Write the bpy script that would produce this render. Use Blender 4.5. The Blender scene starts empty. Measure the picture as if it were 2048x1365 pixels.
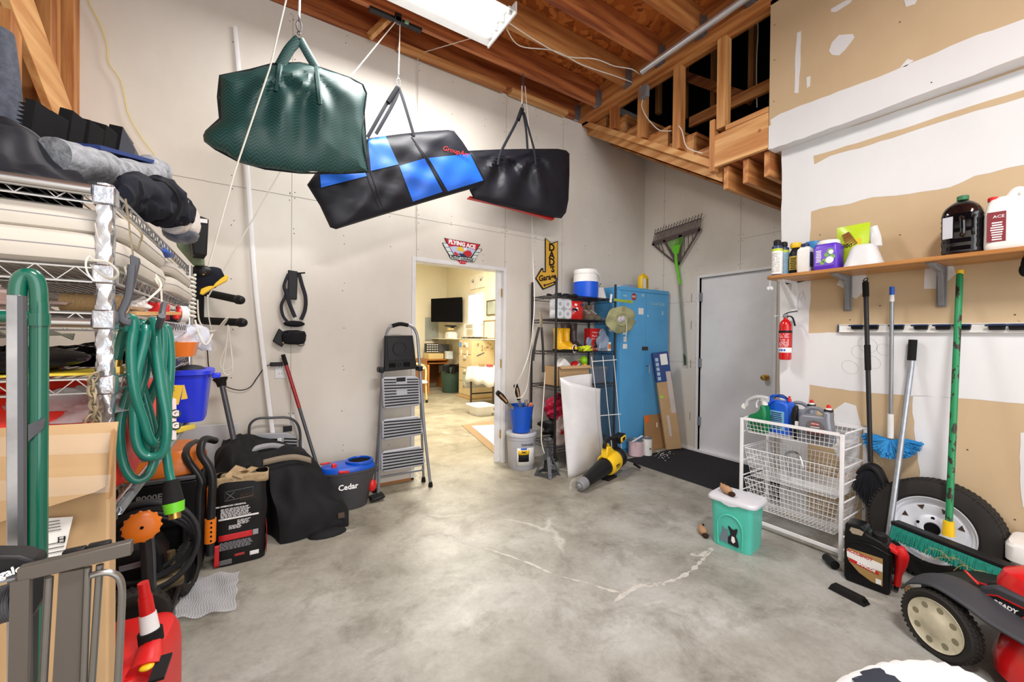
import bpy, bmesh, math, random
from mathutils import Vector, Matrix, Euler, noise as mnoise
V = Vector
PI = math.pi
SC = bpy.context.scene
COL = SC.collection
random.seed(7)

# ------------------------------------------------------------------ camera, world, light, exposure
CAMZ = 1.32
F_PX = 800.0
yaw, pitch, roll = math.radians(32.6), math.radians(-0.4), math.radians(0.58)
fw = V((math.sin(yaw)*math.cos(pitch), math.cos(yaw)*math.cos(pitch), math.sin(pitch)))
r0 = V((math.cos(yaw), -math.sin(yaw), 0)); u0 = r0.cross(fw)
rt = r0*math.cos(roll) + u0*math.sin(roll); up = -r0*math.sin(roll) + u0*math.cos(roll)
CAM = V((0, 0, CAMZ))
cd = bpy.data.cameras.new('camera'); cd.lens = F_PX/2048*36; cd.sensor_width = 36; cd.clip_start = 0.03; cd.clip_end = 60
cam = bpy.data.objects.new('camera', cd); COL.objects.link(cam)
Mc = Matrix((( rt.x, up.x, -fw.x, 0), (rt.y, up.y, -fw.y, 0), (rt.z, up.z, -fw.z, CAMZ), (0,0,0,1)))
cam.matrix_world = Mc
SC.camera = cam

SC.view_settings.view_transform = 'Standard'; SC.view_settings.look = 'None'
SC.view_settings.gamma = 1; SC.view_settings.use_curve_mapping = False
SC.view_settings.exposure = 0.0
w = bpy.data.worlds.new('daylight'); SC.world = w; w.use_nodes = True
w.node_tree.nodes['Background'].inputs[0].default_value = (0.93, 0.96, 1.0, 1)
w.node_tree.nodes['Background'].inputs[1].default_value = 1.05

def area(name, loc, rot, sx, sy, power, col=(1,1,1)):
    l = bpy.data.lights.new(name, 'AREA'); l.shape = 'RECTANGLE'; l.size = sx; l.size_y = sy; l.energy = power; l.color = col
    o = bpy.data.objects.new(name, l); COL.objects.link(o); o.location = loc; o.rotation_euler = rot
    return o
area('tube_light_front', (1.0, 2.72, 3.66), (0,0,0), 1.2, 0.36, 62, (1, .98, .95))
area('rear_overhead_fill', (0.8, -0.5, 3.70), (0,0,0), 1.2, 0.36, 125, (1, .98, .95))  # added overhead fill above and behind the camera, unseen and without a fixture
area('rear_fill_light', (1.0, -2.9, 1.9), (math.radians(90),0,0), 3.9, 3.4, 100, (.97, .98, 1))  # added fill panel behind the camera, standing in for light from an unseen opening
area('back_room_light', (2.6, 6.2, 3.2), (0,0,0), 1.6, 2.6, 270, (1, .94, .82))  # area light below the back room ceiling, no fixture modelled

# ------------------------------------------------------------------ projecting helpers: a point of a known plane
def ray(x, y): return (x-1024)*rt/F_PX - (y-682.5)*up/F_PX + fw
def on(ax, v, x, y):
    d = ray(x, y); return CAM + d*((v-CAM[ax])/d[ax])
def PX(v, x, y): return on(0, v, x, y)
def PY(v, x, y): return on(1, v, x, y)
def PZ(v, x, y): return on(2, v, x, y)

# ------------------------------------------------------------------ materials
MATS = {}
def _base(name, col, rough=.6, metal=0., spec=None, alpha=None, trans=None, emit=None, coat=None, sheen=None):
    m = bpy.data.materials.new(name); m.use_nodes = True
    b = m.node_tree.nodes['Principled BSDF']
    b.inputs['Base Color'].default_value = (*col, 1); b.inputs['Roughness'].default_value = rough; b.inputs['Metallic'].default_value = metal
    if spec is not None: b.inputs['Specular IOR Level'].default_value = spec
    if alpha is not None: b.inputs['Alpha'].default_value = alpha
    if trans is not None: b.inputs['Transmission Weight'].default_value = trans
    if coat: b.inputs['Coat Weight'].default_value = coat
    if emit: b.inputs['Emission Color'].default_value = (*emit[0], 1); b.inputs['Emission Strength'].default_value = emit[1]
    MATS[name] = m
    return m, m.node_tree.nodes, m.node_tree.links, b
def srgb(*c):
    if len(c) == 1: c = c[0]
    f = lambda v: (v/255/12.92) if v/255 <= .04045 else ((v/255+.055)/1.055)**2.4
    return tuple(f(v) for v in c)
def coord(n, l, scale):
    t = n.new('ShaderNodeTexCoord'); mp = n.new('ShaderNodeMapping'); mp.inputs['Scale'].default_value = scale
    l.new(t.outputs['Object'], mp.inputs[0]); return mp.outputs[0]
def noise(n, l, vec, scale, detail=4, rough=.55, dist=0):
    t = n.new('ShaderNodeTexNoise'); t.inputs['Scale'].default_value = scale; t.inputs['Detail'].default_value = detail
    t.inputs['Roughness'].default_value = rough; t.inputs['Distortion'].default_value = dist
    l.new(vec, t.inputs['Vector']); return t.outputs['Fac']
def ramp(n, l, fac, stops):
    r = n.new('ShaderNodeValToRGB'); e = r.color_ramp.elements
    while len(e) < len(stops): e.new(.5)
    for k, (p, c) in enumerate(stops): e[k].position = p; e[k].color = (*c, 1)
    l.new(fac, r.inputs[0]); return r.outputs[0]
def bump(n, l, b, h, strength, dist=.002):
    bp = n.new('ShaderNodeBump'); bp.inputs['Strength'].default_value = strength; bp.inputs['Distance'].default_value = dist
    l.new(h, bp.inputs['Height']); l.new(bp.outputs[0], b.inputs['Normal'])
def M(name, col, rough=.6, metal=0., vary=.06, scale=6, bmp=0, bscale=60, **k):
    """plain coloured surface with a little mottling"""
    if name in MATS: return MATS[name]
    c = srgb(col) if max(col) > 1 else col
    if max(c) < .035 and metal == 0: k.setdefault('spec', .22 if name != 'cola' else .8)
    m, n, l, b = _base(name, c, rough, metal, **k)
    v = coord(n, l, (1,1,1))
    lo = tuple(x*(1-vary) for x in c); hi = tuple(min(1, x*(1+vary)) for x in c)
    l.new(ramp(n, l, noise(n, l, v, scale), [(.3, lo), (.7, hi)]), b.inputs['Base Color'])
    if bmp: bump(n, l, b, noise(n, l, v, bscale, 3), bmp)
    return m
def wood(name, c1, c2, axis, rough=.6, s=1.0, contrast=(.35,.65)):
    if name in MATS: return MATS[name]
    m, n, l, b = _base(name, srgb(c1), rough)
    sc = [14*s, 14*s, 14*s]; sc[axis] = .9*s
    v = coord(n, l, sc)
    f1 = noise(n, l, v, 1.0, 3, .5, 1.2)
    f2 = noise(n, l, v, 7.0, 2, .6, .3)
    w_ = n.new('ShaderNodeTexWave'); w_.bands_direction = 'DIAGONAL'; w_.inputs['Scale'].default_value = .35; w_.inputs['Distortion'].default_value = 9; w_.inputs['Detail'].default_value = 2; w_.inputs['Detail Scale'].default_value = .7
    l.new(v, w_.inputs['Vector'])
    mx = n.new('ShaderNodeMath'); mx.operation = 'MULTIPLY_ADD'; l.new(w_.outputs['Fac'], mx.inputs[0]); mx.inputs[1].default_value = .28; l.new(f1, mx.inputs[2])
    my = n.new('ShaderNodeMath'); my.operation = 'MULTIPLY_ADD'; l.new(f2, my.inputs[0]); my.inputs[1].default_value = .3; l.new(mx.outputs[0], my.inputs[2])
    l.new(ramp(n, l, my.outputs[0], [(contrast[0]+.2, srgb(c2)), (contrast[1]+.35, srgb(c1))]), b.inputs['Base Color'])
    return m
# --- the room's own surfaces
def mat_concrete():
    m, n, l, b = _base('concrete_floor', srgb(176,170,158), .55)
    v = coord(n, l, (1,1,1))
    a = ramp(n, l, noise(n, l, v, 1.3, 8, .66, .15), [(.33, srgb(128,126,118)), (.50, srgb(157,156,150)), (.67, srgb(180,181,178))])
    s = ramp(n, l, noise(n, l, v, 3.4, 9, .74, .4), [(.36, srgb(150,142,126)), (.50, (1,1,1))])
    f = ramp(n, l, noise(n, l, v, 38, 4, .7), [(.25, (.66,.66,.65)), (.6, (1,1,1))])
    # broad tan staining towards the doorway
    def mul(x, y, fac):
        q = n.new('ShaderNodeMix'); q.data_type = 'RGBA'; q.blend_type = 'MULTIPLY'; q.inputs[0].default_value = fac
        l.new(x, q.inputs[6]); l.new(y, q.inputs[7]); return q.outputs[2]
    c = mul(mul(a, s, .42), f, .45)
    t = n.new('ShaderNodeTexCoord'); sp = n.new('ShaderNodeSeparateXYZ'); l.new(t.outputs['Object'], sp.inputs[0])
    mr = n.new('ShaderNodeMapRange'); mr.inputs[1].default_value = 1.7; mr.inputs[2].default_value = 4.2; l.new(sp.outputs[1], mr.inputs[0])
    q = n.new('ShaderNodeMix'); q.data_type = 'RGBA'; q.blend_type = 'MULTIPLY'; l.new(mr.outputs[0], q.inputs[0]); l.new(c, q.inputs[6]); q.inputs[7].default_value = (.95, .84, .64, 1)
    # pale hairline repairs
    vo = n.new('ShaderNodeTexVoronoi'); vo.feature = 'DISTANCE_TO_EDGE'; vo.inputs['Scale'].default_value = .55
    d = n.new('ShaderNodeTexNoise'); d.inputs['Scale'].default_value = 2.2; d.inputs['Detail'].default_value = 6; l.new(v, d.inputs['Vector'])
    ad = n.new('ShaderNodeVectorMath'); ad.operation = 'MULTIPLY_ADD'; l.new(d.outputs['Color'], ad.inputs[0]); ad.inputs[1].default_value = (.5,.5,0); l.new(v, ad.inputs[2])
    l.new(ad.outputs[0], vo.inputs['Vector'])
    cr = ramp(n, l, vo.outputs['Distance'], [(0.0, (1,1,1)), (.012, (0,0,0))])
    br = ramp(n, l, noise(n, l, v, 2.0, 3), [(.5, (0,0,0)), (.62, (.55,.55,.55))])
    cm = n.new('ShaderNodeMath'); cm.operation = 'MULTIPLY'; l.new(cr, cm.inputs[0]); l.new(br, cm.inputs[1])
    z = n.new('ShaderNodeMix'); z.data_type = 'RGBA'; l.new(cm.outputs[0], z.inputs[0]); l.new(q.outputs[2], z.inputs[6]); z.inputs[7].default_value = (.62,.61,.57,1)
    l.new(z.outputs[2], b.inputs['Base Color'])
    rr = ramp(n, l, noise(n, l, v, 5, 4), [(.3, (.38,)*3), (.7, (.62,)*3)]); l.new(rr, b.inputs['Roughness'])
    bump(n, l, b, noise(n, l, v, 14, 6, .7), .25, .004)
    return m
mat_concrete()
def mat_wall(name, c, c2, sc=1.2):
    m, n, l, b = _base(name, srgb(c), .85)
    v = coord(n, l, (1,1,.6))
    l.new(ramp(n, l, noise(n, l, v, sc, 6, .62), [(.33, srgb(c2)), (.6, srgb(c))]), b.inputs['Base Color'])
    bump(n, l, b, noise(n, l, v, 90, 3), .08, .001)
    return m
mat_wall('drywall_grey', (222,217,208), (211,204,193))
mat_wall('drywall_tan', (201,178,144), (192,167,132))
mat_wall('wall_primer', (226,227,229), (217,218,220))
mat_wall('wall_cream', (240,232,208), (232,222,194))
M('seam_line', (150,142,132), .9); M('screw_head', (70,62,56), .7); M('white_trim', (228,228,230), .5)
M('door_paint', (230,231,234), .45, scale=3)
def mat_osb():
    m, n, l, b = _base('osb_sheathing', srgb(190,110,45), .7)
    v = coord(n, l, (1,1,1))
    vo = n.new('ShaderNodeTexVoronoi'); vo.inputs['Scale'].default_value = 16; vo.inputs['Randomness'].default_value = 1
    d = n.new('ShaderNodeTexNoise'); d.inputs['Scale'].default_value = 6; d.inputs['Detail'].default_value = 4; l.new(v, d.inputs['Vector'])
    ad = n.new('ShaderNodeVectorMath'); ad.operation = 'MULTIPLY_ADD'; l.new(d.outputs['Color'], ad.inputs[0]); ad.inputs[1].default_value = (.35,.35,0); l.new(v, ad.inputs[2])
    l.new(ad.outputs[0], vo.inputs['Vector'])
    l.new(ramp(n, l, vo.outputs['Color'], [(.1, srgb(140,72,24)), (.5, srgb(192,108,42)), (.9, srgb(222,142,70))]), b.inputs['Base Color'])
    return m
mat_osb()
for ax, s in ((0,'x'),(1,'y'),(2,'z')):
    wood('fir_dark_'+s, (196,122,70), (128,62,32), ax)
    wood('fir_pale_'+s, (226,176,116), (190,126,66), ax)
    wood('fir_mid_'+s, (206,146,86), (158,92,44), ax)
# --- frequently used
M('black_plastic', (28,28,30), .45); M('black_rubber', (24,24,24), .8, bmp=.2); M('black_metal', (34,34,36), .4, .3)
M('white_plastic', (232,232,230), .4); M('grey_plastic', (130,132,136), .45); M('grey_metal', (150,154,160), .35, .6)
M('chrome', (200,202,206), .2, 1.0); M('zinc', (170,176,184), .35, .85, vary=.12, scale=30)
M('red_plastic', (205,22,24), .38); M('blue_plastic', (22,92,210), .38); M('yellow_plastic', (240,196,30), .4); M('green_plastic', (14,120,70), .35)
M('orange_plastic', (235,120,28), .4); M('cardboard', (184,152,112), .85, vary=.07); M('cardboard_dark', (168,128,84), .85)
M('white_rope', (225,222,212), .8); M('paper_white', (236,236,234), .8); M('black_fabric', (26,27,31), .85, bmp=.5, bscale=260, vary=.15)
M('brass', (188,152,80), .3, .9); M('ink_black', (22,22,24), .7); M('ink_white', (240,240,240), .6); M('ink_red', (196,28,34), .6)
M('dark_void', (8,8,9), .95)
_base('clear_plastic', (.92,.94,.96), .12, alpha=.32); _base('tape_clear', (.95,.96,.97), .15, alpha=.07); _base('glass', (1,1,1), .03, trans=.95)
_base('lamp_glow', (1,1,1), .5, emit=((1,.99,.97), 5.0))
_base('screen_black', (.003,.003,.004), .6, spec=.08)

# ------------------------------------------------------------------ mesh builder
def catmull(pts, n=6, closed=False):
    pts = [V(p) for p in pts]; N = len(pts); out = []
    rng = range(N) if closed else range(N-1)
    for i in rng:
        if closed: a, b_, c, d = pts[(i-1)%N], pts[i], pts[(i+1)%N], pts[(i+2)%N]
        else: a, b_, c, d = pts[max(i-1,0)], pts[i], pts[i+1], pts[min(i+2,N-1)]
        for k in range(n):
            t = k/n
            out.append(.5*((2*b_) + (c-a)*t + (2*a-5*b_+4*c-d)*t*t + (3*b_-a-3*c+d)*t**3))
    if not closed: out.append(pts[-1])
    return out
class MB:
    def __init__(s, Mx=None): s.v = []; s.f = []; s.mi = []; s.cur = 0; s.M = Mx
    def _add(s, vs, fs):
        o = len(s.v)
        for p in vs:
            p = V(p)
            if s.M is not None: p = s.M @ p
            s.v.append(tuple(p))
        for f in fs: s.f.append([o+i for i in f]); s.mi.append(s.cur)
        return s
    def mat(s, i): s.cur = i; return s
    def box(s, c, d, R=None, taper=1.0):
        c = V(c); hx, hy, hz = d[0]/2, d[1]/2, d[2]/2; vs = []
        for z in (-1,1):
            t = taper if z > 0 else 1
            for x, y in ((-1,-1),(1,-1),(1,1),(-1,1)):
                p = V((x*hx*t, y*hy*t, z*hz))
                if R is not None: p = R @ p
                vs.append(c+p)
        return s._add(vs, [(3,2,1,0),(4,5,6,7),(0,1,5,4),(1,2,6,5),(2,3,7,6),(3,0,4,7)])
    def box2(s, a, b): # opposite corners
        a, b = V(a), V(b); return s.box((a+b)/2, [abs(b[i]-a[i]) for i in range(3)])
    def beam(s, p, q, w, h, upv=(0,0,1)):
        p, q = V(p), V(q); d = (q-p).normalized(); u_ = V(upv)
        r = d.cross(u_)
        if r.length < 1e-4: r = d.cross(V((1,0,0)))
        r.normalize(); u_ = r.cross(d); vs = []
        for e in (p, q):
            for x, y in ((-1,-1),(1,-1),(1,1),(-1,1)): vs.append(e + r*x*w/2 + u_*y*h/2)
        return s._add(vs, [(3,2,1,0),(4,5,6,7),(0,1,5,4),(1,2,6,5),(2,3,7,6),(3,0,4,7)])
    def cyl(s, p, q, r1, r2=None, n=14, caps=True):
        if r2 is None: r2 = r1
        p, q = V(p), V(q); d = (q-p).normalized(); a = d.orthogonal().normalized(); b = d.cross(a); vs = []
        for e, r in ((p, r1), (q, r2)):
            for k in range(n): t = 2*PI*k/n; vs.append(e + (a*math.cos(t)+b*math.sin(t))*r)
        fs = [(k, (k+1)%n, n+(k+1)%n, n+k) for k in range(n)]
        if caps: fs += [tuple(range(n-1,-1,-1)), tuple(range(n, 2*n))]
        return s._add(vs, fs)
    def tube(s, pts, r, n=8, closed=False, smooth=0, flat=None):
        if smooth: pts = catmull(pts, smooth, closed)
        pts = [V(p) for p in pts]; N = len(pts)
        rs = r if isinstance(r, (list, tuple)) else [r]*N
        if len(rs) != N:
            q_ = len(rs)-1; rs = [rs[min(int(i/(N-1)*q_), q_-1)]*(1-(i/(N-1)*q_-min(int(i/(N-1)*q_), q_-1))) + rs[min(int(i/(N-1)*q_), q_-1)+1]*(i/(N-1)*q_-min(int(i/(N-1)*q_), q_-1)) for i in range(N)]
        T = []
        for i in range(N):
            if closed: t = pts[(i+1)%N]-pts[i-1]
            else: t = pts[min(i+1,N-1)]-pts[max(i-1,0)]
            T.append(t.normalized() if t.length > 1e-9 else V((0,0,1)))
        a = T[0].orthogonal().normalized()
        if flat is not None:
            a = V(flat[0]); a = (a - T[0]*a.dot(T[0])).normalized()
        vs = []
        for i in range(N):
            if i: 
                a = a - T[i]*a.dot(T[i]); a = a.normalized() if a.length > 1e-6 else T[i].orthogonal().normalized()
            b = T[i].cross(a)
            for k in range(n):
                t = 2*PI*k/n
                ka = flat[1] if flat else 1; vs.append(pts[i] + (a*math.cos(t)*ka + b*math.sin(t)*(flat[2] if flat else 1))*rs[i])
        fs = []
        for i in range(N if closed else N-1):
            j = (i+1)%N
            for k in range(n): fs.append((i*n+k, i*n+(k+1)%n, j*n+(k+1)%n, j*n+k))
        if not closed: fs += [tuple(range(n-1,-1,-1)), tuple(range((N-1)*n, N*n))]
        return s._add(vs, fs)
    def lathe(s, prof, o=(0,0,0), ax=(0,0,1), n=24, sx=1, sy=1, caps=True, aref=None):
        o = V(o); ax = V(ax).normalized(); a = V(aref) if aref else (V((1,0,0)) if abs(ax.z) > .9 else ax.orthogonal().normalized())
        a = (a-ax*a.dot(ax)).normalized(); b = ax.cross(a); vs = []
        for r, z in prof:
            for k in range(n): t = 2*PI*k/n; vs.append(o + ax*z + a*math.cos(t)*r*sx + b*math.sin(t)*r*sy)
        P = len(prof); fs = []
        for i in range(P-1):
            for k in range(n): fs.append((i*n+k, i*n+(k+1)%n, (i+1)*n+(k+1)%n, (i+1)*n+k))
        if caps:
            if prof[0][0] > 1e-5: fs.append(tuple(range(n-1,-1,-1)))
            if prof[-1][0] > 1e-5: fs.append(tuple(range((P-1)*n, P*n)))
        return s._add(vs, fs)
    def rlathe(s, prof, o=(0,0,0), d=(1,1), e=4, n=28, Rz=0, sh=None):
        """vertical body with rounded-rectangle section: prof = [(scale, z)], d half sizes, e squareness; sh optional (dx,dy) per row"""
        o = V(o); vs = []; c_, s_ = math.cos(Rz), math.sin(Rz)
        for i, (r, z) in enumerate(prof):
            ox, oy = sh[i] if sh else (0,0)
            rx, ry = (r if isinstance(r, tuple) else (r, r))
            for k in range(n):
                t = 2*PI*(k+.5)/n; c, q = math.cos(t), math.sin(t)
                x = math.copysign(abs(c)**(2/e), c)*d[0]*rx + ox; y = math.copysign(abs(q)**(2/e), q)*d[1]*ry + oy
                vs.append(o + V((x*c_-y*s_, x*s_+y*c_, z)))
        P = len(prof); fs = []
        for i in range(P-1):
            for k in range(n): fs.append((i*n+k, i*n+(k+1)%n, (i+1)*n+(k+1)%n, (i+1)*n+k))
        fs.append(tuple(range(n-1,-1,-1))); fs.append(tuple(range((P-1)*n, P*n)))
        return s._add(vs, fs)
    def prism(s, poly, ext):
        poly = [V(p) for p in poly]; ext = V(ext); N = len(poly)
        vs = poly + [p+ext for p in poly]
        fs = [tuple(range(N-1,-1,-1)), tuple(range(N,2*N))] + [(k,(k+1)%N,N+(k+1)%N,N+k) for k in range(N)]
        return s._add(vs, fs)
    def grid(s, fn, nu, nv, closeu=False):
        vs = [fn(i/(nu if closeu else nu-1), j/(nv-1)) for j in range(nv) for i in range(nu)]; fs = []
        for j in range(nv-1):
            for i in range(nu if closeu else nu-1):
                i2 = (i+1)%nu; fs.append((j*nu+i, j*nu+i2, (j+1)*nu+i2, (j+1)*nu+i))
        return s._add(vs, fs)
    def ball(s, c, r, n=14, R=None):
        r = (r,r,r) if isinstance(r, (int,float)) else r; c = V(c); m_ = n//2+1; vs = []; fs = []
        for j in range(1, m_):
            p = PI*j/m_
            for k in range(n):
                t = 2*PI*k/n; q = V((math.sin(p)*math.cos(t)*r[0], math.sin(p)*math.sin(t)*r[1], math.cos(p)*r[2]))
                vs.append(c + (R@q if R is not None else q))
        top = V((0,0,r[2])); 
        if R is not None: top = R@top
        vs += [c+top, c-top]; T = len(vs)-2
        for j in range(m_-2):
            for k in range(n): fs.append((j*n+k, (j+1)*n+k, (j+1)*n+(k+1)%n, j*n+(k+1)%n))
        for k in range(n): fs += [(T, k, (k+1)%n), (T+1, (m_-2)*n+(k+1)%n, (m_-2)*n+k)]
        return s._add(vs, fs)
    def torus(s, c, ax, R_, r, n=32, m_=10, sx=1, sy=1):
        ax = V(ax).normalized(); a = V((1,0,0)) if abs(ax.z) > .9 else ax.orthogonal().normalized(); b = ax.cross(a)
        return s.tube([V(c)+a*math.cos(2*PI*k/n)*R_*sx+b*math.sin(2*PI*k/n)*R_*sy for k in range(n)], r, m_, True)
    def wrinkle(s, amp, freq, seed=0, st=(1,1,1)):
        for i, p in enumerate(s.v):
            q = V((p[0]*freq*st[0]+seed*7.3, p[1]*freq*st[1]+seed*3.1, p[2]*freq*st[2])); d = V((mnoise.noise(q), mnoise.noise(q+V((31,0,0))), mnoise.noise(q+V((0,57,0)))))
            d += .5*V((mnoise.noise(q*2.3), mnoise.noise(q*2.3+V((31,0,0))), mnoise.noise(q*2.3+V((0,57,0)))))
            s.v[i] = tuple(V(p)+d*amp)
        return s
    def disc(s, c, ax, r, n=10, t=.001): return s.cyl(V(c), V(c)+V(ax).normalized()*t, r, r, n)

def meshobj(name, mb, mats, smooth=35):
    me = bpy.data.meshes.new(name); me.from_pydata(mb.v, [], mb.f)
    if not isinstance(mats, (list, tuple)): mats = [mats]
    for m in mats: me.materials.append(MATS[m] if isinstance(m, str) else m)
    if len(mats) > 1:
        for p, k in zip(me.polygons, mb.mi): p.material_index = k
    me.update()
    bm = bmesh.new(); bm.from_mesh(me); bmesh.ops.recalc_face_normals(bm, faces=bm.faces); bm.to_mesh(me); bm.free()
    if smooth:
        me.polygons.foreach_set('use_smooth', [True]*len(me.polygons)); me.set_sharp_from_angle(angle=math.radians(smooth))
    o = bpy.data.objects.new(name, me); COL.objects.link(o)
    return o
WORLD = {}
def obj(name, mb, mats, parent=None, label=None, bevel=0, smooth=35, subsurf=0, solid=0):
    o = meshobj(name, mb, mats, smooth)
    if parent is not None:
        o.parent = parent
        p = parent; 
        while p.parent: p = p.parent
        if p in WORLD.values() or p.name in WORLD:
            o.matrix_parent_inverse = Matrix.Translation(-WORLD[p.name]) if p is parent else Matrix()
    if solid: md = o.modifiers.new('solid', 'SOLIDIFY'); md.thickness = solid; md.offset = 0
    if bevel: md = o.modifiers.new('bevel', 'BEVEL'); md.width = bevel; md.segments = 2; md.limit_method = 'ANGLE'
    if subsurf: md = o.modifiers.new('sub', 'SUBSURF'); md.levels = subsurf; md.render_levels = subsurf
    if label: o['label'] = label
    return o
def thing(name, label, cat, loc=(0,0,0), rz=0, group=None, world=False, rot=None):
    """world=True: its parts are modelled in room coordinates and the empty only marks the base"""
    o = bpy.data.objects.new(name, None); COL.objects.link(o); o.empty_display_size = .05
    o.location = loc; o.rotation_euler = rot if rot else (0,0,rz)
    o['label'] = label; o['category'] = cat
    if group: o['group'] = group
    if world: WORLD[o.name] = V(loc)
    return o
def tag(o, label, cat, group=None, kind=None):
    o['label'] = label; o['category'] = cat
    if group: o['group'] = group
    if kind: o['kind'] = kind
    return o
def struct(name, mb, mats, parent=None, **k):
    o = obj(name, mb, mats, parent, **k)
    if parent is None: o['kind'] = 'structure'
    return o
def dup(root, loc, rz=0, label=None, group=None, rot=None):
    r = root.copy(); COL.objects.link(r); r.location = loc; r.rotation_euler = rot if rot else (0,0,rz)
    if label: r['label'] = label
    if group: r['group'] = group
    def rec(a, b):
        for ch in list(a.children):
            c = ch.copy(); COL.objects.link(c); c.parent = b; rec(ch, c)
    rec(root, r); return r
def frame(o, x, z):
    """matrix whose X runs along x, Z (facing) along z"""
    x = V(x).normalized(); z = V(z).normalized(); y = z.cross(x).normalized(); x = y.cross(z)
    return Matrix(((x.x,y.x,z.x,o[0]),(x.y,y.y,z.y,o[1]),(x.z,y.z,z.z,o[2]),(0,0,0,1)))
def text(name, body, size, Mx, mat, parent=None, ext=.0006, align='CENTER', sx=1, shear=0, bold=0):
    cu = bpy.data.curves.new(name, 'FONT'); cu.body = body; cu.size = size; cu.align_x = align; cu.align_y = 'CENTER'; cu.extrude = ext; cu.shear = shear; cu.offset = bold; cu.resolution_u = 2
    t = bpy.data.objects.new('tmp_text', cu); COL.objects.link(t)
    dg = bpy.context.evaluated_depsgraph_get(); me = bpy.data.meshes.new_from_object(t.evaluated_get(dg))
    bpy.data.objects.remove(t); me.transform(Mx @ Matrix.Diagonal((sx,1,1,1))); me.name = name
    me.materials.clear(); me.materials.append(MATS[mat])
    o = bpy.data.objects.new(name, me); COL.objects.link(o)
    if parent is not None:
        o.parent = parent
        if parent.name in WORLD: o.matrix_parent_inverse = Matrix.Translation(-WORLD[parent.name])
    return o
# ================================================================== the room shell
XL, XR, XD, XU, YB, ZJ = -0.97, 3.38, 4.42, 3.27, 3.61, 3.89
def screws(mb, ax, v, pts, face):
    for a, z in pts:
        c = (a, v, z) if ax == 1 else (v, a, z)
        mb.disc(c, face, .0035, 6, .0012)
# floor
mb = MB().box2((-1.6,-4.6,-.12), (4.9,10.6,0)); struct('floor', mb, 'concrete_floor')
def crack(pts, w0, lab):
    P_ = catmull([PZ(.0006,*p) for p in pts], 10); vs = []
    for i, p in enumerate(P_):
        d = (P_[min(i+1,len(P_)-1)]-P_[max(i-1,0)]).normalized(); n_ = V((-d.y,d.x,0)); a = w0*random.uniform(.05,1.5)*math.sin(PI*(i+.6)/(len(P_)+.2))**.4; vs += [p+n_*a, p-n_*a*random.uniform(.4,1.2)]
    o = meshobj('floor_repair', MB()._add(vs, [(2*i,2*i+2,2*i+3,2*i+1) for i in range(len(P_)-1)]), M('repair_pale',(182,180,174),.75,vary=.12,scale=30), 0); o.parent = bpy.data.objects['floor']
crack([(900,1068),(925,1085),(985,1102),(1060,1128),(1110,1150),(1180,1168)], .010, 'a')
crack([(1180,1168),(1240,1185),(1300,1172),(1350,1160),(1385,1140),(1405,1120),(1428,1098)], .012, 'b')
crack([(1380,1108),(1400,1112),(1425,1096)], .02, 'c'); crack([(1228,1205),(1275,1175),(1330,1168)], .016, 'd')
# back wall with the doorway
DX0, DX1, DZ = 1.235, 2.20, 2.035
mb = MB()
mb.box2((-1.2,YB,0), (DX0,YB+.12,4.35)); mb.box2((DX1,YB,0), (4.6,YB+.12,4.35)); mb.box2((DX0,YB,DZ), (DX1,YB+.12,4.35))
mb.mat(1)
for x in (.232, 2.985): mb.box2((x-.0015,YB-.001,.02), (x+.0015,YB+.001,3.85))
mb.box2((1.245,YB-.001,DZ+.01), (1.249,YB+.001,3.85)); mb.box2((2.206,YB-.001,DZ), (2.209,YB+.001,3.85))
for k in range(24):   # the horizontal joint wanders a little
    x = -.97+k*.165
    mb.box((x+.083, YB, 2.425+random.uniform(-.002,.002)), (.166,.002,.003))
mb.mat(2)
for x in (-.15,.22,.245,.62,1.0,1.26,1.6,1.95,2.18,2.225,2.6,2.96,3.01,3.35,3.75):
    for z in (.35,.7,1.02,1.38,1.72,2.12,2.4,2.45,2.8,3.15,3.5,3.8):
        if DX0 < x < DX1 and z < DZ+.05: continue
        if random.random() < .82:
            mb.disc((x+random.uniform(-.01,.01), YB, z+random.uniform(-.02,.02)), (0,-1,0), .0042, 6, .001)
            if random.random() < .6: mb.disc((x+random.uniform(-.01,.01), YB, z+.05), (0,-1,0), .0038, 6, .001)
mb.mat(3)
mb.box2((-.97,YB-.012,0), (DX0,YB,.018))
struct('wall_back', mb, ['drywall_grey','seam_line','screw_head','fir_mid_x'])
# scuffs, as on the photo's wall by the hip belt
# doorway lining
mb = MB(); t = .03
mb.box2((DX0-.03,YB-.012,0), (DX0+.006,YB+.13,DZ+.03)); mb.box2((DX1-.006,YB-.012,0), (DX1+.028,YB+.13,DZ+.03)); mb.box2((DX0+.006,YB-.012,DZ-.008), (DX1-.006,YB+.13,DZ+.03))
mb.box2((DX1-.07,YB+.045,0), (DX1-.005,YB+.06,DZ)); mb.box2((DX0,YB+.045,0), (DX0+.02,YB+.06,DZ))
o = struct('trim_1', mb, 'white_trim', bevel=.003)
for z in (.3,1.05,1.8):
    h = MB().box2((DX1-.01,YB+.02,z-.045), (DX1-.0045,YB+.042,z+.045)); struct('door_hinge', h, 'brass', o)
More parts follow.
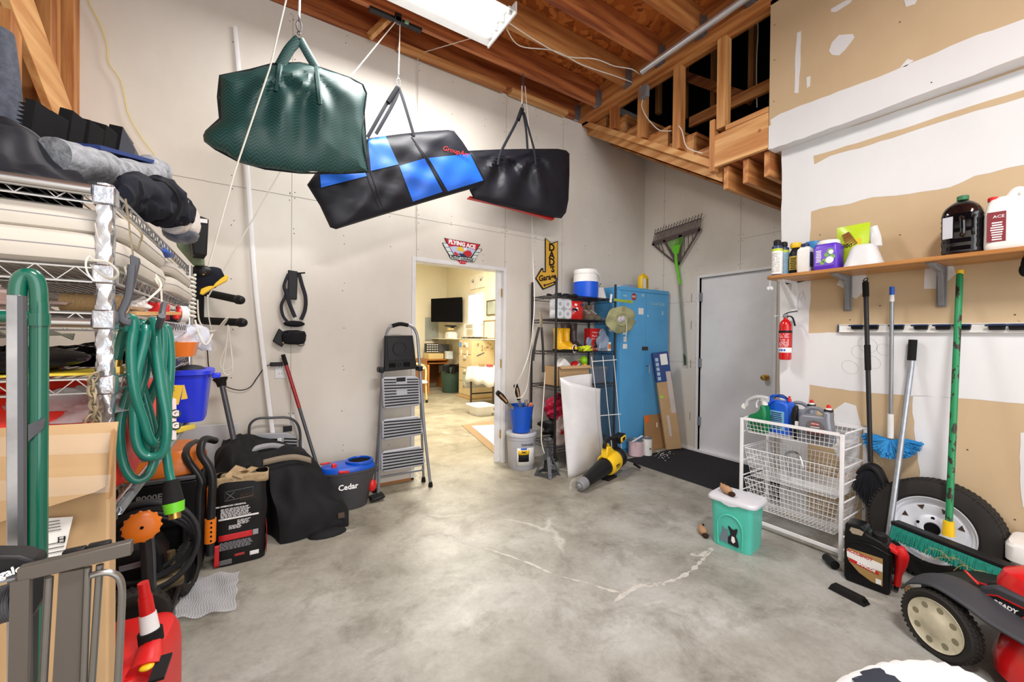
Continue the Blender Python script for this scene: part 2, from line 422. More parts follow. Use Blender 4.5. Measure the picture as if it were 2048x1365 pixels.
# left wall: boarded below, open studs above
mb = MB(); mb.box2((XL-.14,-4.4,0), (XL,YB,2.2)); struct('wall_left', mb, 'drywall_grey')
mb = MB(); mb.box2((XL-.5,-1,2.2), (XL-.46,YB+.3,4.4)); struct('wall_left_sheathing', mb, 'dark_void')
def member(name, label, cat, group, a, b, w_, h_, m, upv=(0,0,1), bevel=.002):
    mb = MB().beam(a, b, w_, h_, upv); o = obj(name, mb, m, bevel=bevel); return tag(o, label, cat, group)
member('wall_stud', 'pale fir stud at the corner where the left wall meets the back wall', 'stud', 'open studs of the left wall', (XL-.02,YB-.045,2.1), (XL-.02,YB-.045,4.2), .09,.10,'fir_mid_z',(0,1,0))
member('wall_stud', 'wide fir stud second from the back corner above the diagonal brace', 'stud', 'open studs of the left wall', (XL-.09,YB-.20,2.1), (XL-.09,YB-.20,4.2), .14,.14,'fir_mid_z',(0,1,0))
member('wall_stud', 'fir stud beyond the dark gap above the diagonal brace', 'stud', 'open studs of the left wall', (XL-.07,YB-.58,2.1), (XL-.07,YB-.58,4.2), .04,.14,'fir_pale_z',(0,1,0))
member('wall_stud', 'broad fir stud at the left picture edge', 'stud', 'open studs of the left wall', (XL-.12,YB-.80,2.1), (XL-.12,YB-.80,4.2), .30,.10,'fir_mid_z',(0,1,0))
member('diagonal_brace', 'wide pale plank running diagonally across the studs of the left wall', 'plank', None, (XL+.02,YB-.98,3.02), (XL+.02,YB-.03,2.42), .035,.26,'fir_pale_y',(0,0,1))
# alcove wall with the outer door
dy0, dy1, dz1 = 1.99, 2.80, 2.055
mb = MB()
mb.box2((XD,dy1,0), (XD+.12,YB+.1,3.95)); mb.box2((XD,1.2,0), (XD+.12,dy0,3.95)); mb.box2((XD,dy0,dz1), (XD+.12,dy1,3.95))
mb.mat(1)
mb.box2((XD-.001,3.30,0), (XD+.001,3.303,3.6)); mb.box2((XD-.001,2.33,dz1), (XD+.001,2.333,3.5)); mb.box2((XD-.001,1.4,2.42), (XD+.001,2.33,2.423)); mb.box2((XD-.001,dy1,1.78), (XD+.001,3.3,1.783)); mb.box2((XD-.001,dy1,1.05), (XD+.001,3.3,1.053))
mb.mat(2)
for y in (3.31,3.29,3.0,2.84,2.35,2.31,2.0):
    for z in (.3,.62,1.0,1.1,1.5,1.75,1.82,2.15,2.4,2.47,2.8,3.1,3.4):
        if y < 2.83 and z < 2.1: continue
        mb.disc((XD,y,z), (-1,0,0), .004, 6, .001)
for z in (.35,.98,1.45,1.78): mb.box2((XD-.002,2.90,z), (XD,2.905,z+.1))
struct('wall_alcove', mb, ['drywall_grey','seam_line','screw_head'])
mb = MB(); mb.box2((XR+.02,1.28,0), (XD,1.4,2.80)); struct('wall_alcove_return', mb, 'wall_primer')
# the outer door
d = MB().box2((XD+.03,dy0+.004,.02), (XD+.07,dy1-.004,dz1-.004)); dr = struct('door_1', d, 'door_paint')
k = MB().lathe([(.032,0),(.032,.006),(.012,.01),(.012,.035),(.024,.045),(.029,.06),(.024,.075),(.008,.08)], (XD+.03,dy0+.075,.94), (-1,0,0), 20); struct('door_knob', k, 'brass', dr)
for z in (1.83,1.05,.36):
    h = MB().box2((XD-.006,dy1-.022,z-.05), (XD+.03,dy1-.001,z+.05)).cyl((XD-.007,dy1-.003,z-.052),(XD-.007,dy1-.003,z+.052),.007); struct('door_hinge', h, 'grey_metal', dr)
mb = MB(); mb.box2((XD-.012,dy1,0), (XD+.1,dy1+.03,dz1+.03)); mb.box2((XD-.012,dy0-.03,0), (XD+.1,dy0,dz1+.03)); mb.box2((XD-.012,dy0,dz1), (XD+.1,dy1,dz1+.03)); mb.box2((XD-.03,dy0-.03,0), (XD+.1,dy1+.03,.022))
struct('trim_2', mb, 'white_trim', bevel=.002)
mb = MB(); mb.box2((XD-.014,dy1+.03,0), (XD,YB,.03)); struct('baseboard_alcove', mb, 'white_trim')
# right wall, taped and patched
def px_poly(mb, X_, pts, th=.0012, jit=.006, sub=5):
    P = [PX(X_, *p) for p in pts]; out = []
    for i in range(len(P)):
        a, b = P[i], P[(i+1)%len(P)]; L = (b-a).length; k = max(1, min(14, int(L/.05)))
        for j in range(k):
            q = a+(b-a)*(j/k)
            if j: q += V((0, random.uniform(-jit,jit), random.uniform(-jit,jit)))
            q.x = X_ - random.uniform(.9,1)*0; out.append(q)
    mb.prism(out, (-th,0,0))
mb = MB(); mb.box2((XR,-4.4,0), (XR+.1,1.46,2.80))
mb.mat(1)   # primer over the tan board
e = XR
px_poly(mb, e, [(1563,301),(2160,100),(2160,330),(2048,330),(1950,352),(1900,375),(1820,388),(1745,395),(1700,408),(1640,418),(1622,424),(1620,470),(1622,560),(1600,565),(1563,570)], jit=.004)
px_poly(mb, e, [(1560,566),(1622,562),(1618,640),(1617,667),(1680,666),(2160,664),(2160,810),(2048,808),(1960,800),(1880,795),(1800,790),(1700,782),(1619,770),(1616,850),(1614,1040),(1572,1025),(1561,1022)], jit=.004)
px_poly(mb, e, [(1826,792),(1905,796),(1903,880),(1905,960),(1880,992),(1842,984),(1836,925),(1828,860)], jit=.006)
px_poly(mb, e, [(1668,820),(1690,805),(1712,812),(1722,850),(1718,935),(1690,948),(1668,900)], jit=.005)
px_poly(mb, e, [(1684,548),(1728,545),(1736,558),(1731,580),(1712,598),(1700,592),(1690,578),(1674,570)], jit=.003)
px_poly(mb, e, [(1850,536),(1905,530),(1912,548),(1893,565),(1870,578),(1848,578)], jit=.003)
px_poly(mb, e, [(1706,450),(1722,462),(1724,495),(1708,498)], jit=.003)
px_poly(mb, e, [(2041,866),(2120,860),(2120,1010),(2046,1015),(2040,960)], jit=.004)
mb.mat(0)
for q in ([(1627,312),(1670,300),(1740,278),(1850,243),(1950,210),(2048,180),(2160,146),(2160,158),(2048,194),(1950,222),(1850,254),(1740,290),(1660,312),(1629,329)],):
    px_poly(mb, e-.0012, q, jit=.003)
mb.mat(2)
for px, py in ((1700,640),(1760,612),(1960,470),(2030,630),(1640,470),(1690,980),(2030,1040),(1790,945),(1800,470),(1935,900)):
    mb.disc(PX(e-.001,px,py), (-1,0,0), .004, 6, .001)
wr = struct('wall_right', mb, ['drywall_tan','wall_primer','screw_head'])
# pencil scribbles on the board
pc = MB()
for px, py, r in ((1735,690,.055),(1720,705,.05),(1745,725,.045),(1700,735,.05),(1768,700,.04)):
    c = PX(e-.0016, px, py); pc.torus(c, (1,0,0), r, .0006, 30, 4, 1, .8)
for pts in ([(1601,585),(1596,600)],[(1603,583),(1607,590),(1600,602)],[(1606,581),(1611,600)],[(2036,640),(2040,645),(2034,650)]):
    pc.tube([PX(e-.0016,*p) for p in pts], .0007, 4)
struct('pencil_scribble', pc, 'seam_line', wr)
mb = MB(); mb.box2((XU,-4.4,2.775), (XU+.11,1.525,4.2)); mb.box2((XU+.11,-4.4,2.775), (XR+.1,1.525,2.80))
mb.mat(1)
px_poly(mb, XU, [(1541,240),(1560,228),(1620,205),(1700,175),(1780,145),(1850,115),(1930,80),(2048,38),(2160,-5),(2160,70),(2048,112),(1950,150),(1850,186),(1700,243),(1542,299)], jit=.004)
mb.box2((XU,-4.4,2.774), (XR,1.53,2.7755)); mb.box2((XU-.0014,1.51,2.775), (XU+.02,1.5265,2.95))
px_poly(mb, XU, [(1658,102),(1664,85),(1678,70),(1706,68),(1709,75),(1690,100),(1678,111),(1664,110)], jit=.002)
px_poly(mb, XU, [(1662,18),(1690,2),(1706,-4),(1700,6),(1672,24),(1662,24)], jit=.001)
px_poly(mb, XU, [(1806,-8),(1838,-8),(1830,8),(1812,14)], jit=.001)
px_poly(mb, XU, [(1594,66),(1602,62),(1601,120),(1597,186),(1589,186),(1590,130)], jit=.002)
px_poly(mb, XU, [(1613,155),(1621,152),(1620,172),(1614,176)], jit=.001)
px_poly(mb, XU, [(1800,135),(1815,118),(1828,121),(1812,133)], jit=.001)
mb.mat(2)
for px, py in ((1549,50),(1549,120),(1548,203),(1800,44),(1863,165)): mb.disc(PX(XU-.001,px,py), (-1,0,0), .004, 6, .001)
struct('wall_right_upper', mb, ['drywall_tan','wall_primer','screw_head'])
# ceiling boards and framing
mb = MB(); mb.box2((-1.6,-4.4,ZJ+.245), (XU+.06,YB+.2,ZJ+.27)); struct('ceiling', mb, 'osb_sheathing')
mb = MB(); mb.box2((XU-.09,-4.4,ZJ-.0), (XU,YB,ZJ+.245)); o = obj('rim_beam', mb, 'fir_mid_y', bevel=.003); tag(o, 'long fir beam over the stair opening, carrying the metal joist hangers', 'beam')
ordn = ['second','third','fourth','fifth','sixth','seventh','eighth']
member('ceiling_joist', 'ceiling joist fixed flat against the back wall', 'joist', 'ceiling joists', (-1.2,YB-.02,ZJ+.12), (XU-.09,YB-.02,ZJ+.12), .24,.04,'fir_dark_x',(0,1,0))
for i, y in enumerate((3.25,2.83,2.44,2.03,1.62,1.2,.8)):
    member('ceiling_joist', '%s ceiling joist counted from the back wall' % ordn[i], 'joist', 'ceiling joists', (-1.2,y,ZJ+.12), (XU-.09,y,ZJ+.12), .24,.04,'fir_mid_x' if i%2 else 'fir_dark_x',(0,1,0))
hg = ['by the back wall','on the second joist','on the third joist','on the fourth joist','on the fifth joist','on the sixth joist']
for i, y in enumerate((YB-.02,3.25,2.83,2.44,2.03,1.62)):
    mb = MB(); s = .024
    mb.box2((XU-.15,y-s-.002,ZJ-.003), (XU-.09,y-s,ZJ+.17)); mb.box2((XU-.15,y+s,ZJ-.003), (XU-.09,y+s+.002,ZJ+.17)); mb.box2((XU-.15,y-s,ZJ-.004), (XU-.09,y+s,ZJ-.001))
    mb.box2((XU-.092,y-s-.03,ZJ+.0), (XU-.089,y-s,ZJ+.17)); mb.box2((XU-.092,y+s,ZJ+.0), (XU-.089,y+s+.03,ZJ+.17))
    for z in (.03,.07,.11,.15): mb.disc((XU-.12,y-s-.002,ZJ+z), (0,-1,0), .005, 6, .002)
    tag(obj('joist_hanger', mb, 'zinc'), 'galvanised joist hanger '+hg[i], 'joist hanger', 'joist hangers on the rim beam')
member('blocking', 'long fir block nailed under the first joist, in the middle of the back wall', 'wood block', None, PY(YB-.07,795,92), PY(YB-.07,1008,178), .04,.09,'fir_mid_x',(0,1,0))
member('blocking', 'short knotty fir block nailed under the first joist, near the stairs', 'wood block', None, PY(YB-.07,1020,183), PY(YB-.07,1132,228), .04,.09,'fir_pale_x',(0,1,0))
member('cross_brace', 'pale upright block between the first two ceiling joists', 'wood block', None, (.80,YB-.05,ZJ-.01), (1.0,3.27,ZJ+.16), .035,.06,'fir_pale_y')
# stairs seen through the open stud wall
def Ys(y): return ZJ+.02 - (YB-y)*(1.10/1.66)
mb = MB().beam((XU+.045,1.4,ZJ+.005), (XU+.045,YB,ZJ+.005), .09,.07); mb.beam((XU+.045,1.4,ZJ+.005-.075), (XU+.045,YB,ZJ+.005-.075), .001,.001)
tag(obj('top_plate', mb, 'fir_mid_y', bevel=.002), 'long horizontal plate along the top of the open stair framing', 'plate')
member('sloping_plate', 'pale sloping bottom plate under the studs of the stair framing', 'plate', None, (XU+.045,YB,Ys(YB)-.0), (XU+.045,1.96,Ys(1.96)), .09,.055,'fir_pale_y')
sl = ['short stair stud nearest the back wall','second stair stud, with the grey junction box','third stair stud, with the cable hooked round it','tallest stair stud, beside the landing']
for i, y in enumerate((3.13,2.745,2.33,1.905)):
    zb = Ys(y)+.03 if i < 3 else 3.105
    member('stair_stud', sl[i], 'stud', 'studs of the stair framing', (XU+.045,y,zb), (XU+.045,y,ZJ-.03), .085,.075,'fir_mid_z' if i != 3 else 'fir_pale_z',(0,1,0))
member('trimmer', 'short upright trimmer at the end of the sloping plate', 'stud', None, (XU+.03,1.975,2.76), (XU+.03,1.975,3.2), .07,.045,'fir_mid_z',(0,1,0))
# stringers with steps
def stringer(label, X_, m):
    mb = MB()
    st = []; n = 6; y0 = 1.96; run = .275
    poly = [(YB, Ys(YB)-.12), (1.93, Ys(1.93)-.12)]
    y = 1.93
    for k in range(7):
        z = Ys(y+run)+.03
        if y+run > YB: break
        poly += [(y, z), (y+run, z)]; y += run
    poly += [(YB, Ys(YB)+.02)]
    mb.prism([(X_, a, b) for a, b in poly], (.04,0,0))
    return tag(obj('stair_stringer', mb, m), label, 'stringer', 'stair stringers')
stringer('near notched stair stringer behind the open studs', XU+.09, 'fir_pale_y')
stringer('middle notched stair stringer', 3.85, 'fir_mid_y')
stringer('far notched stair stringer against the alcove wall', XD-.11, 'fir_mid_y')
y = 1.93; k = 0
nm = ['lowest','second','third','fourth','fifth','highest']
while y+.275 < YB:
    z = Ys(y+.275)+.03
    mb = MB().box2((XU+.10,y-.02,z), (XD-.07,y+.275,z+.03)); mb.box2((XU+.14,y,z-.16), (XD-.07,y+.018,z))
    tag(obj('stair_tread', mb, 'fir_mid_x', bevel=.003), nm[min(k,5)]+' visible wooden tread and riser of the stairs behind the studs', 'stair tread', 'stair treads'); y += .275; k += 1
mb = MB().beam((4.03,YB-.03,Ys(YB-.03)-.135), (4.03,1.95,Ys(1.95)-.135), .62,.016); tag(obj('stair_soffit_board', mb, 'fir_mid_y'), 'dark plywood closing the underside of the stairs', 'board')
# landing
mb = MB().box2((XU,1.53,2.79), (XU+.035,1.955,3.06)); tag(obj('landing_board', mb, 'fir_pale_y', bevel=.002), 'broad pale board with one knot facing the landing', 'board')
kn = MB().disc(PX(XU-.0005,1519,261), (-1,0,0), .012, 10, .001); struct('knot', kn, 'fir_dark_y', bpy.data.objects['landing_board'])
member('landing_plate', 'pale plate lying along the top of the landing board', 'plate', None, (XU+.045,1.53,3.082), (XU+.045,1.86,3.082), .10,.04,'fir_pale_y')
lj = ['farthest','middle','nearest']
for i, y in enumerate((1.88,1.72,1.56)):
    member('landing_joist', lj[i]+' landing joist crossing to the alcove wall', 'joist', 'landing joists', (XU+.05,y,2.69), (XD-.005,y,2.69), .04,.19,'fir_mid_x')
mb = MB().box2((XU+.04,1.53,2.80), (XD-.005,1.90,2.83)); tag(obj('landing_floor', mb, 'fir_dark_x'), 'landing floorboards above the alcove door', 'floorboards')
def pm(name, label, cat, group, X_, a, b, w_, h_, m, top=None):
    p, q = PX(X_,*a), PX(X_,*b)
    if top: q = V((p.x,p.y,top))
    member(name, label, cat, group, p, q, w_, h_, m, (0,1,0) if top else (0,0,1))
pm('landing_rail','horizontal rail behind the studs above the landing','rail',None,3.75,(1600,142),(1380,246),.04,.10,'fir_mid_y')
pm('far_diagonal_brace','dark diagonal plank in the shadow behind the studs','plank',None,4.0,(1362,150),(1505,200),.04,.09,'fir_dark_y')
for px, py, lb in ((1317,228,'second'),(1369,238,'third'),(1428,226,'fourth'),(1504,192,'fifth')): pm('far_stud','far stud in the dark stairwell, seen left of the '+{'second':'third stair stud','third':'tallest one, by the third','fourth':'tallest one, nearly touching it','fifth':'patched wall, by the cable'}[lb],'stud','studs in the dark stairwell',4.12,(px,py),(px,py),.07,.05,'fir_mid_z',5.5)
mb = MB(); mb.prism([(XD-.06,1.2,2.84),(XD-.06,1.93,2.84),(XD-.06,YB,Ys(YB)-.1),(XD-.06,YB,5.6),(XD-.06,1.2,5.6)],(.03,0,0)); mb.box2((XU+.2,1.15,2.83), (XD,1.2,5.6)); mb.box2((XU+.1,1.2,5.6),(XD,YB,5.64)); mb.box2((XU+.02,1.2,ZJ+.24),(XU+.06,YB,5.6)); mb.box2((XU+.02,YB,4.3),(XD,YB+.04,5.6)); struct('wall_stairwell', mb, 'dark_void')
# back room
mb = MB(); mb.box2((4.45,YB+.12,0), (4.57,10.6,3.6)); struct('wall_back_room_right', mb, 'wall_cream')
mb = MB(); mb.box2((-.6,10.35,0), (4.5,10.5,3.6)); struct('wall_back_room_far', mb, 'wall_cream')
mb = MB(); mb.box2((-.7,YB+.12,0), (-.6,10.5,3.6)); struct('wall_back_room_left', mb, 'wall_cream')
mb = MB(); mb.box2((-.7,YB+.12,3.4), (4.57,10.5,3.5)); struct('ceiling_back_room', mb, 'wall_cream')
# fluorescent fixtures
def fixture(label, loc, lab=None):
    t = thing('ceiling_light', label, 'ceiling light', loc, group='fluorescent ceiling lights')
    mb = MB(); L, W_ = 1.26, .43
    mb.prism([(-L/2,-W_/2,-.02),(-L/2,-.10,.06),(-L/2,.10,.06),(-L/2,W_/2,-.02),(-L/2,W_/2,-.017),(-L/2,.10,.063),(-L/2,-.10,.063),(-L/2,-W_/2,-.017)], (L,0,0))
    mb.box((-L/2,0,.01),(.012,W_,.09)); mb.box((L/2,0,.01),(.012,W_,.09))
    obj('reflector', mb, 'white_plastic', t, smooth=0)
    for y in (-.15,-.05,.05,.15):
        obj('fluorescent_tube', MB().cyl((-L/2+.03,y,.02),(L/2-.03,y,.02),.013,n=10), 'lamp_glow', t)
        obj('lamp_holder', MB().box((-L/2+.02,y,.025),(.02,.02,.05)), 'white_plastic', t); obj('lamp_holder', MB().box((L/2-.02,y,.025),(.02,.02,.05)), 'white_plastic', t)
    return t
fixture('four-tube fluorescent light fixture hanging below the joists', (.99,2.735,3.775))
a = PZ(3.875,1284,143); b_ = PZ(3.875,1492,-4); mb = MB().tube([a, b_, b_+(b_-a)*2.2], .030, 16)
tag(obj('conduit', mb, M('bright_zinc',(214,218,224),.3,.7)), 'bright round metal duct running along the rim beam', 'conduit')
# wires
def wire(name, label, pts, r=.0028, m='white_rope', cat='cable', sm=6, group=None):
    return tag(obj(name, MB().tube(pts, r, 6, smooth=sm), m), label, cat, group)
wire('cable', 'white cable from the light fixture to the grey junction box', [PZ(3.86,1013,58),PZ(3.86,1040,92),PZ(3.85,1110,102),PZ(3.85,1165,130),PZ(3.86,1230,152),PX(XU-.02,1272,168),PX(XU-.03,1286,178)], .0045)
wire('cable', 'white cable from the light fixture to the end of the metal duct', [PZ(3.86,1018,46),PZ(3.85,1070,80),PZ(3.85,1130,112),PZ(3.86,1190,118),PZ(3.87,1228,132),PZ(3.90,1262,138),PZ(3.90,1279,148)], .0045)
wire('cable', 'white cable sagging from the junction box to the third stair stud', [PX(XU-.03,1285,200),PX(XU-.02,1284,215),PX(XU-.01,1296,238),PX(XU-.01,1318,260),PX(XU-.01,1342,262)], .0045)
wire('cable', 'white cable hanging below the third stair stud', [PX(XU-.01,1357,252),PX(XU-.01,1364,262),PX(XU-.01,1372,292),PX(XU-.01,1388,302),PX(XU,1404,306)], .0045)
wire('cable', 'thin white cable hanging in the dark stairwell', [PX(XU+.5,1512,25),PX(XU+.5,1516,60),PX(XU+.5,1513,130),PX(XU+.5,1514,215)], .004)
jb = thing('junction_box', 'small grey junction box on the second stair stud', 'junction box', (XU-.02,2.70,3.70), world=True)
c = PX(XU-.025,1289,185)
obj('body', MB().box(c,(.05,.085,.11)), 'grey_plastic', jb, bevel=.004); obj('cover', MB().box(c-V((.028,0,0)),(.006,.09,.115)), 'grey_metal', jb, bevel=.002)
wire('cord', 'thin yellow cord drooping down the left end of the back wall', [PY(YB-.03,*p) for p in ((175,-6),(180,10),(200,48),(214,90),(217,125),(240,160),(250,200),(258,232),(286,280),(308,308),(312,328),(330,352),(345,378))], .0028, M('cordyellow',(222,204,110),.6), 'cord')
# ================================================================== right wall: shelf, bottles, tools
SZ = 1.785   # top of the shelf board
M('shelf_oak', (190,138,78), .45); 
wood('shelf_wood', (198,146,84), (168,112,58), 1, .4)
sh = thing('wall_shelf', 'long varnished wooden shelf board on brackets along the patched right wall', 'shelf', (3.2,0,SZ-.02), world=True)
mb = MB(); xf, y1, y0 = 3.075, 1.45, -1.6; r = .05
poly = [(XR,y1,SZ-.024),(xf+r,y1,SZ-.024)] + [(xf+r-r*math.sin(a),y1-r+r*math.cos(a),SZ-.024) for a in (.4,.8,1.2,1.57)] + [(xf,y0,SZ-.024),(XR,y0,SZ-.024)]
mb.prism(poly, (0,0,.024)); obj('board', mb, 'shelf_wood', sh, bevel=.006)
def bracket(label, y, zt, zb):
    t = thing('shelf_bracket', label, 'bracket', (XR,y,zt), group='grey shelf brackets', world=True)
    mb = MB(); mb.prism([(XR,y-.013,zt),(XR-.26,y-.013,zt),(XR-.255,y-.013,zt-.012),(XR-.07,y-.013,zt-.035),(XR-.045,y-.013,zt-.06),(XR-.022,y-.013,zb),(XR,y-.013,zb)], (0,.026,0))
    obj('arm', mb, 'grey_plastic', t, bevel=.004)
    mb = MB(); mb.box2((XR-.012,y-.022,zb-.006),(XR,y+.022,zt)); mb.box2((XR-.26,y-.02,zt-.008),(XR,y+.02,zt)); obj('plate', mb, 'grey_plastic', t, bevel=.003)
    mb = MB()
    for z in (zt-.07,zb+.012): mb.disc((XR-.012,y,z), (-1,0,0), .005, 8, .003)
    obj('screw', mb, 'screw_head', t)
bracket('grey wedge bracket under the shelf below the white scoop', 1.06, SZ-.024, 1.535)
bracket('grey wedge bracket under the shelf below the dark jug', .62, SZ-.024, 1.535)
t = thing('shelf_bracket', 'white angled strut bracket under the left end of the shelf', 'bracket', (XR,1.38,1.5), world=True)
mb = MB(); mb.beam((XR-.21,1.38,SZ-.03),(XR-.005,1.38,1.56),.03,.012); obj('strut', mb, 'white_trim', t, bevel=.002)
mb = MB(); mb.box2((XR-.012,1.36,1.54),(XR,1.40,SZ-.024)); mb.box2((XR-.23,1.36,SZ-.036),(XR,1.40,SZ-.024)); obj('angle', mb, 'white_trim', t, bevel=.002)
c = PX(3.15,1540,577)
t = thing('coat_hook', 'small round-lobed cream hook hanging under the shelf end', 'hook', c, world=True)
obj('lobe', MB().ball(c+V((0,.010,0)),(.011,.012,.016)).ball(c-V((0,.010,0)),(.011,.012,.016)), 'white_trim', t); obj('stem', MB().cyl(c,(c.x,c.y,SZ-.024),.005), 'white_trim', t)

def row(z0, h, mats, n, w, y0, x, parent, name='print_lines', gap=.5, th=.0008):
    """fine printed lines on a label facing -X"""
    mb = MB()
    for k in range(n):
        L = w*random.uniform(.6,1); z = z0 - k*h
        mb.box((x, y0, z), (th, L, h*gap))
    return obj(name, mb, mats, parent)
# --- spray cans, local coordinates: z up, front = -X
def spraycan(label, loc, r, h, body, cap, band, lab):
    t = thing('spray_can', label, 'spray can', loc, group='spray cans at the left end of the shelf')
    obj('can', MB().lathe([(r*.96,0),(r,.004),(r,h*.80),(r*.95,h*.825),(r*.6,h*.85),(r*.6,h*.87)]), body, t)
    obj('cap', MB().lathe([(r*.62,h*.86),(r*.70,h*.87),(r*.70,h*.97),(r*.5,h)]).box((-r*.5,0,h*.93),(r*.5,r*.4,h*.05)), cap, t)
    obj('label_band', MB().lathe([(r+.0004,h*.04),(r+.0006,h*.05),(r+.0006,h*.74),(r+.0004,h*.75)], caps=False), lab, t)
    obj('stripe', MB().lathe([(r+.0008,h*.68),(r+.001,h*.69),(r+.001,h*.74),(r+.0008,h*.75)], caps=False), band, t)
    mb = MB()
    for k in range(12):
        z = h*(.12+.045*k); 
        for a in range(-5,6):
            if random.random() < .75: mb.box((-(r+.0012)*math.cos(a*.16), (r+.0012)*math.sin(a*.16), z), (.0008,.0055,h*.014), Matrix.Rotation(-a*.16,3,'Z'))
    obj('small_print', mb, 'seam_line', t)
    return t
M('lime', (190,205,60), .4); M('sky', (130,175,205), .4); M('navy', (30,50,90), .4)
spraycan('white spray can with lime stripe and black nozzle cap, leftmost on the shelf', (3.135,1.395,SZ), .033, .255, 'navy', 'black_plastic', 'lime', 'paper_white')
spraycan('pale blue spray can with black cap, second from the shelf end', (3.21,1.385,SZ), .033, .25, 'navy', 'black_plastic', 'lime', 'sky')
t = thing('bottle', 'black bottle with yellow screw cap and yellow label on the shelf', 'bottle', (3.23,1.315,SZ))
obj('body', MB().rlathe([(.9,0),(1,.01),(1,.16),(.75,.18),(.6,.19),(.6,.2)], d=(.04,.035), e=3), 'black_plastic', t)
obj('cap', MB().lathe([(.032,.195),(.034,.2),(.034,.225),(.030,.232)], n=28), 'yellow_plastic', t)
M('ochre', (196,170,60), .5); obj('label_patch', MB().box((-.0402,0,.085),(.001,.05,.10)), 'ochre', t); row(.12,.012,'ink_black',8,.04,0,-.0412,t)
t = thing('bottle', 'square white bottle with dark navy cap beside the purple tub', 'bottle', (3.17,1.235,SZ))
obj('body', MB().rlathe([(.88,0),(.96,.008),(1,.14),(.96,.15),(.98,.155),(.9,.165),(.6,.18)], d=(.035,.042), e=5), 'white_plastic', t)
obj('cap', MB().lathe([(.024,.178),(.025,.18),(.025,.20),(.022,.203)], n=24), 'navy', t)
obj('label_patch', MB().box((-.010,-.042,.09),(.045,.002,.10)), 'navy', t)
t = thing('cup', 'blue translucent plastic cup behind the white bottle', 'cup', (3.31,1.24,SZ))
obj('wall', MB().lathe([(.034,0),(.046,.20),(.048,.205),(.048,.235),(.045,.235),(.033,.004),(0,.004)], n=28, caps=False), M('cup_blue',(60,140,205),.25), t)
t = thing('tub', 'purple plastic tub with white lid and flower label', 'tub', (3.165,1.10,SZ))
M('purple', (92,48,190), .35)
obj('body', MB().rlathe([(.92,0),(1,.012),(1,.15),(.9,.165),(.86,.17)], d=(.062,.068), e=6), 'purple', t)
obj('lid', MB().lathe([(.057,.168),(.06,.17),(.06,.188),(.055,.194),(.05,.195)], n=32), 'white_plastic', t)
obj('label_patch', MB().box((-.0625,.002,.085),(.001,.105,.115)), M('lilac',(120,84,200),.5), t)
mb = MB()
for y,z,r in ((-.03,.115,.018),(-.012,.095,.014),(.0,.06,.013),(-.042,.08,.016),(.012,.045,.012)): mb.disc((-.063,y,z),(-1,0,0),r,10)
obj('leaf_picture', mb, M('leafgreen',(120,175,90),.5), t)
mb = MB().disc((-.0645,-.028,.06),(-1,0,0),.022,14).disc((-.0645,-.035,.11),(-1,0,0),.014,12); obj('flower_picture', mb, 'paper_white', t); row(.125,.010,'ink_white',8,.035,.032,-.0636,t)
t = thing('scoop', 'white plastic feed scoop turned upside down on the shelf', 'scoop', (3.17,.92,SZ))
M('scoop_white',(214,216,218),.4)
obj('bowl', MB().rlathe([(1,0),(.98,.004),(.62,.115),(.52,.13),(.4,.136)], d=(.075,.098), e=3), 'scoop_white', t)
obj('handle', MB().tube([(.04,-.05,.12),(.09,-.03,.19),(.10,-.01,.26)], .016, 8, smooth=4, flat=((0,1,0),1.6,.6)), 'scoop_white', t)
t = thing('treat_bag', 'lime and yellow snack pouch standing behind the white scoop', 'bag', (3.25,1.00,SZ))
def pouch(u, v, w=.15, h=.29, d=.05):
    th = d*(1-v)**.6*math.sin(PI*u) if v < 1 else 0
    return V((-th*.9+.0, (u-.5)*w*(1+.15*v), v*h))
M('limebag',(186,214,40),.3); mb = MB().grid(lambda u,v: pouch(u,v), 12, 12).grid(lambda u,v: V((-pouch(u,v).x*.5+.002,pouch(u,v).y,pouch(u,v).z)), 12, 12)
obj('pouch', mb, 'limebag', t)
mb = MB()
for k in range(7): mb.cyl((-.024,-.03+k*.007,.17+k*.012),(-.022,.02+k*.005,.13+k*.016),.006,n=6)
obj('snack_picture', mb, M('snack',(150,96,50),.6), t); obj('yellow_patch', MB().box((-.02,-.03,.17),(.002,.035,.05)), 'yellow_plastic', t)
text('lettering','300',.035, frame((-.030,.02,.155),(0,-1,0),(-1,0,0)), 'ink_black', t); text('lettering','12',.028, frame((-.036,.045,.115),(0,-1,0),(-1,0,0)), 'ink_black', t)
# --- big dark jug
t = thing('jug', 'large dark ribbed jug of liquid with green cap on the shelf', 'jug', (3.20,.515,SZ))
M('cola', (14,10,14), .08, spec=.8)
pr = []
for z, s in ((0,.86),(.01,.95),(.03,.98),(.045,.94),(.06,.98),(.075,.99),(.09,.95),(.10,.99),(.12,.97),(.13,1),(.15,.96),(.16,1),(.18,.96),(.19,1),(.205,.96),(.215,.99),(.225,.96),(.24,.93),(.262,.80),(.282,.55),(.296,.30),(.30,.22),(.305,.22)): pr.append((s,z))
obj('body', MB().rlathe(pr, d=(.068,.078), e=3.4, n=40), 'cola', t)
obj('cap', MB().lathe([(.021,.300),(.023,.302),(.023,.322),(.020,.325)], n=24), M('capgreen',(48,112,72),.4), t)
mb = MB().tube([(-.066,-.005,.20),(-.078,-.012,.185),(-.078,-.014,.12),(-.066,-.01,.10)], .010, 8, smooth=4).tube([(-.066,-.055,.20),(-.074,-.05,.185),(-.074,-.05,.12),(-.066,-.05,.10)], .006, 8, smooth=4); obj('grip', mb, 'cola', t)
obj('label_patch', MB().box((-.071,.042,.15),(.002,.040,.115), Matrix.Rotation(-.25,3,'Z')), M('graylabel',(196,198,208),.6), t)
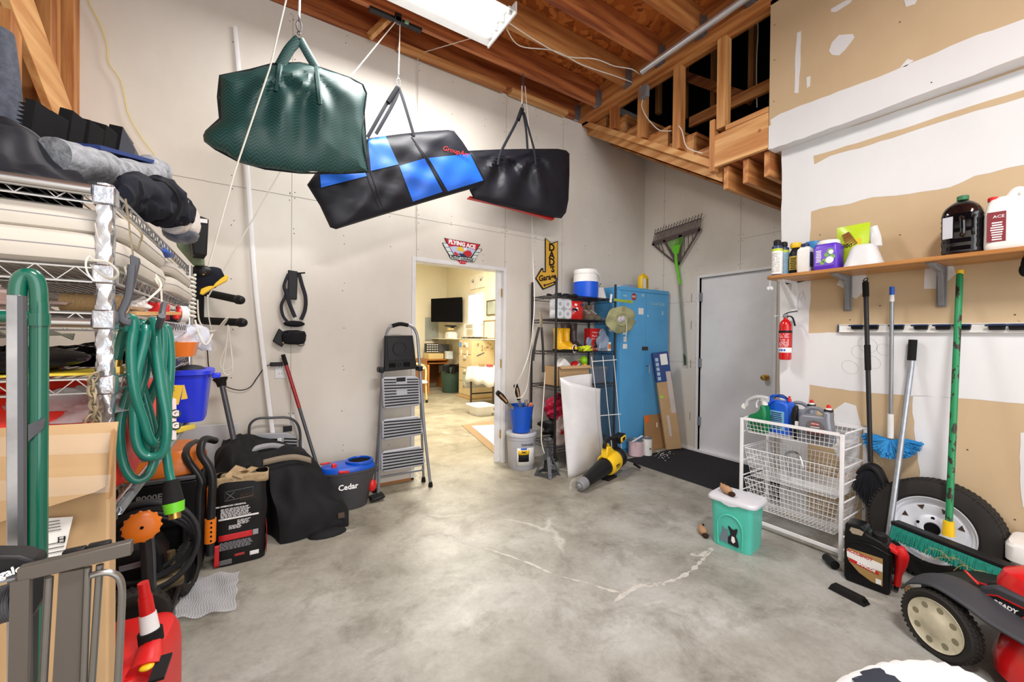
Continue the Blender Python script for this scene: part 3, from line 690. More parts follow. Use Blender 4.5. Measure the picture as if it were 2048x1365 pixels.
obj('neck_label', MB().box((-.034,.012,.268),(.002,.05,.02), Matrix.Rotation(.9,3,'Y')), 'paper_white', t)
# --- white jug
t = thing('jug', 'white handled jug with red cap and maroon label on the shelf', 'jug', (3.20,.365,SZ), rz=.12)
obj('body', MB().rlathe([(.88,0),(.98,.01),(1,.03),(1,.17),(.97,.20),((.80,.86),.24),((.6,.7),.265)], d=(.066,.074), e=4.5, n=36), 'white_plastic', t)
obj('handle', MB().tube([(0,.01,.225),(0,-.02,.285),(0,-.035,.30),(0,-.055,.28),(0,-.070,.20)], .019, 10, smooth=5), 'white_plastic', t)
obj('shoulder', MB().rlathe([(1,.22),(.9,.25),(.5,.275),(.3,.28)], o=(0,.01,0), d=(.05,.05), e=2.5), 'white_plastic', t)
obj('cap', MB().lathe([(.017,0),(.018,.003),(.018,.02),(.015,.023)], (0,.045,.262), n=20), 'red_plastic', t); obj('neck', MB().cyl((0,.045,.25),(0,.045,.265),.016), 'white_plastic', t)
obj('label_patch', MB().box((-.0665,.032,.12),(.002,.062,.15)), M('maroon',(122,22,34),.5), t)
text('lettering','ACE',.020, frame((-.068,.025,.17),(0,-1,0),(-1,0,0)), 'ink_white', t); row(.14,.012,'ink_white',8,.045,.03,-.0678,t)
# --- orange cleaner jug
t = thing('jug', 'jug of orange liquid with yellow and blue label at the right picture edge', 'jug', (3.20,.215,SZ))
obj('body', MB().rlathe([(.9,0),(1,.01),(1,.15),(.92,.18),(.5,.245),(.3,.26)], d=(.062,.07), e=4, n=32), 'white_plastic', t)
obj('liquid_band', MB().rlathe([(.92,.002),(1.01,.012),(1.01,.035)], d=(.062,.07), e=4, n=32), M('orangeliq',(240,160,90),.3), t)
obj('label_patch', MB().rlathe([(1.012,.045),(1.012,.062)], d=(.062,.07), e=4, n=32), 'blue_plastic', t)
obj('label_patch', MB().rlathe([(1.012,.062),(1.012,.14)], d=(.062,.07), e=4, n=32), 'yellow_plastic', t)
text('lettering','FIX',.03, frame((-.064,.03,.125),(0,-1,0),(-1,0,0)), 'ink_black', t); text('lettering','-1',.035, frame((-.064,.03,.09),(0,-1,0),(-1,0,0)), 'ink_white', t)
# dark thing hanging under the shelf at the picture edge
c = PX(3.25,2050,528)
t = thing('hanging_glove', 'dark mesh work glove hanging under the shelf at the right picture edge', 'glove', c, world=True)
obj('palm', MB().ball(c+V((0,-.04,0)), (.03,.055,.07)), 'black_fabric', t); obj('thumb', MB().ball(c+V((0,-.0,-.03)),(.02,.02,.035)), 'black_fabric', t)
# --- fire extinguisher
t = thing('fire_extinguisher', 'red fire extinguisher with black hose hanging beside the door', 'fire extinguisher', (3.30,1.405,1.18))
R_ = .040
obj('cylinder', MB().lathe([(.030,0),(.038,.004),(R_,.012),(R_,.255),(.036,.275),(.024,.292),(.014,.30),(.014,.315)]), M('ext_red',(200,16,20),.25,coat=.4), t)
obj('label_patch', MB().lathe([(R_+.0005,.085),(R_+.0008,.09),(R_+.0008,.195),(R_+.0005,.20)], caps=False, n=30), 'ink_red', t)
obj('instruction_panel', MB().lathe([(R_+.001,.055),(R_+.0012,.056),(R_+.0012,.09),(R_+.001,.091)], caps=False, n=30), 'paper_white', t)
obj('strap', MB().lathe([(R_+.0008,.20),(R_+.002,.202),(R_+.002,.215),(R_+.0008,.217)], caps=False, n=30), 'black_plastic', t)
mb = MB()
for z in (.19,.178,.168,.15,.14,.13,.12,.11,.1):
    for a in range(-6,5):
        if random.random() < .7: mb.box((-(R_+.0015)*math.cos(a*.15),(R_+.0015)*math.sin(a*.15),z),(.0008,.005,.004),Matrix.Rotation(-a*.15,3,'Z'))
obj('small_print', mb, 'ink_white', t)
mb = MB()
for a in (-.3,.1,.5): mb.box((-(R_+.002)*math.cos(a),(R_+.002)*math.sin(a),.073),(.001,.011,.015),Matrix.Rotation(-a,3,'Z'))
obj('pictogram', mb, 'blue_plastic', t)
obj('valve', MB().box((0,0,.325),(.022,.024,.03)).cyl((-.02,0,.325),(-.012,0,.325),.014,n=16), 'grey_metal', t, bevel=.002)
obj('lever', MB().tube([(0,.01,.338),(0,-.03,.352),(0,-.075,.358)], .005, 6, smooth=3, flat=((1,0,0),2,.7)), 'black_plastic', t)
obj('handle', MB().tube([(0,.01,.315),(0,-.03,.322),(0,-.05,.30),(0,-.062,.25)], .006, 6, smooth=3, flat=((1,0,0),2,.8)), 'black_plastic', t)
obj('pin', MB().cyl((0,.02,.33),(0,.075,.327),.002), 'chrome', t)
obj('wall_bracket', MB().box((.055,0,.18),(.05,.03,.22)), 'grey_metal', t)
# --- tool rail
rl = thing('tool_rail', 'long white aluminium rail with sprung tool holders screwed to the right wall', 'tool rail', (XR,.5,1.37), world=True)
a = PX(XR-.01,1679,657.5); b_ = PX(XR-.01,2200,655)
mb = MB(); mb.beam(a, b_, .020, .048); mb.beam(a+V((-.012,0,.024)), b_+V((-.012,0,.024)), .006, .004); mb.beam(a+V((-.012,0,-.024)), b_+V((-.012,0,-.024)), .006, .004)
obj('channel', mb, 'white_plastic', rl)
obj('end_cap', MB().box(a+V((-.002,.003,0)),(.024,.008,.054)), 'navy', rl)
for px, on_ in ((1714,0),(1745,1),(1795,1),(1842,0),(1886,0),(1926,1),(1994,0),(2036,0),(2090,0)):
    c = PX(XR-.03, px, 655)
    mb = MB(); mb.box(c, (.02,.055,.03), taper=1.15); h = obj('holder', mb, 'black_plastic', rl, bevel=.003)
    g = MB().tube([c+V((-.012,.04,.010)),c+V((-.022,.01,.012)),c+V((-.018,-.03,.012))], .005, 6, smooth=3); obj('grip_arm', g, 'navy', h)
def pole(t, name, a, b, r, m, n=12): return obj(name, MB().cyl(a, b, r, n=n), m, t)
# black broom
M('bristle_black',(30,32,38),.7,bmp=.6,bscale=400); M('bristle_green',(10,128,112),.7,bmp=.7,bscale=350,vary=.25,scale=60); M('brush_blue',(40,140,205),.7,bmp=.6,bscale=200,vary=.2,scale=50)
t = thing('broom', 'black angled broom standing against the rail with a black metal handle', 'broom', (3.2,.93,.2), world=True)
a = PX(3.30,1731,562); b_ = PX(3.24,1741,925)
pole(t,'handle',a,b_,.0125,'black_metal'); m1 = a.lerp(b_,.36); m2 = a.lerp(b_,.50); pole(t,'grip_sleeve',m1,m2,.016,'black_rubber')
obj('hang_loop', MB().torus(a+V((0,0,.006)),(1,0,0),.010,.003,16,6,.8,1.4), 'black_plastic', t)
obj('grip_sleeve', MB().cyl(a-V((0,0,.01)), a.lerp(b_,.09), .0165), 'black_rubber', t)
h0, h1, h2, h3 = [PX(3.22,*p) for p in ((1722,928),(1752,930),(1778,985),(1780,1010))]
mb = MB().tube([PX(3.22,1716,948),PX(3.22,1735,934),PX(3.22,1755,940),PX(3.22,1772,975),PX(3.22,1779,1010)], [.014,.022,.024,.020,.012], 10, smooth=5, flat=((1,0,0),1.5,1)); hd = obj('broom_head', mb, 'black_plastic', t)
top = catmull([PX(3.22,1716,950),PX(3.22,1735,940),PX(3.22,1755,948),PX(3.22,1770,980),PX(3.22,1778,1012)], 8)
bot = catmull([PX(3.20,1708,972),PX(3.20,1724,995),PX(3.20,1742,1020),PX(3.20,1758,1036),PX(3.20,1772,1046)], 8)
mb = MB()
for i in range(len(top)*4):
    f_ = i/(len(top)*4-1)*(len(top)-1); k = min(int(f_),len(top)-2); p = top[k].lerp(top[k+1],f_-k); q = bot[k].lerp(bot[k+1],f_-k)
    for xx in (-.018,-.009,0,.009,.018): mb.cyl(p+V((xx,0,0)), q+V((xx*1.6+random.uniform(-.006,.006),random.uniform(-.008,.008),random.uniform(-.01,.004))), .0022,.0012,n=3,caps=False)
bb = obj('bristles', mb, 'bristle_black', t); bb['kind'] = 'stuff'
# duster
t = thing('duster', 'blue fan-shaped duster head on a grey pole with a blue tip, hanging from the rail', 'duster', (3.3,.82,.7), world=True)
a = PX(3.31,1784,574); b_ = PX(3.31,1781,870)
pole(t,'pole',a,b_,.0105,'grey_metal'); pole(t,'pole_tip',a,a.lerp(b_,.055),.012,'blue_plastic'); pole(t,'tip_collar',a.lerp(b_,.055),a.lerp(b_,.10),.012,'white_plastic'); pole(t,'socket',a.lerp(b_,.86),b_+V((0,0,-.02)),.015,'white_plastic')
c = PX(3.31,1781,880); mb = MB()
for k in range(520):
    an = random.uniform(PI*1.0, PI*2.0); rr = random.uniform(.095,.135); dx = random.uniform(-1,1)*.045
    e_ = c+V((dx, math.cos(an)*rr*1.05, math.sin(an)*rr*.95+.012)); s_ = c+V((dx*.3, math.cos(an)*.01,0))
    m_ = s_.lerp(e_,.55)+V((random.uniform(-.01,.01),)*3); mb.tube([s_,m_,e_], [.003,.005,.0055], 4)
br = obj('bristles', mb, 'brush_blue', t); br['kind'] = 'stuff'
# galvanised bar
t = thing('metal_bar', 'galvanised steel bar with black grip leaning by the blue duster', 'bar', (3.3,.8,0), world=True)
a = PX(3.345,1826,680); b_ = PX(3.06,1776,1085); k_ = PX(3.335,1822,735)
obj('tube', MB().tube([a.lerp(k_,.6),k_,k_.lerp(b_,.1),b_], .0145, 14), 'zinc', t); pole(t,'grip',a,a.lerp(k_,.75),.020,'black_rubber')
# push broom
t = thing('push_broom', 'push broom with chipped green handle and teal bristles standing over the wheel', 'broom', (3.1,.54,.2), world=True)
a = PX(3.33,1920,545); b_ = PX(3.06,1897,1060)
def chipped():
    m, n, l, b = _base('chipped_green', srgb(20,128,76), .4); v = coord(n,l,(1,1,.45))
    l.new(ramp(n,l,noise(n,l,v,26,3,.6),[(.55,srgb(22,132,80)),(.58,srgb(40,34,26))]), b.inputs['Base Color']); return m
chipped(); pole(t,'handle',a,b_,.0145,'chipped_green'); pole(t,'top_cap',a+V((0,0,.012)),a-V((0,0,.03)),.016,'yellow_plastic')
obj('socket', MB().cyl(b_+V((0,0,.045)),b_-V((0,0,.03)),.021,.025,n=16), 'yellow_plastic', t)
e0, e1 = PX(3.10,1789,1045), PX(2.93,2032,1140)
d = (e1-e0).normalized()
mb = MB().beam(e0, e1, .06, .024); obj('block', mb, 'black_plastic', t, bevel=.006)
rowm = MB()
for i in range(330):
    f_ = i/329; p = e0.lerp(e1,f_)
    for q in range(4):
        off = V((-.030+.02*q*.5,0,0)); s_ = p+V((-.026+q*.010,0,-.008)); e_ = s_+V((-.05+random.uniform(-.008,.008), random.uniform(-.006,.006), -.062+random.uniform(-.008,.006)))
        rowm.cyl(s_, e_, .0028,.0018,n=3,caps=False)
br = obj('bristles', rowm, 'bristle_green', t); br['kind'] = 'stuff'
mb = MB()
for k in range(18):
    p = e0.lerp(e1,random.uniform(.35,.95))+V((-.07,0,-.05)); q = p+V((random.uniform(-.05,.02),random.uniform(-.07,.07),random.uniform(-.05,.03))); mb.tube([p,p.lerp(q,.5)+V((0,0,.012)),q], .0011, 4, smooth=3)
st = obj('straw', mb, M('straw',(190,160,96),.8), t); st['kind'] = 'stuff'
# --- trailer wheel leaning on the wall
def wheel():
    cb = PZ(0,1858,1172); ct = PX(XR-.01,1866,968); ax_u = (ct-V((3.16,.60,0))); 
    base = V((3.155,.61,0)); top_ = V((XR-.06,.655,.0)); Rw = .268
    uu = V((.13,.0,1)).normalized(); cc = base+uu*Rw+V((.05,0,0))
    nn = V((-1,0,.13)).normalized(); vv = uu.cross(nn).normalized()
    t = thing('trailer_wheel', 'spare trailer tyre on a white steel rim leaning against the right wall', 'wheel', (cc.x,cc.y,0), world=True)
    W2 = .085
    tp = [(.179,-W2*.8),(.19,-W2),(.23,-W2*1.02),(.258,-W2*.92),(.272,-W2*.7),(Rw,-W2*.3),(Rw,W2*.3),(.272,W2*.7),(.258,W2*.92),(.23,W2*1.02),(.19,W2),(.179,W2*.8)]
    tr = obj('tyre', MB().lathe(tp, cc, nn, 72, caps=False, aref=vv), M('tyre_rubber',(44,42,40),.8,bmp=.3,bscale=40), t, solid=.004)
    mb = MB()
    for k in range(72):
        an = 2*PI*k/72; e_ = vv*math.cos(an)+uu*math.sin(an); tn = uu*math.cos(an)-vv*math.sin(an)
        Rm = Matrix((e_,tn,nn)).transposed()
        for z, w_ in ((-W2*.72,.03),(0,.05),(W2*.72,.03)): mb.box(cc+e_*(.268 if abs(z)>.01 else Rw)+nn*z, (.012,.012,w_), Rm)
    obj('tread_block', mb, 'tyre_rubber', t)['kind'] = 'stuff'
    rp = [(.172,.075),(.176,.07),(.172,.060),(.158,.056),(.150,.036),(.142,.032),(.128,.040),(.105,.035),(.075,.022),(.060,.036),(.040,.038),(.034,.036)]
    M('rim_white',(222,226,234),.35)
    obj('rim', MB().lathe(rp, cc, nn, 60, caps=False, aref=vv), 'rim_white', t, solid=.003)
    for k in range(8):
        an = 2*PI*(k+.5)/8; e_ = vv*math.cos(an)+uu*math.sin(an); tn = uu*math.cos(an)-vv*math.sin(an); c = cc+e_*.118+nn*.0405
        mb = MB().prism([c-e_*.013, c+e_*.011+tn*.017, c+e_*.011-tn*.017], nn*.0015); obj('vent_hole', mb, M('vent',(60,48,34),.9), t)
    for k in range(5):
        an = 2*PI*k/5+.3; e_ = vv*math.cos(an)+uu*math.sin(an); obj('bolt_hole', MB().disc(cc+e_*.060+nn*.036, nn, .0085, 12, .002), 'dark_void', t)
    obj('hub_hole', MB().disc(cc+nn*.030, nn, .034, 20, .006), 'dark_void', t)
    c = cc+uu*.02-vv*0; obj('valve_stem', MB().cyl(cc+vv*-.15+uu*-.05+nn*.05, cc+vv*-.14+uu*-.05+nn*.075,.004), 'black_rubber', t)
wheel()
# --- white wire drawer cart
def cart():
    t = thing('wire_drawer_cart', 'white wire drawer cart with three baskets beside the door', 'cart', (3.16,1.24,0), world=True)
    x0, x1, y0, y1, zt = 2.975, 3.355, .95, 1.54, .765
    q = .0095
    for x, y in ((x0,y0),(x0,y1),(x1,y0),(x1,y1)):
        p = obj('post', MB().box2((x-q,y-q,.022),(x+q,y+q,zt)), 'white_metal', t, bevel=.002); obj('post_cap', MB().box((x,y,zt+.002),(.021,.021,.006)), 'grey_plastic', p); obj('foot', MB().cyl((x,y,0),(x,y,.026),.012,.010), 'white_plastic', p)
    for x in (x0,x1): obj('rail', MB().beam((x,y0,zt-.008),(x,y1,zt-.008),.016,.018), 'white_metal', t); obj('rail', MB().beam((x,y0,.05),(x,y1,.05),.016,.018), 'white_metal', t)
    for y in (y0,y1):
        for z in (zt-.006,.66,.55,.45,.34,.235,.13,.05): obj('side_rail', MB().cyl((x0,y,z),(x1,y,z),.0045 if z < .7 else .006,n=8), 'white_metal', t)
    for nm, zt_, dp in (('top_basket',.745,.085),('middle_basket',.545,.20),('bottom_basket',.325,.20)):
        mb = MB(); r = .0017; X0, X1, Y0, Y1 = x0+.012, x1-.012, y0+.016, y1-.016; ins = dp*.16
        def rect(z, k): return [(X0+k,Y0+k,z),(X1-k,Y0+k,z),(X1-k,Y1-k,z),(X0+k,Y1-k,z)]
        mb.tube(rect(zt_,0), .0032, 6, True)
        nz = 3 if dp < .1 else 6
        for j in range(1,nz+1): mb.tube(rect(zt_-dp*j/nz, ins*j/nz), r, 5, True)
        ny, nx = 22, 14
        for i in range(ny+1):
            y = Y0+(Y1-Y0)*i/ny; yb = (Y0+ins)+(Y1-Y0-2*ins)*i/ny
            mb.tube([(X0,y,zt_),(X0+ins,yb,zt_-dp),(X1-ins,yb,zt_-dp),(X1,y,zt_)], r, 4)
        for i in range(nx+1):
            x = X0+(X1-X0)*i/nx; xb = (X0+ins)+(X1-X0-2*ins)*i/nx
            mb.tube([(x,Y0,zt_),(xb,Y0+ins,zt_-dp),(xb,Y1-ins,zt_-dp),(x,Y1,zt_)], r, 4)
        obj(nm, mb, 'white_metal', t)
M('white_metal',(232,232,234),.35)
cart()
CB = .745-.085+.004   # floor of the top basket
# green sprayer
def extrude_profile(name, pts, th, m, t, bevel=.012, x=0, ax=0):
    """outline in (y,z), thickness along x"""
    mb = MB().prism([(x-th/2,a,b) for a,b in pts], (th,0,0)); return obj(name, mb, m, t, bevel=bevel)
t = thing('spray_bottle', 'green trigger spray bottle in the top basket of the white cart', 'spray bottle', (3.06,1.455,CB), rz=-.15)
s = 1.0
prof = [(-.055,0),(.075,0),(.08,.02),(.075,.10),(.065,.118),(.03,.13),(.0,.15),(-.012,.175),(-.014,.20),(-.045,.20),(-.05,.17),(-.055,.14)]
extrude_profile('body', prof, .075, 'green_plastic', t, .016)
obj('collar', MB().cyl((0,-.03,.198),(0,-.03,.225),.019,n=20), 'white_plastic', t)
mb = MB().tube([(0,-.055,.245),(0,-.02,.25),(0,.03,.245),(0,.075,.225)], .016, 8, smooth=4).box((0,-.03,.236),(.026,.05,.03)); obj('spray_head', mb, M('greywhite',(190,194,196),.4), t, bevel=.002)
obj('trigger', MB().tube([(0,.01,.235),(0,.03,.20),(0,.025,.17)], .006, 6, smooth=3, flat=((1,0,0),1.6,1)), 'white_plastic', t)
obj('spout', MB().tube([(0,.075,.225),(0,.10,.205),(0,.11,.17)], .013, 8, smooth=3), M('clear_hose',(200,204,208),.3), t); obj('nozzle_tag', MB().box((0,.125,.165),(.02,.03,.03),Matrix.Rotation(.5,3,'X')), 'paper_white', t)
obj('label_patch', MB().box((-.0385,-.0,.07),(.001,.09,.05)), M('dkgreen',(10,92,56),.4), t)
# blue jug
t = thing('jug', 'tall blue jug with red valve and looped hose behind the green spray bottle', 'jug', (3.13,1.35,CB), rz=-.2)
extrude_profile('body', [(-.075,0),(.075,0),(.08,.02),(.08,.17),(.06,.20),(.055,.235),(-.05,.235),(-.07,.215),(-.078,.18),(-.08,.02)], .10, 'blue_plastic', t, .018)
obj('handle', MB().tube([(0,.06,.20),(0,.075,.25),(0,.03,.265),(0,-.02,.26),(0,-.05,.24)], .011, 8, smooth=5), 'blue_plastic', t)
obj('label_patch', MB().box((-.052,.005,.10),(.002,.12,.13)), M('paleblue',(120,180,222),.5), t); row(.15,.013,'navy',9,.09,.0,-.0535,t)
obj('valve', MB().lathe([(.012,0),(.012,.012),(.007,.02),(.007,.035)], (0,-.055,.238)), 'red_plastic', t)
obj('hose', MB().tube([(-.01,-.05,.25),(-.02,-.03,.275),(-.02,.0,.275),(-.03,.03,.25),(-.04,.05,.20)], .003, 6, smooth=6), 'black_rubber', t)
obj('spray_wand', MB().tube([(-.06,.02,.24),(-.062,.05,.21),(-.062,.085,.17),(-.06,.10,.13)], .010, 8, smooth=4), 'blue_plastic', t)
# dark wand with white clip
t = thing('battery_wand', 'black battery spray wand with white clips standing in the top basket', 'spray wand', (3.05,1.225,CB))
obj('grip', MB().tube([(0,.005,.0),(0,.005,.08),(0,.01,.15),(0,.005,.20),(0,-.002,.225)], [.016,.018,.021,.018,.008], 12, smooth=4), 'black_plastic', t)
obj('clip', MB().box((-.02,-.02,.10),(.02,.035,.045)).box((-.024,-.042,.09),(.02,.022,.075)), 'white_plastic', t, bevel=.003)
# grey ortho jug
M('silver_plastic',(132,136,146),.3,.25)
def ortho(label, loc, rz, front):
    t = thing('jug', label, 'jug', loc, rz=rz, group=None)
    extrude_profile('body', [(-.10,0),(.085,0),(.09,.02),(.088,.16),(.08,.185),(.055,.21),(.035,.215),(.02,.20),(-.0,.178),(-.02,.185),(-.032,.20),(-.045,.215),(-.075,.215),(-.082,.195),(-.07,.17),(-.075,.15),(-.09,.10),(-.10,.03)] if 0 else
        [(-.095,0),(.085,0),(.09,.02),(.088,.155),(.07,.18),(-.045,.18),(-.045,.215),(-.085,.215),(-.085,.16),(-.092,.11),(-.10,.03)], .085, 'silver_plastic', t, .018)
    obj('handle', MB().tube([(0,.078,.165),(0,.062,.20),(0,.03,.222),(0,-.01,.222),(0,-.045,.20)], .0125, 8, smooth=5), 'silver_plastic', t)
    obj('cap', MB().cyl((0,-.065,.213),(0,-.065,.225),.024,n=24), 'black_plastic', t)
    obj('spout_base', MB().cyl((0,-.065,.225),(0,-.065,.235),.017,.014), 'white_plastic', t)
    obj('spout', MB().lathe([(.010,0),(.013,.006),(.010,.018),(.004,.022)], (0,-.065,.234)), 'red_plastic', t)
    if front:
        obj('label_patch', MB().prism([(-.0445,a,b) for a,b in ((-.075,.02),(.035,.02),(.04,.12),(.03,.14),(.0,.152),(-.04,.145),(-.06,.12))],(.002,0,0)), M('greydark',(98,96,98),.4), t)
        obj('badge', MB().box((-.0455,-.01,.128),(.001,.042,.018)), M('brick',(164,44,40),.5), t, bevel=0); text('lettering','ORTHO',.012, frame((-.0465,-.01,.128),(0,-1,0),(-1,0,0)), 'ink_white', t)
        obj('red_panel', MB().box((-.0455,-.012,.085),(.001,.085,.03)), 'brick', t)
        mb = MB()
        for k in range(4): mb.box((-.0465,.02-.021*k,.085),(.001,.015,.010))
        obj('panel_icon', mb, 'ink_white', t); row(.108,.008,'ink_white',1,.07,-.01,-.0465,t); row(.055,.008,'ink_black',3,.06,-.01,-.0465,t)
    return t
ortho('silver-grey handled jug with red panel label at the front of the top basket', (3.045,1.11,CB), 0, True)
t = ortho('second grey jug with black and red cap standing behind the silver one', (3.20,1.26,CB), 0, False)
# middle basket: clear tray and chrome handle
zb = .545-.20+.004
t = thing('door_pull', 'curved chrome handle standing in the middle basket', 'handle', (3.05,1.28,zb), world=True)
a0, a1 = PX(3.10,1578,945), PX(3.10,1606,947)
obj('bow', MB().tube([a0+V((0,0,-.12)),a0,PX(3.10,1572,913),PX(3.10,1580,905),PX(3.10,1594,908),PX(3.10,1603,925),PX(3.10,1606,950),a1+V((0,-.01,-.12))], .009, 10, smooth=6), 'chrome', t)
t = thing('tray', 'shallow clear plastic tray lying in the middle basket', 'tray', (3.17,1.16,zb))
def tray(parent, w, d, h, m, name='shell', th=.003):
    mb = MB().rlathe([(.9,0),(.92,.003),(1,h),(1.04,h),(1.04,h-.004)], d=(w/2,d/2), e=6, n=36); o = obj(name, mb, m, parent); return o
mb = MB().rlathe([(.93,.004),(.98,.05)], d=(.13,.19), e=6, n=36); mb.f = mb.f[:-1]; mb.mi = mb.mi[:-1]; obj('shell', mb, 'clear_plastic', t, solid=.003)
# black end plug on the floor under the cart
t = thing('pipe_end', 'short black plastic cylinder lying at the foot of the cart', 'cylinder', (2.93,.93,0), world=True)
c = PZ(.03,1667,1128); obj('barrel', MB().cyl(c+V((.045,.05,0)),c-V((.012,.012,0)),.024,n=20), 'black_plastic', t); obj('end_face', MB().cyl(c-V((.012,.012,0)),c-V((.015,.015,0)),.018,n=20), 'black_rubber', t)
# --- turquoise bin
t = thing('pet_food_bin', 'turquoise bin with pale grey lid and a cat and dog picture', 'bin', (2.63,1.385,0), rz=math.atan2(-.197,.025)+PI/2)
# local: front faces -X? build with +X along outward depth; width along Y
M('turquoise',(88,206,186),.35); M('lid_grey',(206,208,216),.4)
obj('body', MB().rlathe([(.90,0),(.93,.012),(1.0,.29),(1.02,.295)], d=(.11,.125), e=7, n=44), 'turquoise', t)
def lidp(u,v): pass
mb = MB().rlathe([(1.06,.288),(1.09,.292),(1.09,.305),(1.03,.316),(.9,.320)], d=(.115,.135), e=6, n=44); obj('lid', mb, 'lid_grey', t)
mb = MB().prism([(-.1255,a,b) for a,b in ((-.10,.30),(-.06,.295),(-.03,.282),(0,.276),(.03,.282),(.06,.295),(.10,.30))],(.006,0,0)); obj('lid_lip', mb, 'lid_grey', t)
mb = MB(); arc = [(-.1125+.0,.07,.02)]+[(-.1135-.002*math.sin(a),.075*math.cos(a),.13+.09*math.sin(a)) for a in [PI*k/12 for k in range(13)]]+[(-.105,-.07,.02)]; mb.tube(arc,.0035,6); obj('raised_arch', mb, 'turquoise', t)
def decal(name, pts, x, m, tt, sc=1, oy=0, oz=0): return obj(name, MB().prism([(x+(.19-b)*-.032+.0, a*sc+oy, b*sc+oz) for a,b in pts],(.0006,0,0)), m, tt)
M('catgrey',(108,122,134),.6); M('dogblack',(38,38,42),.6)
cat_ = [(.055,.04),(.012,.04),(.010,.09),(.018,.10),(.012,.125),(.022,.118),(.034,.121),(.048,.135),(.046,.108),(.050,.09),(.057,.065)]
dog_ = [(.008,.036),(-.052,.030),(-.054,.045),(-.045,.08),(-.036,.098),(-.040,.112),(-.046,.14),(-.036,.145),(-.026,.132),(-.010,.134),(.008,.148),(.012,.140),(-.0,.112),(-.004,.095),(.010,.075)]
decal('cat_picture', cat_, -.107, 'catgrey', t); decal('dog_picture', dog_, -.1073, 'dogblack', t)
decal('dog_chest', [(-.012,.09),(-.028,.088),(-.034,.062),(-.022,.048),(-.010,.06)], -.1083, 'paper_white', t)
M('plushtan',(172,134,100),.9,bmp=.6,bscale=120); M('plushbrown',(52,34,26),.9)
def plush(label, loc, rz, s=1):
    t = thing('plush_toy', label, 'plush toy', loc, rz=rz)
    obj('body', MB().ball((0,0,.026*s),(.042*s,.028*s,.027*s)).ball((.03*s,0,.03*s),(.024*s,.022*s,.022*s)), 'plushtan', t)
    obj('tail', MB().ball((-.047*s,0,.016*s),(.022*s,.02*s,.015*s)), 'plushbrown', t); obj('ear', MB().ball((.035*s,.012*s,.05*s),(.008*s,.006*s,.01*s)), 'plushtan', t); obj('ear', MB().ball((.035*s,-.014*s,.05*s),(.010*s,.008*s,.008*s)), 'plushbrown', t)
plush('small tan and brown plush toy lying on the lid of the turquoise bin', (2.585,1.43,.321), 1.2)
plush('small tan plush toy half hidden on the floor behind the turquoise bin', (2.56,1.575,0), .9)
# --- black weedkiller jug
t = thing('jug', 'black handled jug with gold and white label on the floor by the wheel', 'jug', (2.80,.77,0), world=True)
jc = V((2.80,.775,0)); ang = math.atan2(.16,.02)  # front face runs almost along Y
JM = Matrix.Translation((2.815,.775,0)) @ Matrix.Rotation(.1,4,'Z')
M('black_gloss',(18,18,20),.28)
mb = MB(JM); mb.prism([(-.055,a,b) for a,b in ((-.085,.0),(.085,.0),(.095,.02),(.095,.25),(.092,.315),(.075,.322),(.02,.322),(.005,.31),(0,.285),(-.055,.27),(-.088,.25),(-.098,.2),(-.095,.02))],(.11,0,0)); jb_ = obj('body', mb, 'black_gloss', t, bevel=.02)
jb_.modifiers['bevel'].segments = 4
mb = MB(JM); mb.prism([(-.057,a,b) for a,b in ((.066,.302),(.030,.302),(.012,.295),(.020,.272),(.06,.27),(.072,.285))],(.115,0,0)); obj('handle_hole', mb, M('holegrey',(150,138,118),.9), t)
mb = MB(JM).tube([(-.056,.088,.20),(-.060,.05,.232),(-.060,-.02,.238),(-.056,-.09,.215)], .004, 6, smooth=5); obj('moulded_ridge', mb, 'black_gloss', t)
mb = MB(JM).prism([(-.0565,a,b) for a,b in ((.083,.175),(.075,.185),(-.065,.185),(-.066,.04),(-.02,.045),(.03,.07),(.07,.11),(.082,.14))],(.001,0,0)); obj('label_patch', mb, M('gold',(164,132,80),.45), t)
mb = MB(JM).prism([(-.0575,a,b) for a,b in ((.082,.172),(.06,.174),(-.065,.155),(-.065,.115),(.0,.118),(.08,.135))],(.001,0,0)); obj('label_patch', mb, 'paper_white', t)
mb = MB(JM).prism([(-.0582,a,b) for a,b in ((.07,.132),(-.05,.108),(-.05,.092),(.07,.115))],(.001,0,0)); obj('label_patch', mb, 'ink_red', t)
text('lettering','ACCUSHOT',.020, JM @ frame((-.0588,.028,.167),(0,-1,-.12),(-1,0,0)), 'ink_red', t, bold=.0006); text('lettering','BANCOS',.019, JM @ frame((-.0592,.0,.113),(0,-1,-.2),(-1,0,0)), 'ink_white', t, bold=.0008)
obj('barcode', MB(JM).box((-.0580,-.05,.058),(.001,.022,.026)), 'paper_white', t)
obj('cap', MB(JM).lathe([(.030,.262),(.030,.29),(.022,.298),(.012,.302)], (0,-.045,0), n=20), 'black_plastic', t)
obj('collar', MB(JM).prism([(-.035,-.02,.272),(-.035,-.09,.250),(-.035,-.12,.235),(-.035,-.12,.215),(-.035,-.02,.25)],(.07,0,0)), 'red_plastic', t, bevel=.004)
t = thing('spray_wand', 'red battery sprayer wand with black trigger hooked on the black jug', 'sprayer', (2.86,.62,0), world=True)
P = lambda x,y: PX(2.84,x,y)
obj('barrel', MB().tube([P(1796,1095),P(1803,1112),P(1802,1130),P(1797,1150),P(1794,1172)], [.026,.030,.024,.015,.014], 12, smooth=5), 'red_plastic', t)
obj('nozzle', MB().cyl(P(1794,1170),P(1792,1180),.011,.010), 'black_plastic', t)
obj('trigger', MB().ball(P(1783,1107),(.022,.018,.026)), 'black_plastic', t)
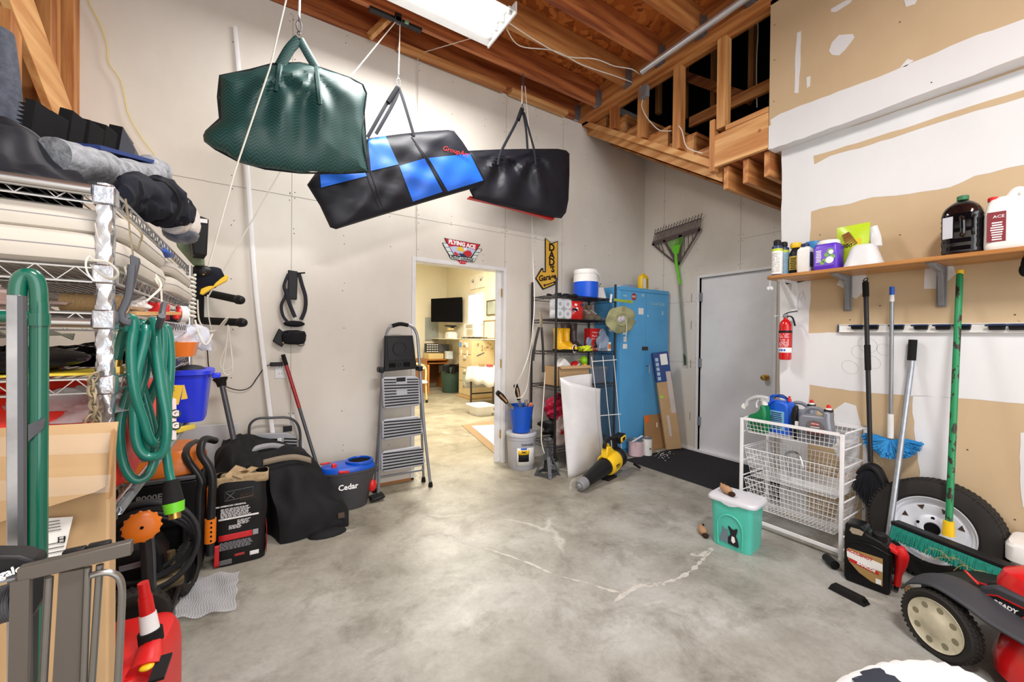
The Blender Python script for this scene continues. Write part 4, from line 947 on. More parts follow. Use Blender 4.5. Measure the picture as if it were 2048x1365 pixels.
obj('hose', MB().tube([P(1779,1125),P(1790,1135),P(1785,1150),P(1775,1160),P(1785,1168),P(1792,1158),P(1783,1140),P(1772,1138),P(1765,1100),P(1770,1070),P(1785,1085)], .003, 6, smooth=6), 'black_rubber', t)
t = thing('wheel_chock', 'black slotted plastic block lying on the floor in front of the black jug', 'block', (2.56,.80,0), world=True)
p = [PZ(0,1648,1182),PZ(0,1735,1222),PZ(0,1741,1213),PZ(0,1690,1172)]
a, b_ = PZ(0,1655,1178), PZ(0,1728,1216); d = (b_-a).normalized(); n_ = V((d.y,-d.x,0))
if n_.x < 0: n_ = -n_
mb = MB().prism([a, b_, b_+n_*.058, a+n_*.058], (0,0,.001)); 
def frust(p4, p4t): 
    m_ = MB(); return m_._add(p4+p4t, [(3,2,1,0),(4,5,6,7),(0,1,5,4),(1,2,6,5),(2,3,7,6),(3,0,4,7)])
obj('block', frust([a,b_,b_+n_*.06,a+n_*.06],[a+d*.012+n_*.01+V((0,0,.03)),b_-d*.02+n_*.01+V((0,0,.03)),b_-d*.02+n_*.05+V((0,0,.03)),a+d*.012+n_*.05+V((0,0,.03))]), 'black_rubber', t, bevel=.002)
obj('slot', MB().box(b_-d*.012+n_*.03+V((0,0,.018)),(.012,.03,.012), Matrix.Rotation(math.atan2(d.y,d.x),3,'Z')), 'dark_void', t)
# dried leaves near the wheel
mb = MB()
for k in range(9):
    c = PZ(.004,1815+random.uniform(-14,14),1174+random.uniform(-6,8)); a_ = random.uniform(0,6); e_ = V((math.cos(a_),math.sin(a_),.15))*.022; f_ = V((-math.sin(a_),math.cos(a_),.1))*.008; mb._add([c-e_,c+f_,c+e_,c-f_],[(0,1,2,3)])
tag(obj('dry_leaves', mb, M('dryleaf',(150,118,74),.9), solid=.0006), 'scatter of small dry leaves on the floor beside the wheel', 'leaves', kind='stuff')
# --- lawn mower
def mower():
    ux = V((.905,-.425,0)); uy = V((.425,.905,0)); O = V((2.435,.435,0))
    MM = Matrix(((ux.x,uy.x,0,O.x),(ux.y,uy.y,0,O.y),(0,0,1,0),(0,0,0,1)))
    t = thing('lawn_mower', 'red and black push lawn mower at the right picture edge', 'lawn mower', (2.6,.3,0), world=True)
    def B(): return MB(MM)
    def whl(x, y, R, s, nm=''):
        w_ = obj('wheel', B().lathe([(R*.74,-.024*s),(R*.94,-.026),(R,-.018),(R,.018),(R*.94,.026),(R*.74,.024)], (x,y,R), (1,0,0), 48, caps=False), 'tyre_rubber', t, solid=.004)
        mb = B()
        for k in range(44):
            an = 2*PI*k/44
            for dx in (-.016,0,.016): mb.box((x+dx, y+math.cos(an+dx*4)*R, R+math.sin(an+dx*4)*R), (.012,.010,.010), Matrix.Rotation(an,3,'X'))
        obj('tread_block', mb, 'tyre_rubber', w_)['kind'] = 'stuff'
        M('hub_cream',(196,190,166),.6,vary=.15,scale=25)
        sx = -1 if s > 0 else 1
        obj('hubcap', B().lathe([(R*.77,0),(R*.77,.008),(R*.72,.004),(R*.35,.006),(R*.30,.010),(R*.0001,.011)], (x+sx*.022,y,R), (sx,0,0), 48), 'hub_cream', w_)
        M('hub_hole',(128,122,98),.8)
        for k in range(8):
            an = 2*PI*k/8+.25; obj('hub_dimple', B().disc((x+sx*.0265,y+math.cos(an)*R*.56,R+math.sin(an)*R*.56),(sx,0,0),R*.095,14,.001), 'hub_hole', w_)
    whl(0,0,.13,1); whl(.55,0,.13,-1); whl(0,-.72,.10,1); whl(.55,-.72,.10,-1)
    M('mower_red',(206,16,22),.25,coat=.3); M('mower_grey',(52,54,60),.55)
    # deck
    mb = B().rlathe([(1.05,.06),(1.06,.12),(1.0,.18),(.92,.215),(.6,.23),(.3,.235)], o=(.27,-.44,0), d=(.27,.34), e=3.2, n=48); obj('deck', mb, 'mower_red', t)
    mb = B(); prof = [(-.05,.135,.20),(-.05,.10,.245),(-.05,.02,.282),(-.05,-.08,.275),(-.05,-.16,.255),(-.05,-.24,.25),(-.05,-.33,.245)]
    def fen(u, v):
        pts = catmull([V(p) for p in prof], 6); k = min(int(v*(len(pts)-1)), len(pts)-1); p = pts[k]; w_ = .05+.19*u
        return V((-.022+u*.17, p.y+ (.02*u), p.z + .03*math.sin(PI*u*.9)*(1-v*.4)))
    mb.grid(fen, 10, 37); obj('fender', mb, 'mower_grey', t, solid=.008)
    obj('rear_flap', B().prism([(.16,.10,.10),(.16,.20,.16),(.16,.18,.23),(.16,.02,.28),(.16,-.05,.22)],(.28,0,0)), 'black_plastic', t, bevel=.012)
    obj('engine_block', B().box((.29,-.24,.26),(.26,.32,.14)), 'black_plastic', t, bevel=.02)
    obj('side_cover', B().prism([(.125,-.40,.21),(.125,-.07,.21),(.125,-.03,.23),(.125,-.04,.31),(.125,-.09,.345),(.125,-.40,.345)],(.05,0,0)), 'mower_grey', t, bevel=.014)
    obj('engine_cover', B().rlathe([(1,.32),(1.0,.36),(.92,.40),(.7,.42),(.3,.43)], o=(.29,-.22,0), d=(.15,.17), e=4, n=36), 'mower_red', t)
    lf = obj('label_frame', B().prism([(.121,-.34,.225),(.121,-.09,.225),(.121,-.065,.245),(.121,-.07,.295),(.121,-.10,.31),(.121,-.34,.31)],(.004,0,0)), 'red_plastic', t)
    obj('label_patch', B().prism([(.1195,-.34,.229),(.1195,-.093,.229),(.1195,-.070,.246),(.1195,-.074,.292),(.1195,-.102,.306),(.1195,-.34,.306)],(.002,0,0)), 'ink_black', t)
    text('lettering','READY', .022, MM @ frame((.1185,-.127,.282),(0,-1,0),(-1,0,0)), 'ink_white', t, bold=.0008, shear=.2); text('lettering','START', .022, MM @ frame((.1185,-.127,.263),(0,-1,0),(-1,0,0)), 'ink_white', t, bold=.0008, shear=.2)
    text('lettering','OHV', .03, MM @ frame((.1185,-.205,.270),(0,-1,0),(-1,0,0)), 'ink_red', t, bold=.0008, shear=.2)
    obj('pull_cord', B().tube([(.16,-.02,.30),(.17,.03,.325),(.19,.04,.315),(.18,-.0,.30),(.17,-.04,.31)], .004, 6, smooth=5), 'red_plastic', t)
    obj('pulley_boot', B().cyl((.18,-.04,.31),(.22,-.16,.34),.012), 'black_rubber', t)
mower()
# --- translucent tub at the right edge
c = PX(3.2,2062,1090)
t = thing('storage_tub', 'translucent white tub with a red thing inside at the right picture edge', 'tub', (3.2,.20,0), world=True)
o_ = V((3.22,.215,0))
obj('tub_wall', MB().rlathe([(.78,.0),(.82,.02),(.94,.25),(1.08,.26),(1.08,.33),(1.0,.345)], o=o_, d=(.12,.12), e=5, n=36), 'white_plastic', t)
obj('red_content', MB().ball(o_+V((-.08,.03,.30)),(.05,.05,.035)), 'red_plastic', t)
# --- white fleece in the foreground
def fleece(u, v):
    a = 2*PI*u; r = math.sin(v*PI/2); 
    x = math.cos(a)*r*.42; y = math.sin(a)*r*.30; z = .33*math.cos(v*PI/2)**.55*(1+.06*math.sin(3*a+1)) + .006*math.sin(40*a)*r
    return V((x, y, max(z,0)))
_p = PZ(.33,1915,1352); _d = V((_p.x,_p.y,0)).normalized(); _c = _p-_d*.17+V((.08,.16,0))
mb = MB(Matrix.Translation((_c.x-.08,_c.y-.16,0))).grid(fleece, 90, 30, True)
t = thing('fleece_cushion', 'fluffy white cushion with a dark blue spot in the bottom right foreground', 'cushion', (_c.x-.1,_c.y-.2,0), world=True)
o = obj('cover', mb, M('fleece',(244,244,248),.95,bmp=.8,bscale=160), t)
mb = MB(Matrix.Translation((_c.x-.08,_c.y-.16,0)))
def spot(u, v):
    a = 2*PI*u; r = v*.07*(1+.25*math.sin(3*a)+.12*math.sin(7*a)); x = .02+math.cos(a)*r; y = .17+math.sin(a)*r*.75
    rr = min(math.sqrt((x/.42)**2+(y/.30)**2),.999); ph = math.asin(rr); al = math.atan2(y/.30,x/.42)
    return V((x,y,.33*math.cos(ph)**.55*(1+.06*math.sin(3*al+1))+.004))
mb.grid(spot, 28, 8, True); obj('dark_spot', mb, M('spotblue',(44,50,66),.95,bmp=.8,bscale=160), t)
# ================================================================== corner: rack, cabinet and what stands round them
def wire_shelf(parent, name, x0, x1, y0, y1, z, m, dense=.025, th=.03, wire=.0016, rim=.0032):
    """Metro-style shelf: rim, zigzag truss and deck wires in one part"""
    mb = MB(); R4 = [(x0,y0),(x1,y0),(x1,y1),(x0,y1)]
    mb.tube([(x,y,z) for x,y in R4], rim, 6, True); mb.tube([(x,y,z-th) for x,y in R4], rim, 6, True)
    for (ax_,ay),(bx,by) in zip(R4, R4[1:]+R4[:1]):
        L = math.hypot(bx-ax_,by-ay); n = max(4,int(L/.028)); pts = []
        for k in range(n+1): pts.append((ax_+(bx-ax_)*k/n, ay+(by-ay)*k/n, z if k%2 else z-th))
        mb.tube(pts, wire, 4)
    n = int((x1-x0)/dense)
    for k in range(1,n): x = x0+(x1-x0)*k/n; mb.cyl((x,y0,z+.001),(x,y1,z+.001),wire,n=5,caps=False)
    for k in (1,2): 
        y = y0+(y1-y0)*k/3; mb.cyl((x0,y,z-.004),(x1,y,z-.004),rim*.8,n=6)
    return obj(name, mb, m, parent)
RX0, RX1, RY0, RY1 = 2.53, 3.37, 3.14, 3.555
RZ = (1.765,1.52,1.185,.83,.22)
t = thing('wire_rack', 'black five-shelf wire rack on castors beside the blue cabinet', 'rack', (2.95,3.35,0), world=True)
for x, y in ((RX0,RY0),(RX1,RY0),(RX0,RY1),(RX1,RY1)):
    p = obj('post', MB().cyl((x,y,.12),(x,y,1.93),.0125), 'black_metal', t)
    obj('castor', MB().cyl((x-.012,y-.01,.045),(x+.012,y-.01,.045),.044,n=24), 'grey_plastic', p); obj('castor_fork', MB().box((x,y,.085),(.034,.03,.05)).lathe([(.03,.105),(.034,.112),(.03,.125)],(x,y,0)), 'black_metal', p)
for z in RZ: wire_shelf(t, 'shelf', RX0, RX1, RY0, RY1, z, 'black_metal')
# on top
t = thing('drink_cooler', 'round drink cooler with blue body and white lid on top of the black rack', 'cooler', (3.13,3.36,RZ[0]+.005))
obj('body', MB().lathe([(.128,0),(.135,.008),(.138,.02),(.142,.185)], n=40), M('cooler_blue',(20,90,220),.35), t)
obj('shoulder', MB().lathe([(.142,.185),(.140,.19),(.136,.27),(.130,.275)], n=40, caps=False), 'white_plastic', t)
obj('lid', MB().lathe([(.13,.27),(.138,.275),(.138,.31),(.132,.322),(.10,.328)], n=40), 'white_plastic', t)
obj('handle', MB().tube([(-.02,-.137,.30),(.06,-.135,.27),(.125,-.08,.23),(.145,-.02,.20)], .007, 6, smooth=4, flat=((0,0,1),1.8,.7)), 'white_plastic', t)
t = thing('lamp_shade', 'white cone-shaped clip lamp with a wire hook beside the drink cooler', 'lamp', (3.315,3.33,RZ[0]+.005))
obj('shade', MB().lathe([(.085,0),(.082,.003),(.048,.135),(.040,.14)], n=28), 'white_plastic', t); obj('hook', MB().tube([(0,0,.14),(0,0,.17),(.012,0,.19),(.02,0,.175)],.003,6,smooth=4), 'black_metal', t)
mb = MB()
for k in range(14): mb.box((2.60+.03*k+random.uniform(-.01,.01), 3.25+random.uniform(-.05,.2), RZ[0]+.012+random.uniform(0,.012)), (.07,.03,.02), Matrix.Rotation(random.uniform(-1,1),3,'Z'))
t = thing('strap_pile', 'dark pile of straps on the top shelf of the black rack', 'straps', (2.75,3.35,RZ[0]), world=True); obj('webbing', mb, 'black_fabric', t, bevel=.004)
# second shelf
def shelf_pos(px, py, y): return PY(y, px, py)
t = thing('paper_roll_pack', 'clear wrapped pack of toilet rolls on the second shelf of the rack', 'pack', (2.665,3.24,RZ[1]+.003))
for x in (-.052,.052):
    for z in (.052,.155): 
        r_ = obj('toilet_roll', MB().cyl((x,-.06,z),(x,.05,z),.050,n=28), M('rollwhite',(214,222,232),.7), t); obj('core_hole', MB().disc((x,-.0605,z),(0,-1,0),.019,20,.001), 'grey_plastic', r_)
obj('wrapping', MB().box((0,-.005,.103),(.212,.13,.212)), 'clear_plastic', t, bevel=.02)
def red_pack(label, x, y, z, w_, h, body):
    t = thing('wrapped_pack', label, 'bag', (x,y,z))
    def f(s): return lambda u,v: V(((u-.5)*w_, s*(.055*math.sin(PI*u)**.6*math.sin(PI*min(max(v,.02),.98))**.5)+random.uniform(-.003,.003), v*h))
    mb = MB().grid(f(-1),16,12).grid(f(1),16,12); obj('wrap', mb, body, t); return t
t = red_pack('glossy red wrapped bag with white patches in the middle of the second shelf', 2.87,3.24,RZ[1]+.003,.21,.20,M('redwrap',(206,38,34),.2))
for k in range(7): obj('print_patch', MB().box((random.uniform(-.07,.07),-.056,random.uniform(.05,.16)),(random.uniform(.02,.05),.004,random.uniform(.012,.03)),Matrix.Rotation(random.uniform(-.5,.5),3,'Y')), 'paper_white' if k%3 else 'navy', t)
def shoe_boot(name, label, x, y, z, rz, m, m2, h=.17, s=1, group=None):
    t = thing(name, label, 'boot', (x,y,z), rz=rz, group=group)
    mb = MB(); secs = []
    rows = [((.0,.0),(.042,.125),.0),((.0,.0),(.046,.13),.015),((.0,.0),(.044,.122),.04),((.0,.02),(.042,.10),.065),((.0,.045),(.040,.07),.09),((0,.055),(.040,.055),.12),((0,.058),(.044,.058),h)]
    vs=[]; n=20
    for (ox,oy),(a,b),zz in rows:
        for k in range(n): tt = 2*PI*k/n; vs.append(V((ox+a*s*math.cos(tt), oy*s+b*s*math.sin(tt), zz*s)))
    fs=[]
    for i in range(len(rows)-1):
        for k in range(n): fs.append((i*n+k,i*n+(k+1)%n,(i+1)*n+(k+1)%n,(i+1)*n+k))
    mb._add(vs, fs+[tuple(range(n-1,-1,-1))]); obj('upper', mb, m, t)
    obj('sole', MB().rlathe([(1,0),(1.03,.006),(1.03,.02),(1,.024)], d=(.044*s,.13*s), e=2.6, n=24), m2, t)
    mb = MB()
    for k in range(5): mb.tube([(-.022,-.06+.018*k,.070+.012*k),(0,-.075+.02*k,.078+.013*k),(.022,-.06+.018*k,.070+.012*k)], .002, 5)
    obj('laces', mb, 'white_rope', t)
    return t
M('hiker',(92,74,60),.8,vary=.25,scale=30); M('hikersole',(70,72,60),.8)
shoe_boot('hiking_boot','brown hiking boot with pale laces on the second shelf, left of the pair',3.03,3.26,RZ[1]+.003,PI*.02,'hiker','hikersole',.17)
shoe_boot('hiking_boot','brown hiking boot on the second shelf, right of the pair',3.13,3.27,RZ[1]+.003,PI*.06,'hiker','hikersole',.17)
mb = MB()
for k in range(5): mb.torus((3.22+.03*k,3.22,RZ[1]+.02),(.3,-1,.3),.022,.003,16,5)
t = thing('bungee_cords', 'grey looped cords lying on the right of the second shelf', 'cords', (3.27,3.25,RZ[1]), world=True); obj('loops', mb, 'grey_plastic', t)
# third shelf
def wellington(label, x, y, z, rz, m, h=.27, fallen=False, group=None):
    t = thing('rubber_boot', label, 'boot', (x,y,z), rz=rz, group=group)
    rows = [((0,-.02),(.040,.13),0),((0,-.02),(.044,.135),.02),((0,-.015),(.043,.125),.045),((0,.02),(.040,.085),.075),((0,.045),(.038,.055),.11),((0,.05),(.042,.052),.18),((0,.05),(.048,.058),h)]
    vs=[]; n=22
    for (ox,oy),(a,b),zz in rows:
        for k in range(n): tt = 2*PI*k/n; vs.append(V((ox+a*math.cos(tt), oy+b*math.sin(tt), zz)))
    fs=[(i*n+k,i*n+(k+1)%n,(i+1)*n+(k+1)%n,(i+1)*n+k) for i in range(len(rows)-1) for k in range(n)]
    obj('shaft', MB()._add(vs, fs+[tuple(range(n-1,-1,-1))]), m, t, solid=.004)
    obj('lining', MB().lathe([(.0001,h-.03),(.046,h-.03)],(0,.05,0)), 'black_fabric', t)
    obj('sole', MB().rlathe([(1,-.0),(1.02,.004),(1.02,.022)], o=(0,-.02,0), d=(.044,.136), e=2.6, n=24), 'black_rubber', t)
    return t
M('wellyellow',(236,180,30),.25); M('wellbrown',(72,58,56),.45)
gz = RZ[2]+.003
wellington('yellow rubber boot on the third shelf, left of the yellow pair', 2.735,3.30,gz,.1,'wellyellow',.245)
wellington('yellow rubber boot on the third shelf, right of the yellow pair', 2.825,3.30,gz,-.05,'wellyellow',.245)
wellington('tall dark brown rubber boot on the third shelf, left of the brown pair', 2.93,3.42,gz,.0,'wellbrown',.31)
wellington('tall dark brown rubber boot on the third shelf, right of the brown pair', 3.035,3.42,gz,.0,'wellbrown',.31)
t = thing('frying_pan', 'black rubber mat with pale rim lying on the front of the third shelf', 'mat', (2.72,3.20,gz))
obj('pad', MB().lathe([(.12,0),(.13,.006),(.12,.014)], sx=1.2, sy=.5, n=30), 'black_rubber', t)
t['category'] = 'mat'; t.name = 'rubber_mat'
t = thing('snorkel_mask', 'round black pad with a cream edge leaning in front of the yellow boots', 'pad', (2.80,3.165,gz+.03), world=True)
obj('rim', MB().torus((2.80,3.165,gz+.03),(.2,-1,.5),.045,.006,28,6,1.2,.6), 'white_rope', t); obj('face', MB().lathe([(.045,0),(.02,.006)],(2.80,3.167,gz+.03),(.2,-1,.5),28,1.2,.6), 'black_rubber', t); t.name = 'knee_pad'
def crumple(name, label, cat, c, r, m, n=18, amp=.25, flat=1.0, parts=None, seed=1):
    rnd = random.Random(seed); ph = [(rnd.uniform(0,6),rnd.uniform(1.5,5),rnd.uniform(1.5,5)) for _ in range(6)]
    def f(u, v):
        a = 2*PI*u; b = PI*v; d = 1+amp*sum(math.sin(p+q*a*(1 if i%2 else round(1))+w_*b*1.7) for i,(p,q,w_) in enumerate([(p,round(q),w_) for p,q,w_ in ph]))/6*2
        z = math.cos(b)*r[2]*d; return V((math.sin(b)*math.cos(a)*r[0]*d, math.sin(b)*math.sin(a)*r[1]*d, max(z, -r[2]*.8)))
    t = thing(name, label, cat, (c[0],c[1],c[2]+r[2]*.8))
    obj('bulk', MB().grid(f, n*2, n, True), m, t, smooth=25); return t
M('limeglove',(212,224,50),.5)
crumple('work_glove','crumpled lime yellow cloth on the third shelf', 'cloth', (2.985,3.20,gz),(.085,.04,.03),'limeglove',seed=3,amp=.5)
crumple('cloth','crumpled dusky red cloth in the middle of the third shelf', 'cloth', (3.08,3.21,gz),(.06,.04,.022),M('duskred',(150,70,66),.8),seed=5,amp=.5)
t = thing('cleaning_box', 'red carton with white print and a cut-out window on the third shelf', 'box', (3.19,3.30,gz))
obj('carton', MB().box((0,0,.125),(.17,.10,.25)), M('boxred',(206,30,30),.5), t, bevel=.002)
obj('window', MB().box((-.01,-.0505,.07),(.05,.002,.07)), 'hiker', t); obj('white_band', MB().box((.02,-.0505,.03),(.1,.002,.04)), 'paper_white', t)
text('lettering','Professional',.024, frame((0,-.052,.205),(1,0,0),(0,-1,0)), 'ink_white', t); text('lettering','Pro-Lift',.034, frame((-.01,-.052,.165),(1,0,0),(0,-1,0)), 'ink_white', t); text('lettering','Home Series',.02, frame((-.01,-.052,.135),(1,0,0),(0,-1,0)), 'ink_white', t)
M('bagblue',(150,166,190),.2,alpha=.75)
crumple('plastic_bag','pale blue plastic bag draped round the red carton', 'bag', (3.235,3.20,gz),(.075,.03,.12),'bagblue',seed=8,amp=.4)
crumple('plastic_bag','small pointed pale blue plastic bag left of the red carton', 'bag', (3.09,3.26,gz),(.04,.03,.075),'bagblue',seed=9,amp=.4)
t = thing('carton', 'small orange and white carton at the right end of the third shelf', 'box', (3.335,3.21,gz)); obj('body', MB().box((0,0,.05),(.045,.05,.10)), 'paper_white', t, bevel=.002); obj('band', MB().box((0,-.0255,.05),(.04,.001,.05)), 'orange_plastic', t)
# fourth shelf
gz = RZ[3]+.003
t = thing('cardboard_box', 'open cardboard box on the fourth shelf of the rack', 'box', (2.79,3.27,gz))
mb = MB(); w_, d_, h_ = .42,.24,.20
for a in ((-w_/2,-d_/2,-w_/2+.004,d_/2),(w_/2-.004,-d_/2,w_/2,d_/2),(-w_/2,-d_/2,w_/2,-d_/2+.004),(-w_/2,d_/2-.004,w_/2,d_/2)): mb.box2((a[0],a[1],0),(a[2],a[3],h_))
mb.box2((-w_/2,-d_/2,0),(w_/2,d_/2,.004)); mb.box((0,-d_/2-.02,h_-.005),(w_,.05,.003),Matrix.Rotation(.5,3,'X')); obj('body', mb, 'cardboard', t)
t = thing('plastic_jug', 'white square plastic container tipped in the open cardboard box', 'container', (2.70,3.24,gz+.20)); obj('body', MB(Matrix.Rotation(.7,4,'Y')).rlathe([(.9,-.06),(1,-.05),(1,.05),(.95,.06)], d=(.065,.05), e=5), 'white_plastic', t)
t = thing('headlamp', 'red and white lamp lying in the open cardboard box', 'lamp', (2.865,3.24,gz+.20)); obj('shell', MB(Matrix.Rotation(-.5,4,'Y')).ball((0,0,.01),(.06,.04,.035)), 'red_plastic', t); obj('lens', MB(Matrix.Rotation(-.5,4,'Y')).box((.02,-.03,.0),(.05,.03,.012)), 'white_plastic', t)
t = thing('toy_ball', 'lime green round toy head with a yellow base in the cardboard box', 'toy', (3.0,3.24,gz+.17)); obj('head', MB().ball((0,0,.085),(.05,.045,.048)), M('limetoy',(150,220,30),.35), t); obj('base', MB().ball((.005,-.01,.03),(.032,.028,.03)), 'yellow_plastic', t); obj('mouth', MB().tube([(.01,-.044,.085),(.025,-.044,.075),(.038,-.034,.085)],.003,5,smooth=3).ball((.018,-.043,.098),.005).ball((.035,-.034,.098),.005), 'ink_black', t)
t = thing('hose_loop', 'thin tan hose looping out of the cardboard box', 'hose', (2.9,3.25,gz+.18), world=True); obj('loop', MB().tube([(2.88,3.25,gz+.18),(2.90,3.25,gz+.24),(2.95,3.25,gz+.26),(2.98,3.24,gz+.20)],.006,6,smooth=5), M('tanhose',(206,150,112),.6), t)
t = thing('clear_tub', 'clear plastic storage tub at the right end of the fourth shelf', 'tub', (3.19,3.33,gz)); mb = MB().rlathe([(.9,.002),(1,.15),(1.05,.152),(1.05,.165)], d=(.13,.15), e=6, n=36); obj('shell', mb, 'bagblue', t); obj('lid', MB().rlathe([(1.06,.165),(1.06,.175),(1,.18)], d=(.13,.15), e=6, n=36), 'clear_plastic', t)
# bottom shelf
gz = RZ[4]+.003
crumple('sack','crumpled pink and red plastic sack at the foot of the rack', 'sack', (2.72,3.33,gz+.26),(.15,.13,.11),M('pinkbag',(206,50,84),.3,vary=.3,scale=20),seed=11,amp=.45)
crumple('sack','dark crumpled bag under the pink sack', 'sack', (2.72,3.33,gz+.06),(.17,.14,.12),M('darkbag',(44,44,44),.35,vary=.3,scale=20),seed=12,amp=.4)
t = crumple('seed_sack','white and red printed sack standing behind the front rack post', 'sack', (2.66,3.20,gz+.0),(.085,.05,.16),M('seedbag',(206,190,186),.5,vary=.1),seed=14,amp=.15); obj('print', MB().box((-.01,-.052,.02),(.08,.004,.05)), 'ink_red', t); 
crumple('sack','bright blue bag at the bottom of the rack', 'sack', (2.80,3.15,.0),(.07,.06,.09),'blue_plastic',seed=15,amp=.3)
crumple('sack','green and white bag above the bright blue one', 'sack', (2.82,3.22,gz+.02),(.06,.05,.08),M('greenbag',(130,150,110),.5,vary=.3,scale=40),seed=16,amp=.3)
crumple('sack','pale green sack seen through the wire grid', 'sack', (3.2,3.40,gz+.1),(.09,.07,.19),M('palegreen',(150,176,150),.6),seed=17,amp=.12)
# --- loppers and cords hanging on the left of the rack
t = thing('loppers', 'long-handled black loppers hanging from the left end of the rack', 'loppers', (2.55,3.10,1.45), world=True)
P = lambda x,y: PY(3.08,x,y)
obj('blade', MB().tube([P(1079,618),P(1082,640),P(1080,662)], [.006,.020,.012], 8, smooth=4, flat=((0,1,0),.4,1)), M('rustmetal',(150,138,112),.6,.4,vary=.3,scale=30), t)
for pts in ([P(1078,655),P(1070,690),P(1066,722)],[P(1083,655),P(1086,700),P(1086,745)]): obj('handle', MB().tube(pts, .012, 10, smooth=4), 'black_metal', t)
def cordobj(label, pts, r=.0045, m='white_rope', name='rope', cat='rope'): return tag(obj(name, MB().tube(pts, r, 6, smooth=6), m), label, cat)
cordobj('white pulley rope hanging from the ceiling down the wall beside the rack', [PY(3.50,1064,432),PY(3.45,1066,520),PY(3.3,1069,600),PY(3.12,1066,650),PY(3.12,1060,700),PY(3.12,1045,745),PY(3.2,1031,772),PY(3.22,1029,790),PY(3.24,1035,797),PY(3.24,1046,792),PY(3.2,1055,770),PY(3.14,1060,730),PY(3.12,1068,660)])
cordobj('pale cord dangling in front of the rack shelves to the floor', [PY(3.10,1090,745),PY(3.09,1087,800),PY(3.08,1083,860),PY(3.07,1084,890),PY(3.06,1094,918),PZ(.012,1110,935),PZ(.012,1133,942)], .005)
# --- bucket stack
t = thing('paint_pail', 'grey five-gallon pail with yellow label on the floor by the doorway', 'pail', (2.30,3.40,0))
obj('body', MB().lathe([(.128,0),(.132,.006),(.145,.30),(.150,.302),(.150,.315),(.146,.317),(.147,.335)], n=44), M('pailgrey',(178,180,190),.4), t)
obj('lid', MB().lathe([(.152,.332),(.156,.335),(.156,.358),(.148,.366),(.146,.36),(.12,.358)], n=44), M('lidpale',(196,198,206),.4), t)
for k in range(16): pass
def curved(r, a0, a1, z0, z1, n=14): 
    return lambda u,v: V((r*math.sin(a0+(a1-a0)*u), -r*math.cos(a0+(a1-a0)*u), z0+(z1-z0)*v))
obj('label_patch', MB().grid(curved(.1412,-.9,.75,.05,.235),14,3), 'paper_white', t, solid=.001)
obj('yellow_label', MB().grid(curved(.1430,-.8,-.0,.16,.205),10,3), 'yellow_plastic', t, solid=.001); obj('black_label', MB().grid(curved(.1420,-.78,-.02,.09,.16),10,3), 'ink_black', t, solid=.001); obj('blue_label', MB().grid(curved(.1436,-.62,-.2,.212,.228),8,3), 'blue_plastic', t, solid=.001)
text('lettering','PMC',.026, frame((-.054,-.1335,.185),(.92,.38*-1,0),(-.38,-.92,0)), 'ink_black', t, bold=.001)
text('handwriting','Sidewalk',.036, frame((-.03,-.1475,.262),(.98,-.2,0),(-.2,-.98,0)), 'ink_black', t, shear=.3)
t = thing('bucket', 'blue bucket of hand tools standing on the grey pail', 'bucket', (2.295,3.40,.366))
obj('wall', MB().lathe([(.0001,.004),(.092,.004),(.126,.262),(.130,.265),(.130,.27),(.124,.27),(.088,0),(.0001,0)], n=44, caps=False), M('bucketblue',(16,84,196),.3), t)
obj('bail', MB().tube([(.127*math.cos(a),.127*math.sin(a)*.25-.11,.25-.10*abs(math.sin(a))) for a in [PI*k/12 for k in range(13)]] if 0 else [(.128,0,.25),(.132,-.03,.19),(.125,-.05,.12)], .003, 6, smooth=4), 'white_rope', t)
obj('dark_contents', MB().disc((0,0,.235),(0,0,1),.118,24,.004), 'dark_void', t)
def handtool(label, p, q, r, m1, m2, cat='hand tool'):
    t = thing('hand_saw' if 'saw' in label else 'hand_tool', label, cat, q, world=True)
    p, q = V(p), V(q); k = p.lerp(q,.62)
    obj('handle', MB().tube([p,p.lerp(k,.5)+V((0,0,.006)),k], [r,r*1.2,r*.8], 8, smooth=4, flat=((0,1,0),.7,1.2)), m1, t); obj('blade', MB().tube([k,q], r*.6, 8, flat=((0,1,0),.4,1.3)), m2, t)
    obj('grip_inlay', MB().tube([p.lerp(k,.2)-V((0,r*.55,0)),p.lerp(k,.9)-V((0,r*.55,0))], r*.5, 6), M('tan_grip',(186,140,96),.6), t)
handtool('black and tan hand saw leaning far out of the blue bucket', PY(3.30,994,785), PY(3.36,1026,818), .020, 'black_plastic','rustmetal')
handtool('black and tan hand tool with bright blade standing in the blue bucket', PY(3.34,1031,770), PY(3.36,1042,818), .022, 'black_plastic','grey_metal')
handtool('grey pliers standing in the blue bucket', PY(3.38,1052,800), PY(3.38,1052,820), .016, 'grey_metal','grey_metal')
handtool('orange-handled tool standing in the blue bucket', PY(3.36,1065,808), PY(3.38,1055,822), .018, M('orangehandle',(214,110,36),.5),'grey_metal')
# --- jack stand
t = thing('jack_stand', 'dark grey steel jack stand on the floor in front of the rack', 'jack stand', (2.37,3.05,0), rz=.35)
M('gunmetal',(84,86,92),.5,.4)
for sx in (-1,1):
    for sy in (-1,1):
        obj('leg', MB().beam((sx*.085,sy*.085,.0),(sx*.028,sy*.028,.19),.032,.012,(sx,sy,0)), 'gunmetal', t)
for a,b in (((-.085,-.085),(.085,-.085)),((.085,-.085),(.085,.085)),((.085,.085),(-.085,.085)),((-.085,.085),(-.085,-.085))): obj('brace', MB().beam((*[q*.93 for q in a],.025),(*[q*.93 for q in b],.025),.006,.03), 'gunmetal', t)
obj('neck', MB().rlathe([(1,.16),(.8,.20),(.75,.27)], d=(.042,.036), e=5, n=20), 'gunmetal', t)
mb = MB().box((0,0,.19),(.022,.022,.30)); 
for k in range(8): mb.box((.014,0,.07+.022*k),(.012,.02,.010))
